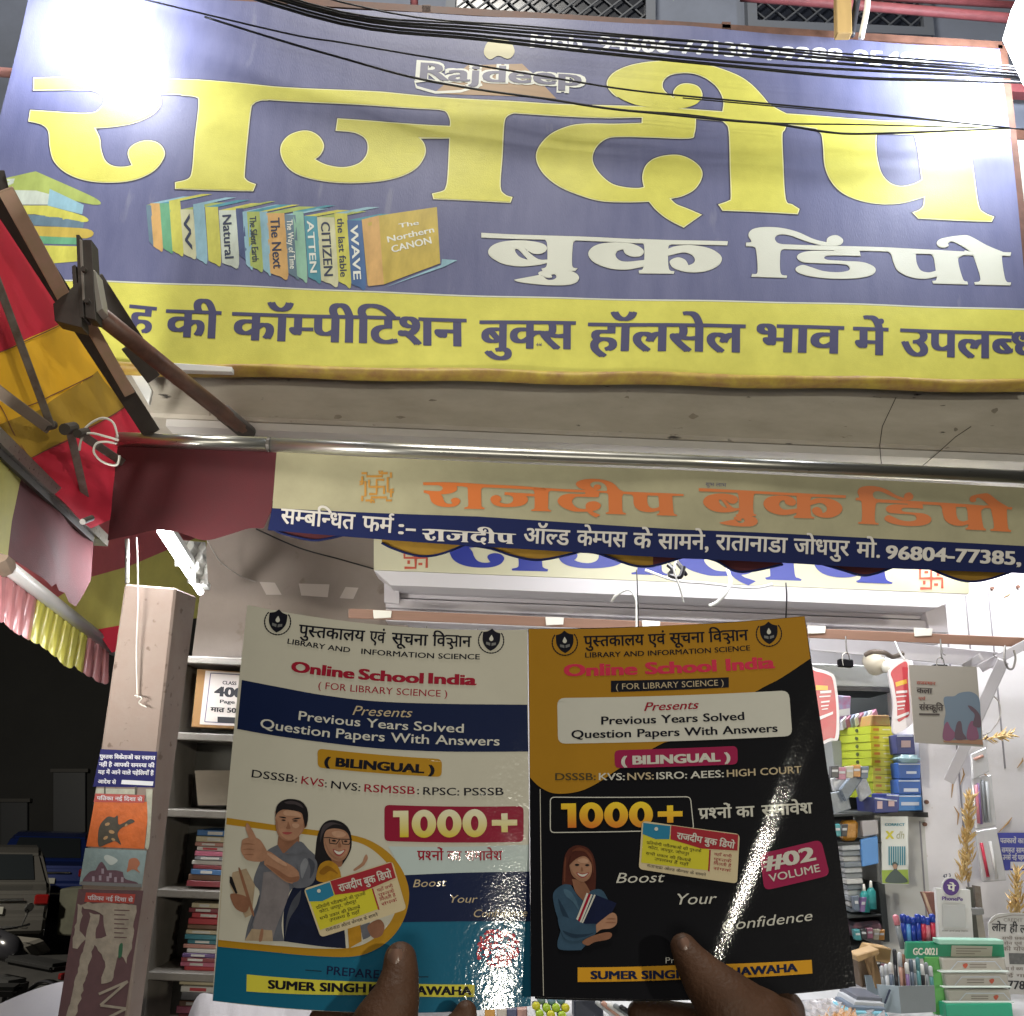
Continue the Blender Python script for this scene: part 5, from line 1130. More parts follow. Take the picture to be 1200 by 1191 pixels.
# clear-wrapped goods: crumpled film sheets with printed paper inside
for k, (q, c, cn) in enumerate((([(938,1172),(1000,1160),(1032,1166),(1040,1200),(930,1200)], (.55,.50,.47), 'crumpled clear wrap lying below the corner of the black book'),
                                ([(958,1180),(1000,1172),(1005,1195),(960,1200)], (.62,.32,.10), 'orange print under the clear wrap beside the right hand'))):
    V, Fc = [], []; a, b, c_, d_ = q[0], q[1] if len(q) == 4 else q[2], q[-2], q[-1]
    for i in range(19):
        for j in range(9):
            u, v = i/18, j/8; x = (a[0]*(1-u)+b[0]*u)*(1-v)+(d_[0]*(1-u)+c_[0]*u)*v; y = (a[1]*(1-u)+b[1]*u)*(1-v)+(d_[1]*(1-u)+c_[1]*u)*v
            V.append(tuple(at(x, y, 3.0+.3*(1-v)-.03*k+.02*math.sin(i*1.7+j)+.012*math.sin(i*3.1-j*2))))
    for i in range(18):
        for j in range(8): e = i*9+j; Fc.append((e, e+9, e+10, e+1))
    tag(obj('plastic_wrap', (V, Fc), M('wrap_%d' % k, c, rough=.15, spec=.8, var=.45, vs_=16, col2=tuple(min(1, x+.2) for x in c) if k else (.35,.36,.40))), cn, 'wrapped goods')
for k in range(4):
    c = ((.10,.11,.14), (.45,.47,.5), (.12,.16,.22), (.2,.5,.62))[k]
    qthing('flat_box', '%s flat box edge below the wooden boards, %s' % (('black','silver','slate','light blue')[k], ('uppermost','second from above','third from above','lowest')[k]), 'box', [(1005-k*3,1168+k*6),(1034+k*2,1170+k*6),(1034+k*2,1175+k*6),(1003-k*3,1173+k*6)], 3.2-.03*k, .15, M('fb_%d' % k, c, rough=.4), 'flat boxes under the boards', b=.001)
# grey pen box with pens
pbx = thing('pen_box', 'grey cardboard pen box printed with a small pencil', 'pen box', tuple(at(1060, 1186, 3.2)))
YX = 3.2
m_pg = M('box_greyblue', (.33,.40,.46), rough=.5, var=.08)
f1 = [at(1028,1154,YX+.04), at(1053,1156,YX), at(1056,1188,YX), at(1033,1186,YX+.04)]; f2 = [at(1053,1156,YX), at(1095,1155,YX+.05), at(1097,1186,YX+.05), at(1056,1188,YX)]
th = Vector((0, .006, 0))
obj('box_side', prism([tuple(p) for p in f1], th), m_pg, pbx); obj('box_front', prism([tuple(p) for p in f2], th), M('box_greydark', (.24,.27,.29), rough=.5, var=.1), pbx)
bk = Vector((.02, .16, 0)); obj('box_back', prism([tuple(p+bk) for p in (f1[0], f2[1], f2[2], f1[3])], th), m_pg, pbx)
obj('pencil_print', tube([at(1037,1176,YX+.02), at(1043,1160,YX+.01)], .003, 5), M('ink_dark', (.03,.04,.08)), pbx)
pens = [(1033,1132,'grey'),(1038,1130,'silver'),(1043,1128,'slate'),(1048,1112,'black'),(1054,1116,'salmon'),(1058,1118,'brown'),(1062,1128,'violet'),(1067,1124,'slate'),(1071,1126,'grey'),(1075,1122,'teal'),(1080,1130,'black'),(1085,1128,'grey'),(1090,1132,'teal')]
pcol = {'grey': (.22,.24,.26), 'silver': (.5,.52,.55), 'slate': (.10,.13,.18), 'black': (.02,.02,.025), 'salmon': (.50,.28,.22), 'brown': (.20,.10,.06), 'violet': (.22,.14,.30), 'teal': (.08,.22,.24), 'blue': (.02,.05,.35), 'sky': (.12,.35,.75), 'red': (.55,.04,.08), 'pink': (.6,.2,.25), 'white': (.7,.7,.7)}
def pen(lab, x, y, xb, yb, Y, col, r=.007, grp=None, capc=None):
    p, q = at(x, y, Y), at(xb, yb, Y); d = q-p
    t = thing('pen', lab, 'pen', tuple(q), grp)
    obj('pen_body', tube([p+d*.3, q], r, 8), M('pen_'+col, pcol[col], rough=.3), t, smooth=True)
    obj('pen_cap', tube([p, p+d*.04, p+d*.3], [r*.5, r*1.12, r*1.12], 8), M('pen_'+(capc or col), pcol[capc or col], rough=.3), t, smooth=True)
seen = {}
for k, (x, y, c) in enumerate(pens):
    seen[c] = seen.get(c, 0)+1
    lab = '%s pen in the grey pen box, %s' % (c, 'leftmost' if k == 0 else '%s from the left' % (['','second','third','fourth','fifth','sixth','seventh','eighth','ninth','tenth','eleventh','twelfth','thirteenth'][k]))
    pen(lab, x, y, x+4, 1172, YX+.06+.02*(k % 3), c, .006, 'pens in the grey pen box', ['silver', c, 'white', c][k % 4])
# green display carton
gd = thing('display_carton', 'green display carton with three clear-windowed white packs', 'display box', tuple(at(1130, 1190, 3.3)))
m_gn = M('carton_green', (.02,.30,.16), rough=.35, var=.15); m_gl = M('carton_leaf', (.12,.42,.10), rough=.4, var=.3, vs_=20)
YG = 3.35
G = front(YG-.03); G.eps = .001
obj('header', qbox([(1063,1104),(1176,1104),(1178,1122),(1062,1124)], YG, .02, .002), m_gn, gd)
obj('side_panel', qbox([(1084,1122),(1104,1122),(1112,1190),(1098,1200)], YG-.01, .02, .002), m_gl, gd)
obj('top_edge', qbox([(1100,1101),(1176,1102),(1177,1107),(1101,1107)], YG-.04, .05, .002), M('carton_mint', (.35,.62,.50), rough=.3), gd)
obj('base', qbox([(1108,1177),(1186,1176),(1190,1215),(1112,1215)], YG-.06, .08, .002), M('carton_emerald', (.03,.36,.22), rough=.3), gd)
G0 = front(YG-.001); G0.eps = .001
text(G0, 'GC-0021', (1070,1119), (1098,1119), 8, M('bulb_white', (.8,.78,.7)), gd, layer=1, bold=.04)
pr(G0, 'paper_label', [(1115,1108,1),(1163,1109,1),(1162,1121,1),(1114,1121,1)], M('label_beige', (.45,.43,.36), rough=.6), gd, 1, sm=False)
for j_ in range(3): pr(G0, 'small_print', [(1120,1111+j_*3,1),(1156-j_*7,1111.3+j_*3,1),(1156-j_*7,1112.2+j_*3,1),(1120,1111.9+j_*3,1)], M('print_greybrown', (.2,.17,.15)), gd, 2, sm=False)
for k, (y0, y1) in enumerate(((1123,1140), (1141,1158), (1160,1176))):
    t = thing('window_pack', '%s white pack with red mark in the green display carton' % ('upper', 'middle', 'lower')[k], 'pack', tuple(at(1140, y1, YG-.02)), 'white packs in the green display carton')
    obj('pack_body', qbox([(1103+k*3,y0),(1178+k*3,y0),(1180+k*3,y1),(1106+k*3,y1)], YG-.03, .06, .004), M('pack_beige', (.50,.47,.43), rough=.35, var=.1), t)
    a = 1128+k*5; S = front(YG-.0305); S.eps = .001
    pr(S, 'window_edge', line_px([(a-16,y1-1),(a-6,y0+4),(a+38,y0+4),(a+48,y1-1)], 1.2), M('label_white', (.55,.6,.68)), t, 1, sm=False)
    pr(S, 'red_mark', [(a+(26 if k else 0),y0+8),(a+4+(26 if k else 0),y0+6),(a+6+(26 if k else 0),y0+8),(a+3+(26 if k else 0),y0+12)], m_rp, t, 1)
    for j in range(2): pr(S, 'small_print', [(a+8-(8 if k else 0),y0+7+3*j,1),(a+28-(8 if k else 0),y0+7+3*j,1),(a+28-(8 if k else 0),y0+8+3*j,1),(a+8-(8 if k else 0),y0+8+3*j,1)], M('print_greybrown', (.2,.17,.15), rough=.6), t, 1, sm=False)
    tt = qbox([(1100+k*3,y1-2.2),(1182+k*3,y1-2.4),(1184+k*3,y1),(1102+k*3,y1+.3)], YG-.045, .02, .003)
    obj('clear_flap', tt, M('flap_bright', (.7,.78,.75), rough=.15, spec=.8), t)
# blue and red pens standing behind
for k, (x, c, lab) in enumerate(((1058,'blue','leftmost blue pen with round cap above the green carton'),(1063,'sky','light blue pen above the green carton'),(1069,'blue','tall dark blue pen above the green carton'),(1075,'blue','dark blue pen beside the red pens'),(1081,'red','red pen beside the blue pens above the green carton'),(1086,'pink','pink pen above the green carton'),(1092,'red','rightmost red pen above the green carton'))):
    pen(lab, x, 1071+(k % 3)*2, x+2, 1104, YG+.06, c, .009, 'blue and red pens above the green carton', 'blue')
pen('grey brush with pink head leaning left of the blue pens', 1049, 1072, 1058, 1112, YG+.05, 'grey', .009, None, 'pink')
pch = thing('pointed_pouch', 'brown and tan pointed paper cone beside the payment stand', 'paper cone', tuple(at(1093, 1075, 3.6)))
obj('cone', prism([at(x, y, 3.6) for x, y in ((1082,1046),(1096,1046),(1097,1076),(1094,1078))], (0,.03,0)), M('cone_brown', (.28,.12,.09), rough=.6, var=.4, vs_=30), pch)
obj('cone_edge', prism([at(x, y, 3.595) for x, y in ((1081,1045),(1084,1047),(1096,1078),(1093,1078))], (0,.01,0)), M('cone_tan', (.5,.36,.25), rough=.6), pch)
# payment stand (code left blank)
ps = thing('payment_stand', 'white payment stand with round violet badge above the green carton', 'payment stand', tuple(at(1120, 1100, 3.55)))
PS = front(3.55); PS.eps = .0008
o_ = smooth([(1097,1041,1),(1137,1043,1),(1141,1102,1),(1101,1101,1)])
obj('plate', prism([at(x, y, 3.551) for x, y in o_], (0, .02, 0)), M('stand_white', (.66,.65,.64), rough=.4, var=.04), ps)
obj('badge_rim', prism([at(x, y, 3.549) for x, y in ell(1114.5,1039.5,11,11.5,28)], (0,.003,0)), M('stand_white', (.66,.65,.64)), ps)
PS.O = PS.O+Vector((0,-.002,0))
pr(PS, 'badge', ell(1114.5,1039.5,9.5,10,28), M('violet_print', (.09,.035,.22), rough=.4), ps, 1)
text(PS, 'पे', (1110,1044), (1119,1044.5), 7, M('bulb_white', (.8,.78,.7)), ps, layer=2, bold=.04)
text(PS, 'PhonePe', (1104,1055), (1128,1056), 4.5, M('violet_print', (.09,.035,.22)), ps, layer=1, bold=.03)
pr(PS, 'code_panel', [(1104,1059,1),(1131,1060,1),(1132,1087,1),(1105,1086,1)], M('panel_pale', (.5,.5,.5), rough=.5), ps, 1, sm=False)
text(PS, 'scan and pay here', (1104,1091.5), (1134,1092), 2.2, M('print_greybrown', (.2,.17,.15)), ps, layer=1)
text(PS, '47 3', (1105,1029), (1114,1027.5), 4, M('ink_dark', (.03,.04,.08)), ps, layer=2, bold=.03)
sc2 = thing('scissor_holder', 'dark pair of long clips strapped upright beside the payment stand', 'clips', tuple(at(1145, 1095, 3.56)))
obj('blade', prism([at(x, y, 3.56) for x, y in ((1135,1040),(1140,1040),(1147,1100),(1141,1100))], (0,.02,0)), M('dark_olive', (.06,.06,.05), rough=.4), sc2)
obj('blade', prism([at(x, y, 3.57) for x, y in ((1142,1038),(1149,1039),(1152,1068),(1144,1068))], (0,.02,0)), M('arm_grey', (.17,.15,.14)), sc2)
obj('strap', qbox([(1137,1064),(1153,1064),(1154,1072),(1139,1073)], 3.55, .04, .003), M('strap_grey', (.2,.2,.2), rough=.5), sc2)
obj('handle', prism([at(x, y, 3.565) for x, y in ((1143,1073),(1151,1072),(1156,1102),(1146,1102))], (0,.02,0)), M('tan_grey', (.33,.30,.26), rough=.5), sc2)
# dried wheat ears
def wheat(lab, c, h, tilt, Y, n=60, w_=14):
    gs = []; rnd = random.Random(int(c[0]))
    for k in range(n):
        t = rnd.random(); x = c[0]+math.sin(R(tilt))*h*(t-.5)+rnd.gauss(0, w_*.25*(1.2-t)); y = c[1]-math.cos(R(tilt))*h*(t-.5)
        a = R(tilt+rnd.uniform(-50, 50)); ln = rnd.uniform(6, 15)
        p = at(x, y, Y-rnd.random()*.05); q = at(x+math.sin(a)*ln, y-math.cos(a)*ln, Y-rnd.random()*.06)
        gs.append(tube([p, p.lerp(q, .5), q], [.0012, .0038, .0008], 4))
    return tag(obj('dried_grass', join(*gs), M('straw', (.55,.33,.09), rough=.6, var=.4, vs_=50, col2=(.70,.55,.28))), lab, 'dried grass')
wheat('tall bunch of golden dried grass hanging on the white wall above the payment stand', (1133, 985), 100, 4, 3.75, 220, 15)
wheat('small golden dried sprig beside the hanging art book', (1170, 864), 32, 78, 3.85, 40, 10)
wheat('golden dried bunch under the blue notice at the right edge', (1191, 1050), 55, 3, 3.8, 110, 16)
# pouches of pens hanging on the wall
def pouch(lab, q, Y, pens_, mat):
    t = thing('pen_pouch', lab, 'pen pouch', tuple(at(q[0][0], q[0][1], Y)))
    obj('film', qbox(q, Y, .012, .003), mat, t)
    for x0, y0, x1, y1, c in pens_: obj('pen', tube([at(x0, y0, Y-.006), at(x1, y1, Y-.006)], .006, 7), M('pen_'+c, pcol[c], rough=.3), t, smooth=True)
m_pf = M('pouch_film', (.60,.60,.62), rough=.15, spec=.8, var=.12, vs_=12)
pouch('upper clear pen pouch with violet and red capped pens on the white wall', [(1139,912),(1162,908),(1168,968),(1144,972)], 3.95, [(1146,918,1150,966,'violet'),(1151,914,1155,964,'grey'),(1156,916,1160,964,'silver'),(1144,920,1147,965,'pink')], m_pf)
pouch('lower clear pouch with a red pen on the white wall', [(1143,974),(1168,970),(1180,1032),(1152,1034)], 3.94, [(1150,988,1158,1028,'red'),(1160,986,1168,1030,'white')], m_pf)
pouch('clear card sleeve hanging above the pen pouches', [(1138,884),(1156,876),(1160,904),(1140,914)], 3.94, [(1142,890,1152,886,'salmon')], m_pf)
rod('wire', 'thin looped wire on the white wall right of the art book', 'wire', [at(1158,812,3.9), at(1170,822,3.95), at(1172,840,3.95), at(1162,856,3.93), at(1152,862,3.9)], .0025, M('cord_grey', (.40,.37,.34)))
# notices on the right wall
NW = front(3.98); NW.eps = .0007
n1 = thing('notice', 'blue notice with white Hindi lines at the right edge', 'notice', tuple(at(1170, 1020, 3.98)))
obj('sheet', qbox([(1169,976),(1260,976),(1260,1020),(1178,1020)], 3.981, .004), M('notice_blue', (.05,.06,.34), rough=.4), n1)
for s, y in (('पत्रकारों का स', 988), ('समस्त सामान', 999), ('उनसे नई पहचान', 1007.5)): text(NW, s, (1172+(y-988)*.15, y), (1206, y+.5), 5.5, M('poster_white_ink', (.55,.55,.6)), n1, layer=1, bold=.03)
pr(NW, 'white_strip', [(1184,1010,1),(1230,1010,1),(1230,1018,1),(1184,1018,1)], M('poster_white_ink', (.55,.55,.6)), n1, 1, sm=False)
n2 = thing('notice', 'grey loan notice with large Hindi words and phone digits at the lower right', 'notice', tuple(at(1170, 1165, 3.7)))
NX = front(3.7); NX.eps = .0007
obj('sheet', prism([at(x, y, 3.701) for x, y in smooth([(1158,1082,1),(1166,1073),(1185,1070),(1260,1071,1),(1260,1168,1),(1184,1165,1),(1160,1120,1)])], (0,.004,0)), M('notice_grey', (.50,.49,.47), rough=.5, var=.05), n2)
m_k = M('black_ink', (.02,.02,.025))
text(NX, 'CREDIT CARD', (1176,1080), (1218,1081), 4, M('print_greybrown', (.2,.17,.15)), n2, layer=1)
for s, a, b in (('लोन', (1162,1091), (1179,1092)), ('ही', (1183,1092), (1192,1092.5)), ('लोन', (1195,1093), (1212,1094))): text(NX, s, a, b, 8.5, m_k, n2, layer=1, bold=.02)
for s, y, h in (('सभी प्रकार के', 1101, 3), ('लोन एवं सेवा', 1107, 3), ('की योजना', 1114, 4), ('कम से कम समय', 1137, 3.5), ('नई गाड़ी', 1145, 3.5)): text(NX, s, (1174, y), (1212, y+.5), h, M('print_greybrown', (.2,.17,.15)), n2, layer=1, bold=.02)
pr(NX, 'photo_patch', [(1182,1117,1),(1240,1118,1),(1240,1131,1),(1183,1130,1)], M('photo_grey', (.13,.13,.13), rough=.5, var=.5, vs_=60), n2, 1, sm=False)
text(NX, '77886', (1181,1159), (1214,1160), 10, m_k, n2, layer=1, bold=.025)
pr(NX, 'arc_line', line_px([(1160,1082),(1168,1076),(1186,1072.5),(1230,1073)], .8), M('print_greybrown', (.2,.17,.15)), n2, 1, sm=False)

# more small goods crowding the shelf and the wall
rnd2 = random.Random(11)
goods = [((987,1016),(992,1024)), ]
names = ('white','pink','slate','teal','cream','violet','black','orange')
gc = {'white': (.6,.6,.6), 'pink': (.5,.2,.28), 'slate': (.12,.16,.22), 'teal': (.05,.30,.32), 'cream': (.55,.5,.38), 'violet': (.25,.15,.35), 'black': (.03,.03,.035), 'orange': (.6,.28,.06)}
rows = [('in the dark cabinet above the plastic packets', 974, 898, 5, 9, 14), ('on the narrow shelf beside the amber jar', 979, 968, 2, 7, 14), ('on the narrow shelf behind the glue bottles', 1002, 1050, 4, 6, 17), ('on the lowest narrow shelf', 1003, 1090, 5, 7, 12), ('leaning behind the wooden boards', 1008, 1120, 4, 8, 16)]
for wh, x0, y0, cnt, w_, h_ in rows:
    for k in range(cnt):
        c = names[(k*3+int(x0)) % 8]; x = x0+k*w_*.95; y = y0+rnd2.uniform(-2, 2); l = rnd2.uniform(-2.5, 2.5)
        Yg = (3.95 if y0 < 1110 else 3.5)+.01*k
        t = thing('blister_pack', '%s small pack %s, %s from the left' % (c, wh, ('first','second','third','fourth','fifth')[k]), 'pack', tuple(at(x, y+h_, Yg)), 'small packs crowding the shelves')
        obj('pack_body', qbox([(x+l,y),(x+w_+l,y-.5),(x+w_,y+h_),(x,y+h_)], Yg, .03, .002), M('goods_'+c, gc[c], rough=.3, var=.3, vs_=60), t)
        obj('label_strip', qbox([(x+l*.6+1,y+h_*.3),(x+w_+l*.6-1,y+h_*.3),(x+w_+l*.4-1,y+h_*.5),(x+l*.4+1,y+h_*.5)], Yg-.002, .0015), M('goods_'+('white' if c != 'white' else 'pink'), gc['white' if c != 'white' else 'pink']), t)
m_scr = M('wall_scratch', (.42,.25,.10), rough=.8)
for k, (x, y, dx, dy) in enumerate(((1186,958,-16,18),(1150,905,8,14),(1118,945,4,22),(1112,905,3,30),(1176,700,8,-3),(1120,1010,6,20),(1192,900,6,-12),(1128,900,-3,20))):
    p_, q_ = at(x, y, YR-.004), at(x+dx, y+dy, YR-.004); m_ = (p_+q_)/2+Vector((.012, 0, .008))
    obj('scratch', tube([p_, m_, q_], [.001, .0035, .001], 5), m_scr, bpy.data.objects['right_wall'])
# ================================================================== the two held books
def slab(S, u0, u1, v0, v1, h0, h1, nx=14, ny=16):
    V, Fc = [], []; W_ = (nx+1)*(ny+1)
    for h in (h1, h0):
        for j in range(ny+1):
            for i in range(nx+1): V.append(S.P(u0+(u1-u0)*i/nx, v0+(v1-v0)*j/ny, h))
    I = lambda i, j, k: k*W_+j*(nx+1)+i
    for j in range(ny):
        for i in range(nx):
            Fc.append((I(i,j,0), I(i,j+1,0), I(i+1,j+1,0), I(i+1,j,0))); Fc.append((I(i,j,1), I(i+1,j,1), I(i+1,j+1,1), I(i,j+1,1)))
    for i in range(nx):
        Fc.append((I(i,0,0), I(i+1,0,0), I(i+1,0,1), I(i,0,1))); Fc.append((I(i,ny,0), I(i,ny,1), I(i+1,ny,1), I(i+1,ny,0)))
    for j in range(ny):
        Fc.append((I(0,j,0), I(0,j,1), I(0,j+1,1), I(0,j+1,0))); Fc.append((I(nx,j,0), I(nx,j+1,0), I(nx,j+1,1), I(nx,j,1)))
    return V, Fc
def z6(p, ox, oy, s): return zc([(*q, 1) if len(q) == 2 else q for q in p], ox, oy, s)
LN = Patch([[(290,709,.617),(452,733,.602),(618,738,.612)], [(266,941,.594),(443,955,.577),(620,957,.590)], [(249,1173,.574),(436,1187,.556),(622,1179,.572)]])
RN = Patch([[(619,737,.616),(785,733,.600),(943,722,.598)], [(621,955,.589),(800,950,.573),(975,940,.572)], [(622,1168,.564),(815,1170,.549),(1003,1156,.549)]])
m_paper = lam('cover_white', (.46,.44,.37)); m_navyb = lam('cover_navy', (.004,.010,.045)); m_tealb = lam('cover_teal', (.005,.10,.18)); m_goldb = lam('cover_gold', (.36,.19,.012))
m_blk = lam('cover_black', (.002,.002,.004)); m_gold2 = lam('cover_mustard', (.33,.165,.012)); m_redb = lam('cover_crimson', (.22,.008,.03)); m_pinkb = lam('cover_magenta', (.26,.012,.06))
m_ink = lam('ink_black', (.006,.006,.012)); m_inkr = lam('ink_maroon', (.26,.008,.025)); m_inkw = lam('ink_paper_white', (.50,.49,.44)); m_inkt = lam('ink_pale_gold', (.42,.34,.22))
m_inkred = lam('ink_red', (.45,.02,.04)); m_yb = lam('cover_yellow', (.55,.50,.05)); m_pg2 = M('page_edges', (.55,.52,.45), rough=.7, var=.4, vs_=300, stretch=(1,8,1))
def grad(name, top, bot):
    m = lam(name, top); t = m.node_tree; b = t.nodes['Principled BSDF']; L = t.links.new
    for l in list(b.inputs['Base Color'].links): t.links.remove(l)
    tc = t.nodes.new('ShaderNodeTexCoord'); sp = t.nodes.new('ShaderNodeSeparateXYZ'); mx = t.nodes.new('ShaderNodeMix'); mx.data_type = 'RGBA'
    L(tc.outputs['Generated'], sp.inputs[0]); L(sp.outputs['Z'], mx.inputs[0]); mx.inputs[6].default_value = (*bot, 1); mx.inputs[7].default_value = (*top, 1); L(mx.outputs[2], b.inputs['Base Color']); return m
def crest(S, cx, cy, s, par, disc=None, a=.06):
    rot = lambda pts: [(cx+s*(x*math.cos(a)-y*math.sin(a)), cy+s*(x*math.sin(a)+y*math.cos(a))) + ((1,) if len(r) else ()) for x, y, *r in pts]
    if disc: pr(S, 'crest_ground', rot([(q[0], q[1]) for q in ell(0, 0, 1.02, 1.02, 16)]), disc, par, 1.6)
    pr(S, 'crest_shield', rot([(-.68,-.62,1),(-.3,-.72),(0,-.95,1),(.3,-.72),(.68,-.62,1),(.66,.05),(.38,.55),(0,.82,1),(-.38,.55),(-.66,.05)]), m_ink, par, 2)
    pr(S, 'crest_flame', rot([(0,-.45,1),(.16,-.15),(.08,.02),(-.08,.02),(-.16,-.15)]), m_inkw, par, 3)
    gs = []
    for sg in (-1, 1):
        for k in range(11):
            th = R(-35+k*12.5); x, y = sg*math.cos(th)*.98, math.sin(th)*.98
            pts = rot([(q[0], q[1]) for q in ell(x, y, .13, .055, 7, math.degrees(math.atan2(sg*math.cos(th), -math.sin(th)*sg*sg))*1)])
            gs.append(poly_uv(S, [px_uv(S, pts)], 2+.02*k, nore=True))
    obj('crest_wreath', join(*gs), m_ink, par)
    pr(S, 'crest_book', rot([(-.38,.12,1),(-.05,.2,1),(-.05,.42,1),(-.38,.32,1)]), M('crest_grey', (.12,.12,.12), rough=.5), par, 3); pr(S, 'crest_book', rot([(.38,.12,1),(.05,.2,1),(.05,.42,1),(.38,.32,1)]), M('crest_grey', (.12,.12,.12), rough=.5), par, 3)
def book(name, lab, S, base, spine_u=None):
    t = thing(name, lab, 'book', tuple(S.P(.5, 1, -.006)))
    c = obj('cover', slab(S, 0, 1, 0, 1, -.0004, 0, 28, 32), base, t, smooth=True); c.data.set_sharp_from_angle(angle=R(40))
    obj('page_block', slab(S, .012, .99, .006, .994, -.0095, -.00042, 10, 10), m_pg2, t)
    obj('back_cover', slab(S, 0, 1, 0, 1, -.0100, -.0096, 10, 10), base, t)
    return t, c
def big_number(S, p0, p1, h, mat, par):
    p0, p1 = Vector(p0), Vector(p1); d = (p1-p0); up = Vector((d.y, -d.x)).normalized()*h
    f = lambda pts: [(*(p0+d*(x/4.55)+up*y), 1) for x, y in pts]
    gs = [poly_uv(S, [px_uv(S, f([(0,.76),(0,1),(.56,1),(.56,0),(.24,0),(.24,.76)]))], 3, nore=True)]
    for k in range(3):
        cx = 1.13+k*.93
        o = [(cx+.45*math.cos(a), .5+.53*math.sin(a)) for a in [i*math.pi/14 for i in range(28)]]; q = [(cx+.14*math.cos(a), .5+.28*math.sin(a)) for a in [i*math.pi/10 for i in range(20)]]
        gs.append(poly_uv(S, [px_uv(S, f(o)), px_uv(S, f(q))], 3+.2*k, nore=True))
    gs.append(poly_uv(S, [px_uv(S, f([(3.62,.40),(3.62,.62),(3.97,.62),(3.97,.86),(4.20,.86),(4.20,.62),(4.55,.62),(4.55,.40),(4.20,.40),(4.20,.15),(3.97,.15),(3.97,.40)]))], 3.1, nore=True))
    obj('number', join(*gs), mat, par)
# ---- left, white cover
lbk, LC = book('white_book', 'white and blue exam book held up at left with two smiling students on its cover', LN, m_paper)
zt_ = lambda pts: zc(pts, 240, 891, 3)
pr(LN, 'navy_band', [(283.5,797,1),(330,806),(380,815),(440,822),(520,825),(618,826,1),(619,881,1),(520,881),(440,877),(370,869),(320,862),(278,854.5,1)], m_navyb, LC, 1)
pr(LN, 'teal_field', [(255.5,1100,1),(300,1106),(380,1115),(420,1110),(455,1085),(474,1060,1),(621.5,1060,1),(622,1179,1),(530,1186),(436,1187),(340,1182),(249.5,1173,1)], m_tealb, LC, 1)
pr(LN, 'navy_panel', [(470,1026,1),(540,1023),(620.5,1021.5,1),(621.5,1080,1),(540,1080),(466,1081,1)], m_navyb, LC, 1.6)
pr(LN, 'pale_wash', [(455,992,1),(620,990,1),(620.5,1021.5,1),(540,1023),(474,1026,1)], lam('cover_paleblue', (.40,.47,.47)), LC, 1.2)
pr(LN, 'gold_ring', [(266,958.5,1),(323,967),(369,973),(413,979),(437,987),(458,1002),(473,1023),(479.5,1048),(474,1076),(459,1099),(436,1115),(409,1121.5),(362,1120),(310,1115),(255.5,1109.5,1)], m_goldb, LC, 2)
pr(LN, 'white_disc', [(265.5,966.5,1),(323,974),(369,979.5),(411,985.5),(430,992),(446,1004),(459,1020),(467,1046),(462,1072),(447,1093),(420,1109),(380,1112),(320,1108),(256.5,1101.5,1)], m_paper, LC, 3)
crest(LN, 325.5, 729, 15.5, LC, a=.12); crest(LN, 575.5, 751, 15, LC, a=.08)
T = lambda *a, **k: text(LN, *a, **k)
T('पुस्तकालय', (350,745), (427,752), 12.5, m_ink, LC, 2, bold=.02); T('एवं', (433,752.5), (451,754), 12.5, m_ink, LC, 2, bold=.02)
T('सूचना', (459,754.5), (501,757), 12.5, m_ink, LC, 2, bold=.02); T('विज्ञान', (507,757), (552,758.5), 12.5, m_ink, LC, 2, bold=.02)
T('LIBRARY AND', (337,754.5), (410,765), 6, m_ink, LC, 2, bold=.015); T('INFORMATION SCIENCE', (423.5,766.5), (562,773), 6.2, m_ink, LC, 2, bold=.015)
T('Online', (342,787), (414,795.5), 12, m_inkr, LC, 2, bold=.045); T('School', (421,796), (495,801), 12, m_inkr, LC, 2, bold=.045); T('India', (503,801), (557,803), 12, m_inkr, LC, 2, bold=.045)
T('( FOR LIBRARY SCIENCE )', (373,807), (524,817), 8, m_inkr, LC, 2)
T('Presents', (413,838), (481,841), 11, m_inkt, LC, 3, shear=.3)
T('Previous Years', (350,844), (478,856), 10.5, m_inkw, LC, 3, bold=.01); T('Solved', (485,856), (543,859), 10.5, m_inkw, LC, 3, bold=.01)
T('Question', (305,853), (386,864.5), 11, m_inkw, LC, 3, bold=.01); T('Papers With Answers', (394,865), (585,874), 11, m_inkw, LC, 3, bold=.01)
pill = pr(LN, 'gold_pill', quad_round([(372,877.5),(518,890),(517.5,911),(372.5,900)], 6), m_goldb, LC, 1.5, sm=False)
T('( BILINGUAL )', (381,897), (508,907), 10, m_ink, LC, 3, bold=.05)
for s, a, b, m_ in (('DSSSB:', (295,911), (348,917.5), m_ink), ('KVS', (353,918.5), (379,922.5), m_inkr), (':', (381,923), (383,923), m_ink), ('NVS:', (388,924), (422,927.5), m_ink), ('RSMSSB', (427,928), (486,931), m_inkr), (':', (489,931), (491,931), m_ink), ('RPSC:', (496,931.5), (538,932.5), m_ink), ('PSSSB', (544,932.5), (590,932), m_ink)):
    T(s, a, b, 9, m_, LC, 2, bold=.006)
pr(LN, 'crimson_badge', quad_round([(450.5,943.5),(613.5,945),(613.5,987),(450.5,986)], 6), m_redb, LC, 1.5, sm=False)
big_number(LN, (461,981.5), (606,980), 31, grad('ink_gold_white', (.62,.60,.46), (.50,.40,.02)), LC)
T('प्रश्नों का समावेश', (489,1008), (588.5,1008), 10.5, m_inkr, LC, 2, bold=.02)
T('Boost', (484,1040), (522,1038.5), 9, m_inkt, LC, 3, shear=.25); T('Your', (525,1058), (558,1058), 9, m_inkt, LC, 3, shear=.25); T('Confidence', (554,1075), (617,1074), 9, m_inkt, LC, 3, shear=.25)
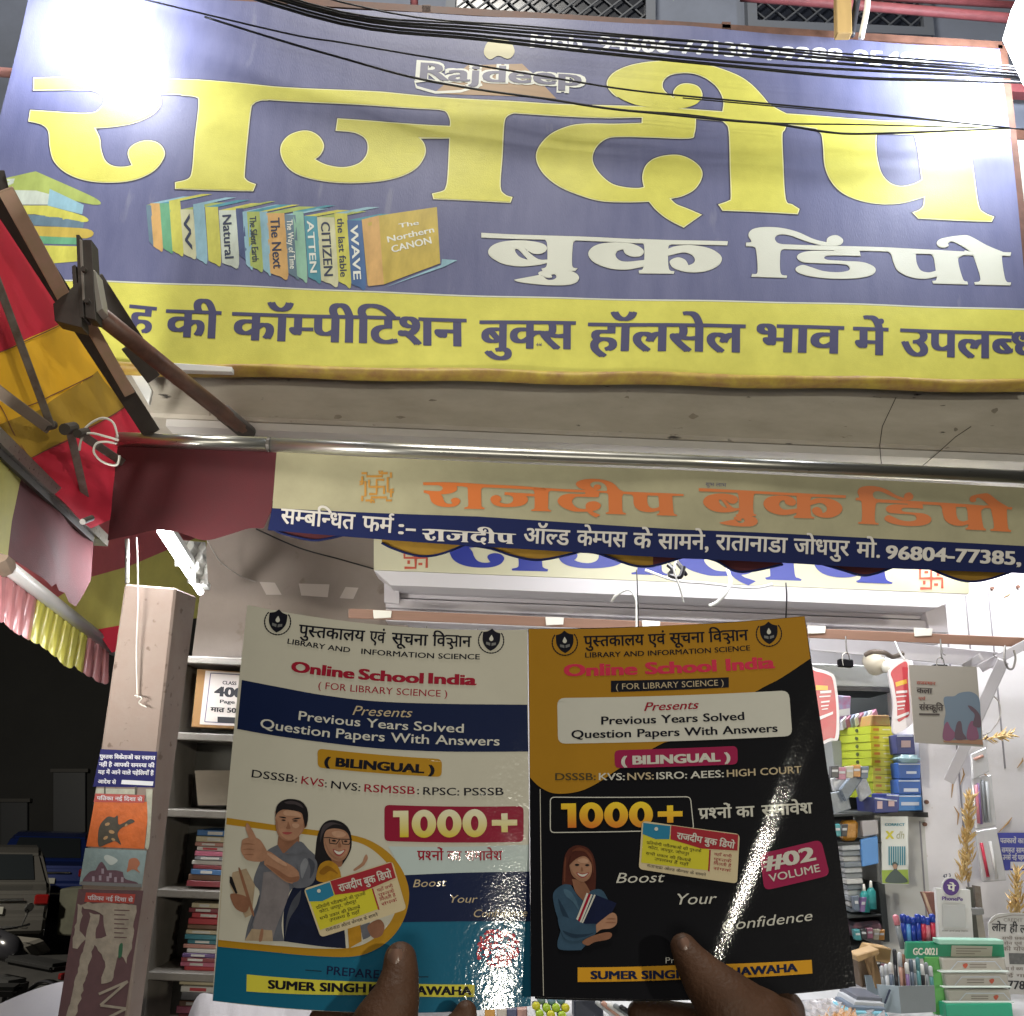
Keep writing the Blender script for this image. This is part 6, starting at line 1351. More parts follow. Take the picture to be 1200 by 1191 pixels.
pr(LN, 'rule', line_px([(358,1137),(377,1138.5)], 1), m_ink, LC, 2, sm=False); pr(LN, 'rule', line_px([(490,1145),(502,1145)], 1), m_ink, LC, 2, sm=False)
T('PREPARED BY', (383,1142), (480,1149), 10, m_navyb, LC, 2, bold=.01)
pr(LN, 'yellow_bar', [(289.5,1142,1),(440,1151,1),(556,1154,1),(556,1168.5,1),(440,1166,1),(289,1162,1)], m_yb, LC, 2, sm=False)
T('SUMER SINGH', (315,1158.5), (428,1163), 10, m_ink, LC, 3, bold=.045); T('KUSHHAWAHA', (433,1163.5), (552,1166), 10, m_ink, LC, 3, bold=.045)
rs = []
rnd = random.Random(3)
for k in range(160):
    a, rr = rnd.random()*6.28, 26*math.sqrt(rnd.random()); x, y = 583+rr*math.cos(a), 1112+rr*math.sin(a)*.86
    rs.append(poly_uv(LN, [px_uv(LN, ell(x, y, rnd.uniform(1.2, 3.0), rnd.uniform(1, 2.2), 6, rnd.random()*180))], 2+.03*(k % 20), nore=True))
obj('red_burst', join(*rs), m_inkred, LC)
pr(LN, 'burst_stalk', line_px([(589,1090),(592,1078),(597,1066)], .7), m_ink, LC, 4, sm=False); pr(LN, 'burst_stalk', line_px([(592,1090),(600,1080),(608,1074)], .7), m_ink, LC, 4.3, sm=False)
# students printed on the cover
skin1 = lam('print_skin', (.36,.19,.12)); skin2 = lam('print_skin_shade', (.24,.11,.065)); hair = lam('print_hair', (.012,.01,.012)); shirt = lam('print_shirt_grey', (.115,.12,.145)); shirt2 = lam('print_shirt_light', (.19,.17,.18)); mus = lam('print_mustard', (.40,.20,.015)); dark = lam('print_dark_suit', (.008,.012,.035)); lips = lam('print_lips', (.30,.06,.06)); beige = lam('print_beige', (.36,.27,.18))
Q = lambda pts: zc(pts, 270, 920, 5.4545)
for nm, m_, l, pts in (
 ('man_shirt', shirt, 4, [(300,385,c1),(440,360),(500,410),(560,470),(560,520),(530,640),(400,660),(345,800),(330,900),(345,1000,c1),(95,995,c1),(120,880),(190,700),(150,620),(190,500),(240,420)]),
 ('man_undershirt', shirt2, 4.6, [(215,560,c1),(330,560),(380,680),(300,900),(270,1000,c1),(150,920),(190,760)]),
 ('man_trousers', beige, 5, [(140,920,c1),(270,930,c1),(275,1000,c1),(95,996,c1)]),
 ('man_neck', skin2, 5, [(315,300,c1),(440,300,c1),(440,370),(400,430),(350,440),(305,400)]),
 ('man_collar', shirt, 5.6, [(245,415,c1),(305,385,c1),(340,440,c1),(300,470,c1)]), ('man_face_shade', lam('print_skin_mid', (.29,.145,.09)), 6.4, [(290,215),(305,240),(312,290),(335,330),(372,352),(420,345),(460,305),(472,280),(440,325),(400,355),(360,358),(325,340),(300,300)]),
 ('man_face_light', lam('print_skin_light', (.46,.27,.18)), 6.4, [(345,170),(390,160),(440,180),(455,205),(400,200),(350,195)]), ('man_cheek', lam('print_skin_light', (.46,.27,.18)), 6.4, [(400,250),(430,248),(445,262),(425,278),(402,270)]),
 ('man_ear', skin2, 6.6, [(472,235),(490,225),(492,262),(475,278)]), ('man_hair_shine', lam('print_hair_shine', (.05,.04,.045)), 7.6, [(350,112),(400,104),(450,122),(470,150),(420,128),(370,124)]),
 ('man_shirt_fold', lam('print_shirt_dark', (.06,.065,.085)), 4.5, [(455,670,c1),(440,760),(380,860),(350,980,c1),(365,840),(400,740)]), ('man_shirt_fold', lam('print_shirt_dark', (.06,.065,.085)), 4.5, [(190,700),(180,780),(150,860),(130,920),(160,800)]),
 ('man_shirt_fold', lam('print_shirt_dark', (.06,.065,.085)), 7, [(500,470),(540,500),(535,560),(510,600),(515,540)]), ('man_shirt_fold', lam('print_shirt_hi', (.20,.21,.24)), 7, [(450,520),(480,470),(500,500),(480,560),(460,600)]),
 ('man_forearm_shade', skin2, 6.5, [(230,510),(300,570),(370,618),(430,620),(440,585),(380,590),(300,540)]), ('man_wrist_light', lam('print_skin_light', (.46,.27,.18)), 6.6, [(225,430),(290,455),(360,505),(350,520),(280,480)]),
 ('woman_face_shade', lam('print_skin_mid', (.29,.145,.09)), 6.4, [(602,340),(615,400),(650,460),(700,488),(735,470),(760,420),(730,455),(695,470),(650,445),(622,400)]), ('woman_face_light', lam('print_skin_light', (.46,.27,.18)), 6.4, [(650,305),(700,295),(740,315),(720,335),(670,332)]),
 ('woman_nose', skin2, 7, [(698,365),(712,392),(706,402),(690,398)]), ('woman_hair_shine', lam('print_hair_shine', (.05,.04,.045)), 5, [(590,270),(650,240),(720,262),(660,255),(600,300),(575,370)]), ('woman_fold', lam('print_mustard_dark', (.25,.11,.01)), 6, [(570,560),(610,520),(650,530),(690,570),(640,550),(600,575)]),
 ('book_spine_line', skin2, 5.9, [(60,560),(75,556),(150,800),(140,820)]), ('trouser_fold', lam('print_skin_mid', (.29,.145,.09)), 5.6, [(200,925),(215,930),(205,995),(185,995)]),
 ('man_collar', shirt, 5.6, [(345,440,c1),(430,360,c1),(490,420,c1),(430,440,c1)]),
 ('man_face', skin1, 6, [(290,200),(300,160),(380,140),(470,165),(485,230),(470,290),(440,330),(400,355),(360,358),(325,340),(300,300)]),
 ('man_hair', hair, 7, [(290,210,c1),(300,140),(340,100),(400,92),(460,110),(495,160),(498,230),(480,275,c1),(470,220),(455,180),(400,165),(340,160),(305,180)]),
 ('man_brow', hair, 7, [(312,205),(345,205),(362,214),(340,214)]), ('man_brow', hair, 7, [(395,222),(425,212),(455,214),(425,222)]),
 ('man_eye', hair, 7, [(328,226),(345,222),(358,228),(345,232)]), ('man_eye', hair, 7, [(400,232),(418,227),(436,232),(418,237)]),
 ('man_nose', skin2, 7, [(372,235),(384,262),(388,280),(372,284),(358,278),(366,262)]), ('man_mouth', lips, 7, [(335,305),(362,302),(400,306),(375,318),(350,316)]),
 ('man_forearm', skin1, 6, [(215,420,c1),(260,430),(330,480),(400,520),(440,560),(445,600),(420,630),(360,622),(290,570),(220,510,c1)]),
 ('man_sleeve', shirt, 6.6, [(425,500,c1),(480,440),(555,490),(545,600),(500,650),(420,660),(400,628,c1),(445,600)]),
 ('man_fist', skin1, 7, [(75,385),(85,350),(140,335),(190,350),(225,400),(240,440),(220,485),(170,492),(110,480),(85,450),(72,420)]),
 ('man_thumb', skin1, 7.6, [(110,245),(125,260),(145,290),(175,350,c1),(130,360,c1),(112,310),(102,275)]),
 ('man_finger_line', skin2, 8.4, [(82,380),(120,374),(165,384),(120,382)]), ('man_finger_line', skin2, 8.4, [(80,415),(120,408),(160,416),(120,416)]), ('man_finger_line', skin2, 8.4, [(88,448),(125,442),(158,448),(125,450)]),
 ('held_books', beige, 5.4, [(18,560,c1),(105,535,c1),(160,640,c1),(140,830,c1),(100,850,c1),(0,640,c1)]),
 ('held_books_edge', hair, 6, [(0,585,c1),(15,590,c1),(50,690,c1),(40,700,c1),(0,625,c1)]), ('man_lower_hand', skin2, 6.6, [(5,700),(60,700),(110,720),(125,770),(100,815),(50,800),(20,760)]),
 ('woman_hair', hair, 4.6, [(600,245),(660,225),(730,250),(770,310),(775,400),(745,470),(710,520,c1),(620,520),(540,620,c1),(535,560),(545,430),(560,320)]),
 ('woman_suit', dark, 4.2, [(400,660,c1),(560,600),(640,560),(700,640,c1),(720,800),(740,1045,c1),(600,1035),(345,1000,c1),(345,800)]),
 ('woman_neck', skin2, 5.4, [(640,440,c1),(720,440,c1),(712,520),(660,510)]),
 ('woman_face', skin1, 6, [(600,330),(620,290),(680,280),(740,300),(765,350),(760,420),(735,470),(700,490),(650,475),(615,430),(600,380)]),
 ('woman_shoulder', mus, 5.6, [(555,560),(580,505),(630,485),(680,510),(705,560),(710,610,c1),(600,625,c1),(555,610)]),
 ('woman_eye', hair, 7, [(650,358),(665,352),(680,360),(665,365)]), ('woman_eye', hair, 7, [(725,362),(740,356),(752,363),(740,368)]),
 ('woman_mouth', m_inkw, 7, [(665,418),(695,428),(730,420),(705,445),(680,440)]), ('woman_lips', lips, 6.8, [(658,412),(695,424),(738,414),(708,454),(675,448)]),
 ('woman_thumb', skin1, 5, [(870,445),(880,470),(865,500),(850,520),(800,550),(790,540),(840,500),(855,465)]),
 ('woman_skirt', mus, 5, [(750,900,c1),(835,890,c1),(840,1000,c1),(760,1045,c1)]), ('woman_hand', skin2, 5.6, [(880,900),(950,860),(985,900),(970,960),(920,980),(890,950)]),
 ('woman_sleeve', shirt, 5.4, [(830,900,c1),(890,880,c1),(900,960),(850,990,c1)])):
    pr(LN, nm, Q(pts), m_, LC, l)
gl = [line_px([(p[0], p[1]) for p in Q(l)], 1) for l in ([(600,340),(630,338),(690,348),(780,350)], [(635,345),(638,375),(680,380),(700,352)], [(715,355),(722,380),(760,383),(775,352)])]
obj('woman_glasses', join(*[poly_uv(LN, [px_uv(LN, g)], 7.6+.2*i) for i, g in enumerate(gl)]), hair, LC)
# shop card printed over the cover
def card(S, par, base, Z, tl, lay):
    """Z maps unit card coordinates (0..1, 0..1) to pixels"""
    zz = lambda pts: [(*Z(x, y), 1) for x, y in pts]
    pr(S, 'card_ground', quad_round([Z(0,0), Z(1,0), Z(1,1), Z(0,1)], 5), lam('card_cream', (.50,.42,.27)), par, lay, sm=False)
    pr(S, 'card_yellow', zz([(.02,.26),(.30,.22),(.70,.40),(.70,.82),(.02,.86)]), lam('card_yellow', (.50,.45,.03)), par, lay+.7, sm=False)
    pr(S, 'card_blue', zz([(.015,.04),(.29,.03),(.29,.30),(.15,.34),(.015,.27)]), lam('card_blue', (.02,.16,.28)), par, lay+1.4, sm=False)
    pr(S, 'card_red', zz([(.30,.015),(.985,.02),(.985,.34),(.62,.40),(.30,.30)]), lam('card_red', (.28,.02,.03)), par, lay+1.4, sm=False)
    pr(S, 'card_rule', zz([(.70,.40),(.715,.40),(.715,.84),(.70,.84)]), lam('card_red', (.28,.02,.03)), par, lay+2.2, sm=False)
    pr(S, 'card_dot', [(q[0], q[1]) for q in ell(*Z(.15,.13), 2.2, 2.2, 8)], m_inkw, par, lay+2.2)
    text(S, 'राजदीप बुक डिपो', Z(.36,.27), Z(.95,.31), tl, m_inkw, par, lay+2.4, bold=.03)
    for s, x0, x1, y in (('प्रतियोगी परीक्षाओं की पुस्तकें', .06,.62,.46), ('कोटा, जयपुर, जोधपुर', .08,.50,.55), ('सभी प्रकार की किताबें', .06,.52,.68), ('उपलब्ध हैं यहाँ', .15,.50,.77), ('रातानाडा ओल्ड केम्पस के सामने', .08,.68,.93)):
        text(S, s, Z(x0, y), Z(x1, y+.02), tl*.42, m_ink, par, lay+2.4)
    for s, y in (('यहाँ सभी', .50), ('पुस्तकें', .60), ('मिलती हैं', .69), ('संपर्क', .79)): text(S, s, Z(.75, y), Z(.93, y), tl*.42, m_inkr, par, lay+2.4)
def bil(a, b, c, d):
    return lambda x, y: ((a[0]*(1-x)+b[0]*x)*(1-y)+(d[0]*(1-x)+c[0]*x)*y, (a[1]*(1-x)+b[1]*x)*(1-y)+(d[1]*(1-x)+c[1]*x)*y)
card(LN, LC, 0, bil((356.5,1042),(460,1009.5),(476.5,1066),(376.5,1099)), 8, 9)
# ---- right, black cover
rbk, RC = book('black_book', 'black and mustard exam book held up at right, with pink volume badge', RN, m_blk)
pr(RN, 'mustard_field', [(619.5,737.3,1),(700,737),(785,733.3),(860,729.5),(942.8,722.5,1),(949.5,772,1),(915,795),(885,811),(800,862),(773,873),(727,900),(700,918),(677,928),(650,930),(632,922),(621,911,1)], m_gold2, RC, 1)
crest(RN, 662, 753.5, 15, RC, disc=m_gold2, a=-.04); crest(RN, 901, 743, 15, RC, disc=m_gold2, a=-.05)
T = lambda *a, **k: text(RN, *a, **k)
T('पुस्तकालय एवं', (684.5,758), (780,755), 12, m_ink, RC, 2, bold=.02); T('सूचना विज्ञान', (785,754.5), (877,750.5), 12, m_ink, RC, 2, bold=.02)
T('LIBRARY AND INFORMATION SCIENCE', (686,771), (879,762.5), 6, m_ink, RC, 2, bold=.015)
T('Online School India', (662,792.5), (907,783), 13.5, lam('ink_rose', (.50,.03,.07)), RC, 2, bold=.045)
pr(RN, 'black_strip', [(716,798,1),(854,794,1),(854,806,1),(716,811.5,1)], m_ink, RC, 2, sm=False)
T('( FOR LIBRARY SCIENCE )', (722,808.5), (848,803.5), 7, m_inkt, RC, 3)
pr(RN, 'white_panel', quad_round([(653,818.5),(924.5,809.5),(928.5,863),(654,872)], 9), m_inkw, RC, 2, sm=False)
T('Presents', (755,833.5), (817,831), 10, m_inkr, RC, 3, shear=.3, bold=.01)
T('Previous Years Solved', (705,849.5), (872,844), 9.5, m_ink, RC, 3, bold=.02); T('Question Papers With Answers', (670,865.5), (911,858), 9.5, m_ink, RC, 3, bold=.02)
pr(RN, 'magenta_pill', quad_round([(720,879.5),(864,874.5),(864.5,896),(720.5,900.5)], 6), m_pinkb, RC, 2, sm=False)
T('( BILINGUAL )', (729,896.5), (855,892), 10, m_inkw, RC, 3, bold=.05)
for s, a, b, m_ in (('DSSSB:', (651,914.5), (698,914.5), lam('ink_dim', (.06,.045,.02))), ('KVS:', (702,914.5), (732,914.5), m_inkw), ('NVS:', (735.5,914.5), (766,913.5), m_inkt), ('ISRO:', (769.5,913.5), (805,912.5), m_inkw), ('AEES:', (809.5,912.5), (848,911), m_inkw), ('HIGH COURT', (852,910.8), (939,906), m_inkt)): T(s, a, b, 8.3, m_, RC, 2, bold=.015)
fo = quad_round([(645,934.5),(809,934),(813,972.5),(645,976)], 5); fi = quad_round([(646,935.5),(808,935),(812,971.5),(646,975)], 4.5)
obj('white_frame', join(*[poly_uv(RN, [px_uv(RN, line_px([fo[i_], fo[(i_+1) % len(fo)]], 1.1))], 2+.1*(i_ % 3)) for i_ in range(len(fo))]), m_inkw, RC)
big_number(RN, (658,970.5), (800,968.5), 28.5, grad('ink_gold_orange', (.70,.52,.03), (.50,.13,.02)), RC)
T('प्रश्नों का', (819,960), (884,957), 12, m_inkw, RC, 2, bold=.025); T('समावेश', (893,956.5), (952,953), 12, m_inkw, RC, 2, bold=.025)
T('Boost', (722,1035), (777,1034), 12, m_inkw, RC, 3, shear=.25); T('Your', (790,1060.5), (838,1059), 13, m_inkw, RC, 3, shear=.25); T('Confidence', (845,1091), (951,1079), 12.5, m_inkw, RC, 3, shear=.25)
pr(RN, 'magenta_badge', quad_round([(890.5,1001),(962,984),(972.5,1026),(895.5,1044)], 8), m_pinkb, RC, 2, sm=False)
T('#02', (897,1019.5), (955,1008), 16, m_inkw, RC, 3, bold=.04); T('VOLUME', (902,1034), (961,1021.5), 9, m_inkw, RC, 3, bold=.01)
T('Prepared by', (780,1129), (842,1128), 7, m_inkw, RC, 3)
pr(RN, 'amber_bar', [(677,1134,1),(800,1131,1),(951,1125,1),(952,1141,1),(800,1148,1),(677,1151,1)], lam('cover_amber', (.55,.27,.015)), RC, 2, sm=False)
T('SUMER SINGH KUSHHAWAHA', (693,1147.5), (934,1138.5), 9.5, m_navyb, RC, 3, bold=.045)
pr(RN, 'spine_crease', line_px([(633,925),(634.5,1050),(637,1167)], .8), m_pg2, RC, 1.5, sm=False)
Q = lambda pts: zc(pts, 630, 970, 7.44)
den = lam('print_denim', (.035,.075,.125)); auburn = lam('print_auburn', (.07,.018,.012)); nvb = lam('print_book_navy', (.006,.01,.04))
for nm, m_, l, pts in (
 ('woman_hair', auburn, 3, [(215,500,c1),(225,330),(250,220),(310,165),(380,158),(450,190),(495,270),(510,400),(505,540,c1),(440,560),(290,500)]),
 ('woman_jacket', den, 4, [(140,570),(220,500),(290,500,c1),(380,620),(470,550),(560,545),(620,640,c1),(560,840),(480,960),(380,1070,c1),(200,1065),(175,1000),(200,880),(150,700)]),
 ('woman_neck', skin2, 5, [(300,450,c1),(400,470),(460,560,c1),(400,640,c1),(330,560)]),
 ('woman_face', skin1, 6, [(280,330),(310,280),(400,250),(460,290),(475,370),(455,440),(400,475),(340,450),(300,410)]),
 ('woman_face_shade', lam('print_skin_mid', (.29,.145,.09)), 6.5, [(282,340),(300,400),(345,448),(400,472),(455,440),(470,390),(440,430),(395,450),(350,430),(310,390)]), ('woman_face_light', lam('print_skin_light', (.46,.27,.18)), 6.5, [(350,285),(400,270),(445,290),(430,312),(380,310)]),
 ('hair_strand', lam('print_auburn_light', (.13,.04,.022)), 7.6, [(300,210),(360,175),(430,200),(480,270),(490,400),(470,300),(420,220),(350,205)]), ('hair_strand', lam('print_auburn_light', (.13,.04,.022)), 3.6, [(235,300),(250,260),(245,400),(240,480),(228,440)]),
 ('jacket_fold', lam('print_denim_dark', (.015,.035,.065)), 4.6, [(180,620),(230,700),(280,800),(330,930),(270,860),(210,740)]), ('jacket_fold', lam('print_denim_light', (.06,.12,.18)), 4.7, [(230,540),(290,560),(340,640),(360,720),(310,650),(250,600)]), ('jacket_fold', lam('print_denim_dark', (.015,.035,.065)), 7.2, [(220,900),(320,930),(440,930),(500,915),(420,950),(300,960)]),
 ('finger_line', skin2, 8, [(600,800),(650,790),(685,800),(650,804)]), ('finger_line', skin2, 8, [(590,830),(640,822),(685,830),(640,836)]),
 ('woman_fringe', auburn, 7, [(270,340,c1),(300,240),(380,190),(450,230),(470,310,c1),(430,260),(380,255),(320,290)]),
 ('woman_eye', hair, 7, [(325,328),(345,318),(368,328),(345,338)]), ('woman_eye', hair, 7, [(415,330),(435,320),(455,330),(435,340)]),
 ('woman_nose', skin2, 7, [(388,345),(400,375),(390,385),(378,378)]), ('woman_mouth', m_inkw, 7.4, [(350,400),(395,412),(440,400),(410,428),(375,426)]), ('woman_lips', lips, 7, [(340,394),(395,404),(450,394),(415,436),(370,434)]),
 ('held_book', nvb, 5.6, [(500,585,c1),(690,660,c1),(640,760,c1),(560,840,c1),(390,840,c1)]),
 ('book_edge', m_inkw, 6, [(430,570,c1),(445,578,c1),(352,810,c1),(338,800,c1)]), ('book_edge', m_inkr, 5.8, [(445,578,c1),(470,585,c1),(372,825,c1),(352,810,c1)]), ('book_edge', m_inkw, 6.3, [(468,582,c1),(480,588,c1),(382,832,c1),(368,826,c1)]), ('book_edge', m_inkw, 6.3, [(495,585,c1),(508,590,c1),(395,842,c1),(384,836,c1)]),
 ('woman_arm', den, 6.6, [(180,780),(300,800),(440,850),(510,860),(510,920),(420,960),(330,990),(230,960)]),
 ('woman_hand', skin1, 7.4, [(510,850,c1),(570,800),(650,745),(690,770),(690,840),(640,880),(560,890),(515,920,c1)]), ('woman_forearm', skin2, 7, [(390,1000),(470,950),(600,915),(650,930),(620,975),(500,1000),(440,1030)])):
    pr(RN, nm, Q(pts), m_, RC, l)
card(RN, RC, 0, bil((752.5,962.5),(866.5,978),(863.5,1036),(748.5,1019)), 7, 8)
# ================================================================== hands
def capsules(chains):
    gs = []
    for ch in chains:
        pts = [at(x, y, Y) for x, y, Y, r in ch]; rr = [r for *_, r in ch]
        P, Q_ = [], []
        n = 6
        for i in range(len(pts)-1):
            for k in range(n): t = k/n; P.append(pts[i].lerp(pts[i+1], t)); Q_.append(rr[i]*(1-t)+rr[i+1]*t)
        P.append(pts[-1]); Q_.append(rr[-1])
        d0 = (P[0]-P[1]).normalized(); d1 = (P[-1]-P[-2]).normalized()
        head = [(P[0]+d0*Q_[0]*math.cos(a), Q_[0]*max(.05, math.sin(a))) for a in (0.05, .45, .8, 1.15)]
        tl_ = [(P[-1]+d1*Q_[-1]*math.cos(a), Q_[-1]*max(.05, math.sin(a))) for a in (1.15, .8, .45, .05)]
        al = head+list(zip(P, Q_))+tl_
        gs.append(tube([a for a, _ in al], [b for _, b in al], 18))
    return join(*gs)
m_skin = M('skin', (.085,.04,.022), rough=.55, var=.25, vs_=60, bump=.3, bs=500, spec=.3)
m_nail = M('nail', (.17,.10,.075), rough=.3, spec=.5)
def hand(name, lab, chains, loc):
    t = thing(name, lab, 'hand', loc)
    o = obj('skin', capsules(chains), m_skin, t)
    md = o.modifiers.new('r', 'REMESH'); md.mode = 'VOXEL'; md.voxel_size = .0011; md.use_smooth_shade = True
    sm_ = o.modifiers.new('s', 'SMOOTH'); sm_.factor = .6; sm_.iterations = 10
    bpy.context.view_layer.update(); dg = bpy.context.evaluated_depsgraph_get()
    me = bpy.data.meshes.new_from_object(o.evaluated_get(dg)); o.modifiers.clear(); old = o.data; o.data = me; bpy.data.meshes.remove(old); me.name = 'skin'
    # knuckle creases and a little flattening noise
    return t, o
def nail(t, c, top, side, w_, l_):
    """nail plate lying on the thumb: c centre, top/side pixel directions"""
    S = []
    V, Fc = [], []
    for i in range(9):
        for j in range(9):
            u, v = i/4-1, j/4-1
            k = math.sqrt(max(0, 1-(abs(v)**2.6)*.55))
            x = c[0]+side[0]*u*w_*k+top[0]*v*l_; y = c[1]+side[1]*u*w_*k+top[1]*v*l_
            V.append(tuple(at(x, y, c[2]+.0042*u*u*w_/10+.0022*max(0, v)**2-.0004)))
    for i in range(8):
        for j in range(8): a = i*9+j; Fc.append((a, a+9, a+10, a+1))
    obj('thumbnail', (V, Fc), m_nail, t, smooth=True)
k_ = .575/F
lh, lho = hand('hand', 'brown hand gripping the lower edge of the white book, thumb upright in front', [
    [(469,1124,0.5430,.0085),(469,1142,0.5390,.0095),(464,1168,0.5350,.0122),(452,1200,0.5330,.0168),(440,1250,0.5350,.0215)],
    [(546,1186,0.5450,.0058),(543,1198,0.5450,.0085),(530,1225,0.5430,.0105),(500,1265,0.5380,.016)],
    [(374,1194,0.5790,.0058),(395,1196,0.5790,.0075),(425,1210,0.5750,.010),(450,1240,0.5630,.015)],
    [(500,1212,0.5830,.008),(470,1230,0.5730,.012),(445,1262,0.5580,.018)],
    [(352,1240,0.5790,.0075),(400,1248,0.5730,.011),(445,1265,0.5580,.018)], [(365,1290,0.5790,.0075),(410,1290,0.5730,.012),(445,1300,0.5580,.02)],
    [(440,1250,0.5380,.022),(450,1330,0.5380,.027),(455,1420,0.5230,.026),(455,1560,0.4930,.028)]], tuple(at(450, 1560, 0.4930)))
nail(lh, (464.5,1128,.5325), (.02,-1), (1,.02), 11.5, 16)
rh, rho = hand('hand', 'brown hand gripping the lower edge of the black book, thumb slanting up left', [
    [(801,1110,0.5400,.0070),(809,1124,0.5370,.0088),(825,1146,0.5340,.0118),(850,1174,0.5310,.0160),(885,1212,0.5300,.0215)],
    [(918,1186,0.5630,.0115),(905,1215,0.5410,.018),(900,1260,0.5310,.024)],
    [(748,1186,0.5830,.0062),(775,1190,0.5810,.0078),(815,1200,0.5770,.010),(860,1225,0.5630,.015)],
    [(770,1226,0.5830,.008),(820,1236,0.5770,.0105),(870,1250,0.5630,.016)], [(790,1270,0.5830,.008),(830,1276,0.5730,.011),(880,1285,0.5580,.018)],
    [(885,1212,0.5310,.022),(905,1290,0.5310,.028),(915,1400,0.5230,.027),(930,1560,0.4930,.029)]], tuple(at(920, 1560, 0.4930)))
nail(rh, (803.5,1112,.5315), (-.35,-.94), (.94,-.35), 9, 13)
# ================================================================== bits on the counter seen under the books
hl = [(628,1179,'yellow'),(634,1172,'grey'),(640,1181,'lime'),(646,1173,'blue'),(651,1181,'lime'),(657,1172,'blue'),(662,1181,'yellow'),(632,1188,'lime'),(645,1189,'yellow'),(658,1190,'lime')]
for k, (x, y, c) in enumerate(hl):
    p = at(x, y, 3.0-.02*(y-1172)/10); cc = {'yellow': (.55,.52,.03), 'lime': (.35,.50,.04), 'blue': (.12,.22,.30), 'grey': (.15,.22,.22)}[c]
    t = thing('highlighter', '%s capped highlighter under the joint of the two books, %s row, %s from left' % (c, 'lowest' if y > 1185 else ('rear' if y < 1176 else 'middle'), ['first','first','second','second','third','third','fourth','first','second','third'][k]), 'highlighter', tuple(p), 'highlighters standing on the counter')
    obj('cap', tube([p+Vector((0,-.035,.006)), p+Vector((0,-.03,.005)), p], [.006,.0115,.0115], 10), M('hl_'+c, cc, rough=.3), t, smooth=True)
    obj('pen_body', tube([p, p+Vector((0,.06,-.008))], .010, 10), M('clip_black', (.015,.015,.018)), t, smooth=True)
qthing('tray', 'dark navy tray under the left part of the black book', 'tray', [(673,1172),(706,1171),(708,1200),(673,1200)], 3.05, .1, M('tray_navy', (.012,.018,.04), rough=.5))
for k in range(5): pen(('silver','salmon','white','grey','black')[k]+' pen lying fanned under the black book, number %s of the fan' % ('one','two','three','four','five')[k], 698+k*7, 1173+k*1.5, 722+k*9, 1193+k*2, 2.98-.01*k, ('silver','salmon','white','grey','black')[k], .006, 'pens fanned on the counter')
for k, (x, c, cn) in enumerate(((574,(.55,.28,.05),'orange'),(588,(.5,.45,.4),'cream'),(600,(.05,.06,.14),'navy'),(612,(.45,.25,.22),'pink'))):
    qthing('small_box', '%s small box on the counter below the white book' % cn, 'box', [(x-6,1182),(x+6,1182),(x+6,1200),(x-6,1200)], 3.02, .05, M('smallbox_'+cn, c, rough=.4), 'small boxes below the white book')
# ================================================================== white cloths at the bottom
m_cl = M('white_cloth', (.52,.50,.54), rough=.85, var=.08, bump=.3, bs=120)
def mound(name, lab, px0, px1, top, bot, Y, dep, folds, cat):
    V, Fc = [], []; nx, ny = 40, 16
    for j in range(ny+1):
        for i in range(nx+1):
            u, v = i/nx, j/ny
            ty = top(u); y = ty+(bot-ty)*v; x = px0+(px1-px0)*u
            d = Y-dep*math.sin(min(1, v*1.15)*math.pi/2)+dep*.5*(2*u-1)**2 + folds*math.sin(u*38+v*3)*v+folds*.6*math.sin(u*71+2*v)*v
            V.append(tuple(at(x, y, d)))
    for j in range(ny):
        for i in range(nx): a = j*(nx+1)+i; Fc.append((a, a+nx+1, a+nx+2, a+1))
    return tag(obj(name, (V, Fc), m_cl, smooth=True), lab, cat)
mound('cloth_cover', 'smooth white cloth mound left of the pillar foot', -60, 150, lambda u: 1150+55*abs(u-.66)**1.4*1.9, 1330, 3.9, .5, .004, 'cloth')
mound('cloth_bundle', 'gathered white cloth bundle in front of the shelf under the white book', 206, 372, lambda u: 1160+ (95*(max(0, .2-u)/.2)**2)+(1-math.cos(u*9))*3, 1290, 2.75, .25, .022, 'cloth')
# ================================================================== lane with parked vehicles
bpy.data.objects['ground'].location.z = -.75
tag(obj('shop_plinth', box(-.95, 3, 2.85, 7, -.74, .0), M('floor_stone', (.3,.28,.26))), kind='structure')
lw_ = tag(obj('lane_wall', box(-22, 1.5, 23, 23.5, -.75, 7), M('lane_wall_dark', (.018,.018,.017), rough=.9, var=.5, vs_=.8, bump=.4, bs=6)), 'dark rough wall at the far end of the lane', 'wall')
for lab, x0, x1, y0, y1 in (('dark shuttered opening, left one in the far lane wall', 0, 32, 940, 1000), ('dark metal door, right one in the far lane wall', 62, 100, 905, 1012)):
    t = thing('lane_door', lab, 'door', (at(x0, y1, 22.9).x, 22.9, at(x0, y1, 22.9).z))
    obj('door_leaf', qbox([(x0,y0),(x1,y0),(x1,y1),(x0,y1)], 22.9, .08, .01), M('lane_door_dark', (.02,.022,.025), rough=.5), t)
    obj('door_frame', qbox([(x0-3,y0-4),(x1+3,y0-4),(x1+3,y0),(x0-3,y0)], 22.85, .1), M('lane_frame', (.03,.028,.025), rough=.7), t)
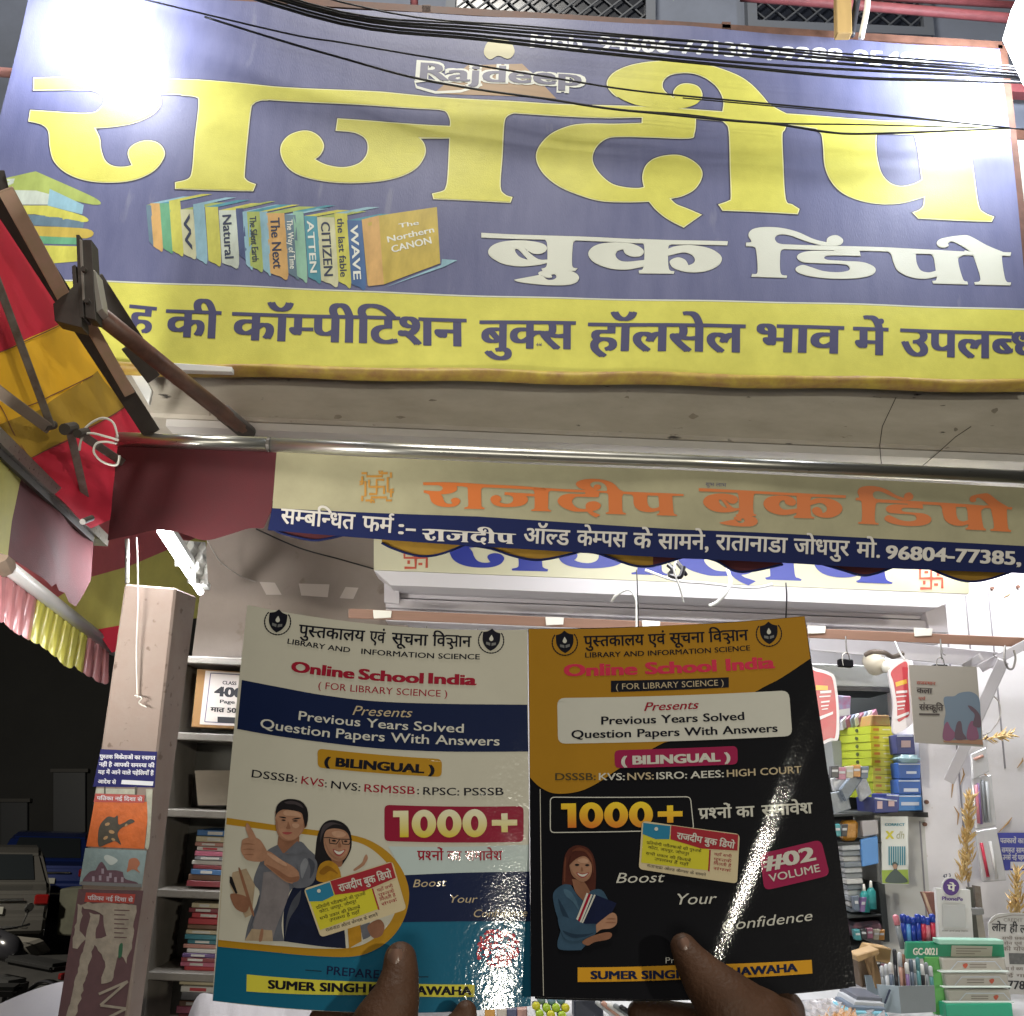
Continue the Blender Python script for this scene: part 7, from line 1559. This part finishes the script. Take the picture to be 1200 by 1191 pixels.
def car(lab, loc, rotz, paint, gname):
    t = thing('parked_car', lab, 'car', (0, 0, 0))
    ms = M(gname, paint, rough=.25, metal=.4, spec=.6); gl_ = M('car_glass', (.015,.018,.02), rough=.1); bk_ = M('car_black', (.01,.01,.01), rough=.6); ch = M('chrome', (.6,.6,.6), rough=.2, metal=1)
    prof = [(0,.35),(-.02,.62),(.04,.92),(.55,.98),(.95,1.38),(1.25,1.45),(2.1,1.44),(2.75,1.0),(3.75,.88),(3.95,.6),(3.9,.3),(3.6,.25),(.3,.25)]   # y (rear to front), z
    V = []; n_ = len(prof)
    for s_, inset in ((-1,0),(1,0)):
        for y, z in prof: V.append((s_*(.84-(.16 if z > 1.05 else .0)), y, z))
    Fc = [(i, (i+1) % n_, n_+(i+1) % n_, n_+i) for i in range(n_)]+[tuple(range(n_))[::-1], tuple(range(n_, 2*n_))]
    obj('body', bev((V, Fc), .05, 2), ms, t, smooth=False)
    obj('rear_window', prism([(-.62,.60,1.02),(.62,.60,1.02),(.55,.92,1.36),(-.55,.92,1.36)], (0,-.02,.015)), gl_, t)
    for s_ in (-1, 1):
        obj('tail_light', box(*sorted((s_*.64, s_*.84)), -.04, .1, .74, .88, .02), M('tail_red', (.16,.006,.006), rough=.2), t)
        obj('side_window', prism([(s_*.80,1.0,1.03),(s_*.70,1.15,1.34),(s_*.70,2.05,1.34),(s_*.80,2.5,1.03)], (s_*.03,0,.0)), gl_, t)
        for yw in (.75, 3.15):
            w0 = obj('wheel', tube([(s_*.66,yw,.31),(s_*.86,yw,.31)], .31, 20), bk_, t); obj('rim', tube([(s_*.861,yw,.31),(s_*.875,yw,.31)], .18, 12), ch, w0)
    bm_ = obj('bumper', box(-.83,.83,-.12,.05,.36,.58,.04), ms, t); obj('bumper_strip', box(-.6,.6,-.13,-.118,.44,.47), ch, bm_)
    obj('boot_strip', box(-.5,.5,-.05,-.02,.80,.83,.005), ch, t)
    obj('number_plate', box(-.25,.25,-.055,-.03,.62,.72,.004), M('plate_pale', (.35,.35,.30), rough=.5), t)
    t.location = loc; t.rotation_euler.z = rotz; return t
c0 = at(-22, 1085, 15.3)
car('grey car parked in the dark lane seen from behind', (c0.x, 15.3, -.75), R(26), (.11,.105,.095), 'car_grey')
c1_ = at(40, 1060, 19.5)
car('blue car beyond the grey car in the dark lane', (c1_.x, 19.6, -.75), R(20), (.012,.025,.12), 'car_blue')
def bike(lab, px, Y, rz):
    q = at(px, 1100, Y); t = thing('motorcycle', lab, 'motorcycle', (0, 0, 0)); bk_ = M('car_black', (.01,.01,.01)); ch = M('chrome', (.6,.6,.6)); dp = M('bike_paint', (.03,.03,.035), rough=.25)
    def wheel(y): 
        w0 = obj('wheel', tube([Vector((0, y+.30*math.cos(a), .30+.30*math.sin(a))) for a in [k*math.pi/10 for k in range(21)]], .04, 8), bk_, t, smooth=True)
        obj('rim', tube([(-.03,y,.3),(.03,y,.3)], .06, 10), ch, w0)
    wheel(0); wheel(1.28)
    obj('fuel_tank', tube(cr([(0,.55,.80),(0,.70,.88),(0,.95,.90),(0,1.05,.80)], 4), [.06,.08,.10,.12,.13,.13,.13,.14,.14,.13,.12,.10,.07], 12), dp, t, smooth=True)
    obj('seat', bev(box(-.12,.12,-.15,.60,.76,.84), .03, 2), bk_, t)
    obj('engine', bev(box(-.14,.14,.45,.85,.30,.62), .04, 2), M('engine_grey', (.12,.12,.12), rough=.4, metal=.7), t)
    obj('fork', tube([(0,1.28,.3),(0,1.02,1.0)], .03, 8), ch, t); obj('handlebar', tube(cr([(-.36,.92,1.06),(-.2,1.0,1.02),(.2,1.0,1.02),(.36,.92,1.06)], 4), .014, 8), ch, t)
    obj('headlight', tube([(0,1.08,.92),(0,1.2,.92)], [.06,.09], 12), ch, t); obj('tail_lamp', box(-.06,.06,-.24,-.18,.70,.76,.01), M('tail_red', (.35,.01,.01)), t)
    for s_ in (-1, 1):
        obj('mirror', tube([(s_*.34,.95,1.22),(s_*.34,.96,1.225)], .055, 10), ch, t); obj('mirror_stem', tube([(s_*.28,.95,1.05),(s_*.34,.95,1.2)], .007, 6), bk_, t)
    obj('mudguard', tube([Vector((0, .36*math.cos(a), .30+.36*math.sin(a))) for a in [math.pi*.2+k*.16 for k in range(11)]], .05, 8, flat=.3), dp, t)
    t.location = (q.x, Y, -.75); t.rotation_euler.z = rz; return t
bike('black motorcycle parked nearest the pillar in the dark lane', 66, 10.6, R(60))
bike('black motorcycle parked at the left edge behind the white cloth', 12, 9.4, R(100))
qthing('covered_seat', 'grey cover sheet between the grey car and the motorcycles', 'cover sheet', [(-20,1103),(26,1108),(38,1124),(-20,1122)], 11.2, .5, M('cover_grey', (.14,.13,.11), rough=.8), b=.03)
qthing('parapet', 'low khaki wall stub right of the blue car in the lane', 'wall', [(70,1042),(100,1040),(100,1098),(66,1096)], 16, .4, M('khaki_wall', (.10,.10,.07), rough=.9, var=.4, vs_=4), b=.02)
# ================================================================== lamps as objects
def flood(lab, pos, tgt, face, face2=None):
    t = thing('floodlight', lab, 'floodlight', tuple(pos)); d = (Vector(tgt)-pos).normalized(); s_ = d.cross(Vector((0,0,1))).normalized(); u = s_.cross(d)
    def ring(k, h, w): c = pos-d*k; return [c-s_*w-u*h, c+s_*w-u*h, c+s_*w+u*h, c-s_*w+u*h]
    a, b = ring(.012, .075, .095), ring(.06, .06, .08)
    obj('housing', ([tuple(v) for v in a+b], BOXF), M('lamp_housing', (.25,.25,.26), rough=.4, metal=.6), t)
    obj('bracket', tube([pos-d*.06, pos-d*.06+Vector((0,.0,.25))], .01, 8), m_st, t)
    return t
flood('floodlight above the upper left corner of the banner', LAMP_L+Vector((0, -.02, .03)), at(98, 66, YS), None)
fr_ = flood('glaring white floodlight at the upper right corner', LAMP_R+Vector((.05, -.02, .03)), at(1110, 130, YS), None)
o_ = [(1178,42),(1188,8),(1200,-18),(1270,-20),(1285,70),(1240,105),(1203,96)]
obj('lens', prism([at(x, y, YS-.42) for x, y in o_], (0, .02, 0)), M('lamp_glow', (.93,.97,1), emit=10), fr_)
sl = thing('street_lamp', 'street lamp behind the viewer whose glare shows on the glossy book covers', 'street lamp', (STREET.x, STREET.y-1.2, -.75))
obj('pole', tube(cr([(STREET.x, STREET.y-1.2, -.75), (STREET.x, STREET.y-1.2, 3.8), (STREET.x, STREET.y-.9, 4.7), (STREET.x, STREET.y-.2, 4.85)], 6), .05, 12), m_st, sl, smooth=True)
obj('lamp_head', box(STREET.x-.22, STREET.x+.22, STREET.y-.3, STREET.y+.25, STREET.z+.08, STREET.z+.2, .03), M('lamp_housing', (.25,.25,.26)), sl)
bpy.data.objects.remove(_fo)
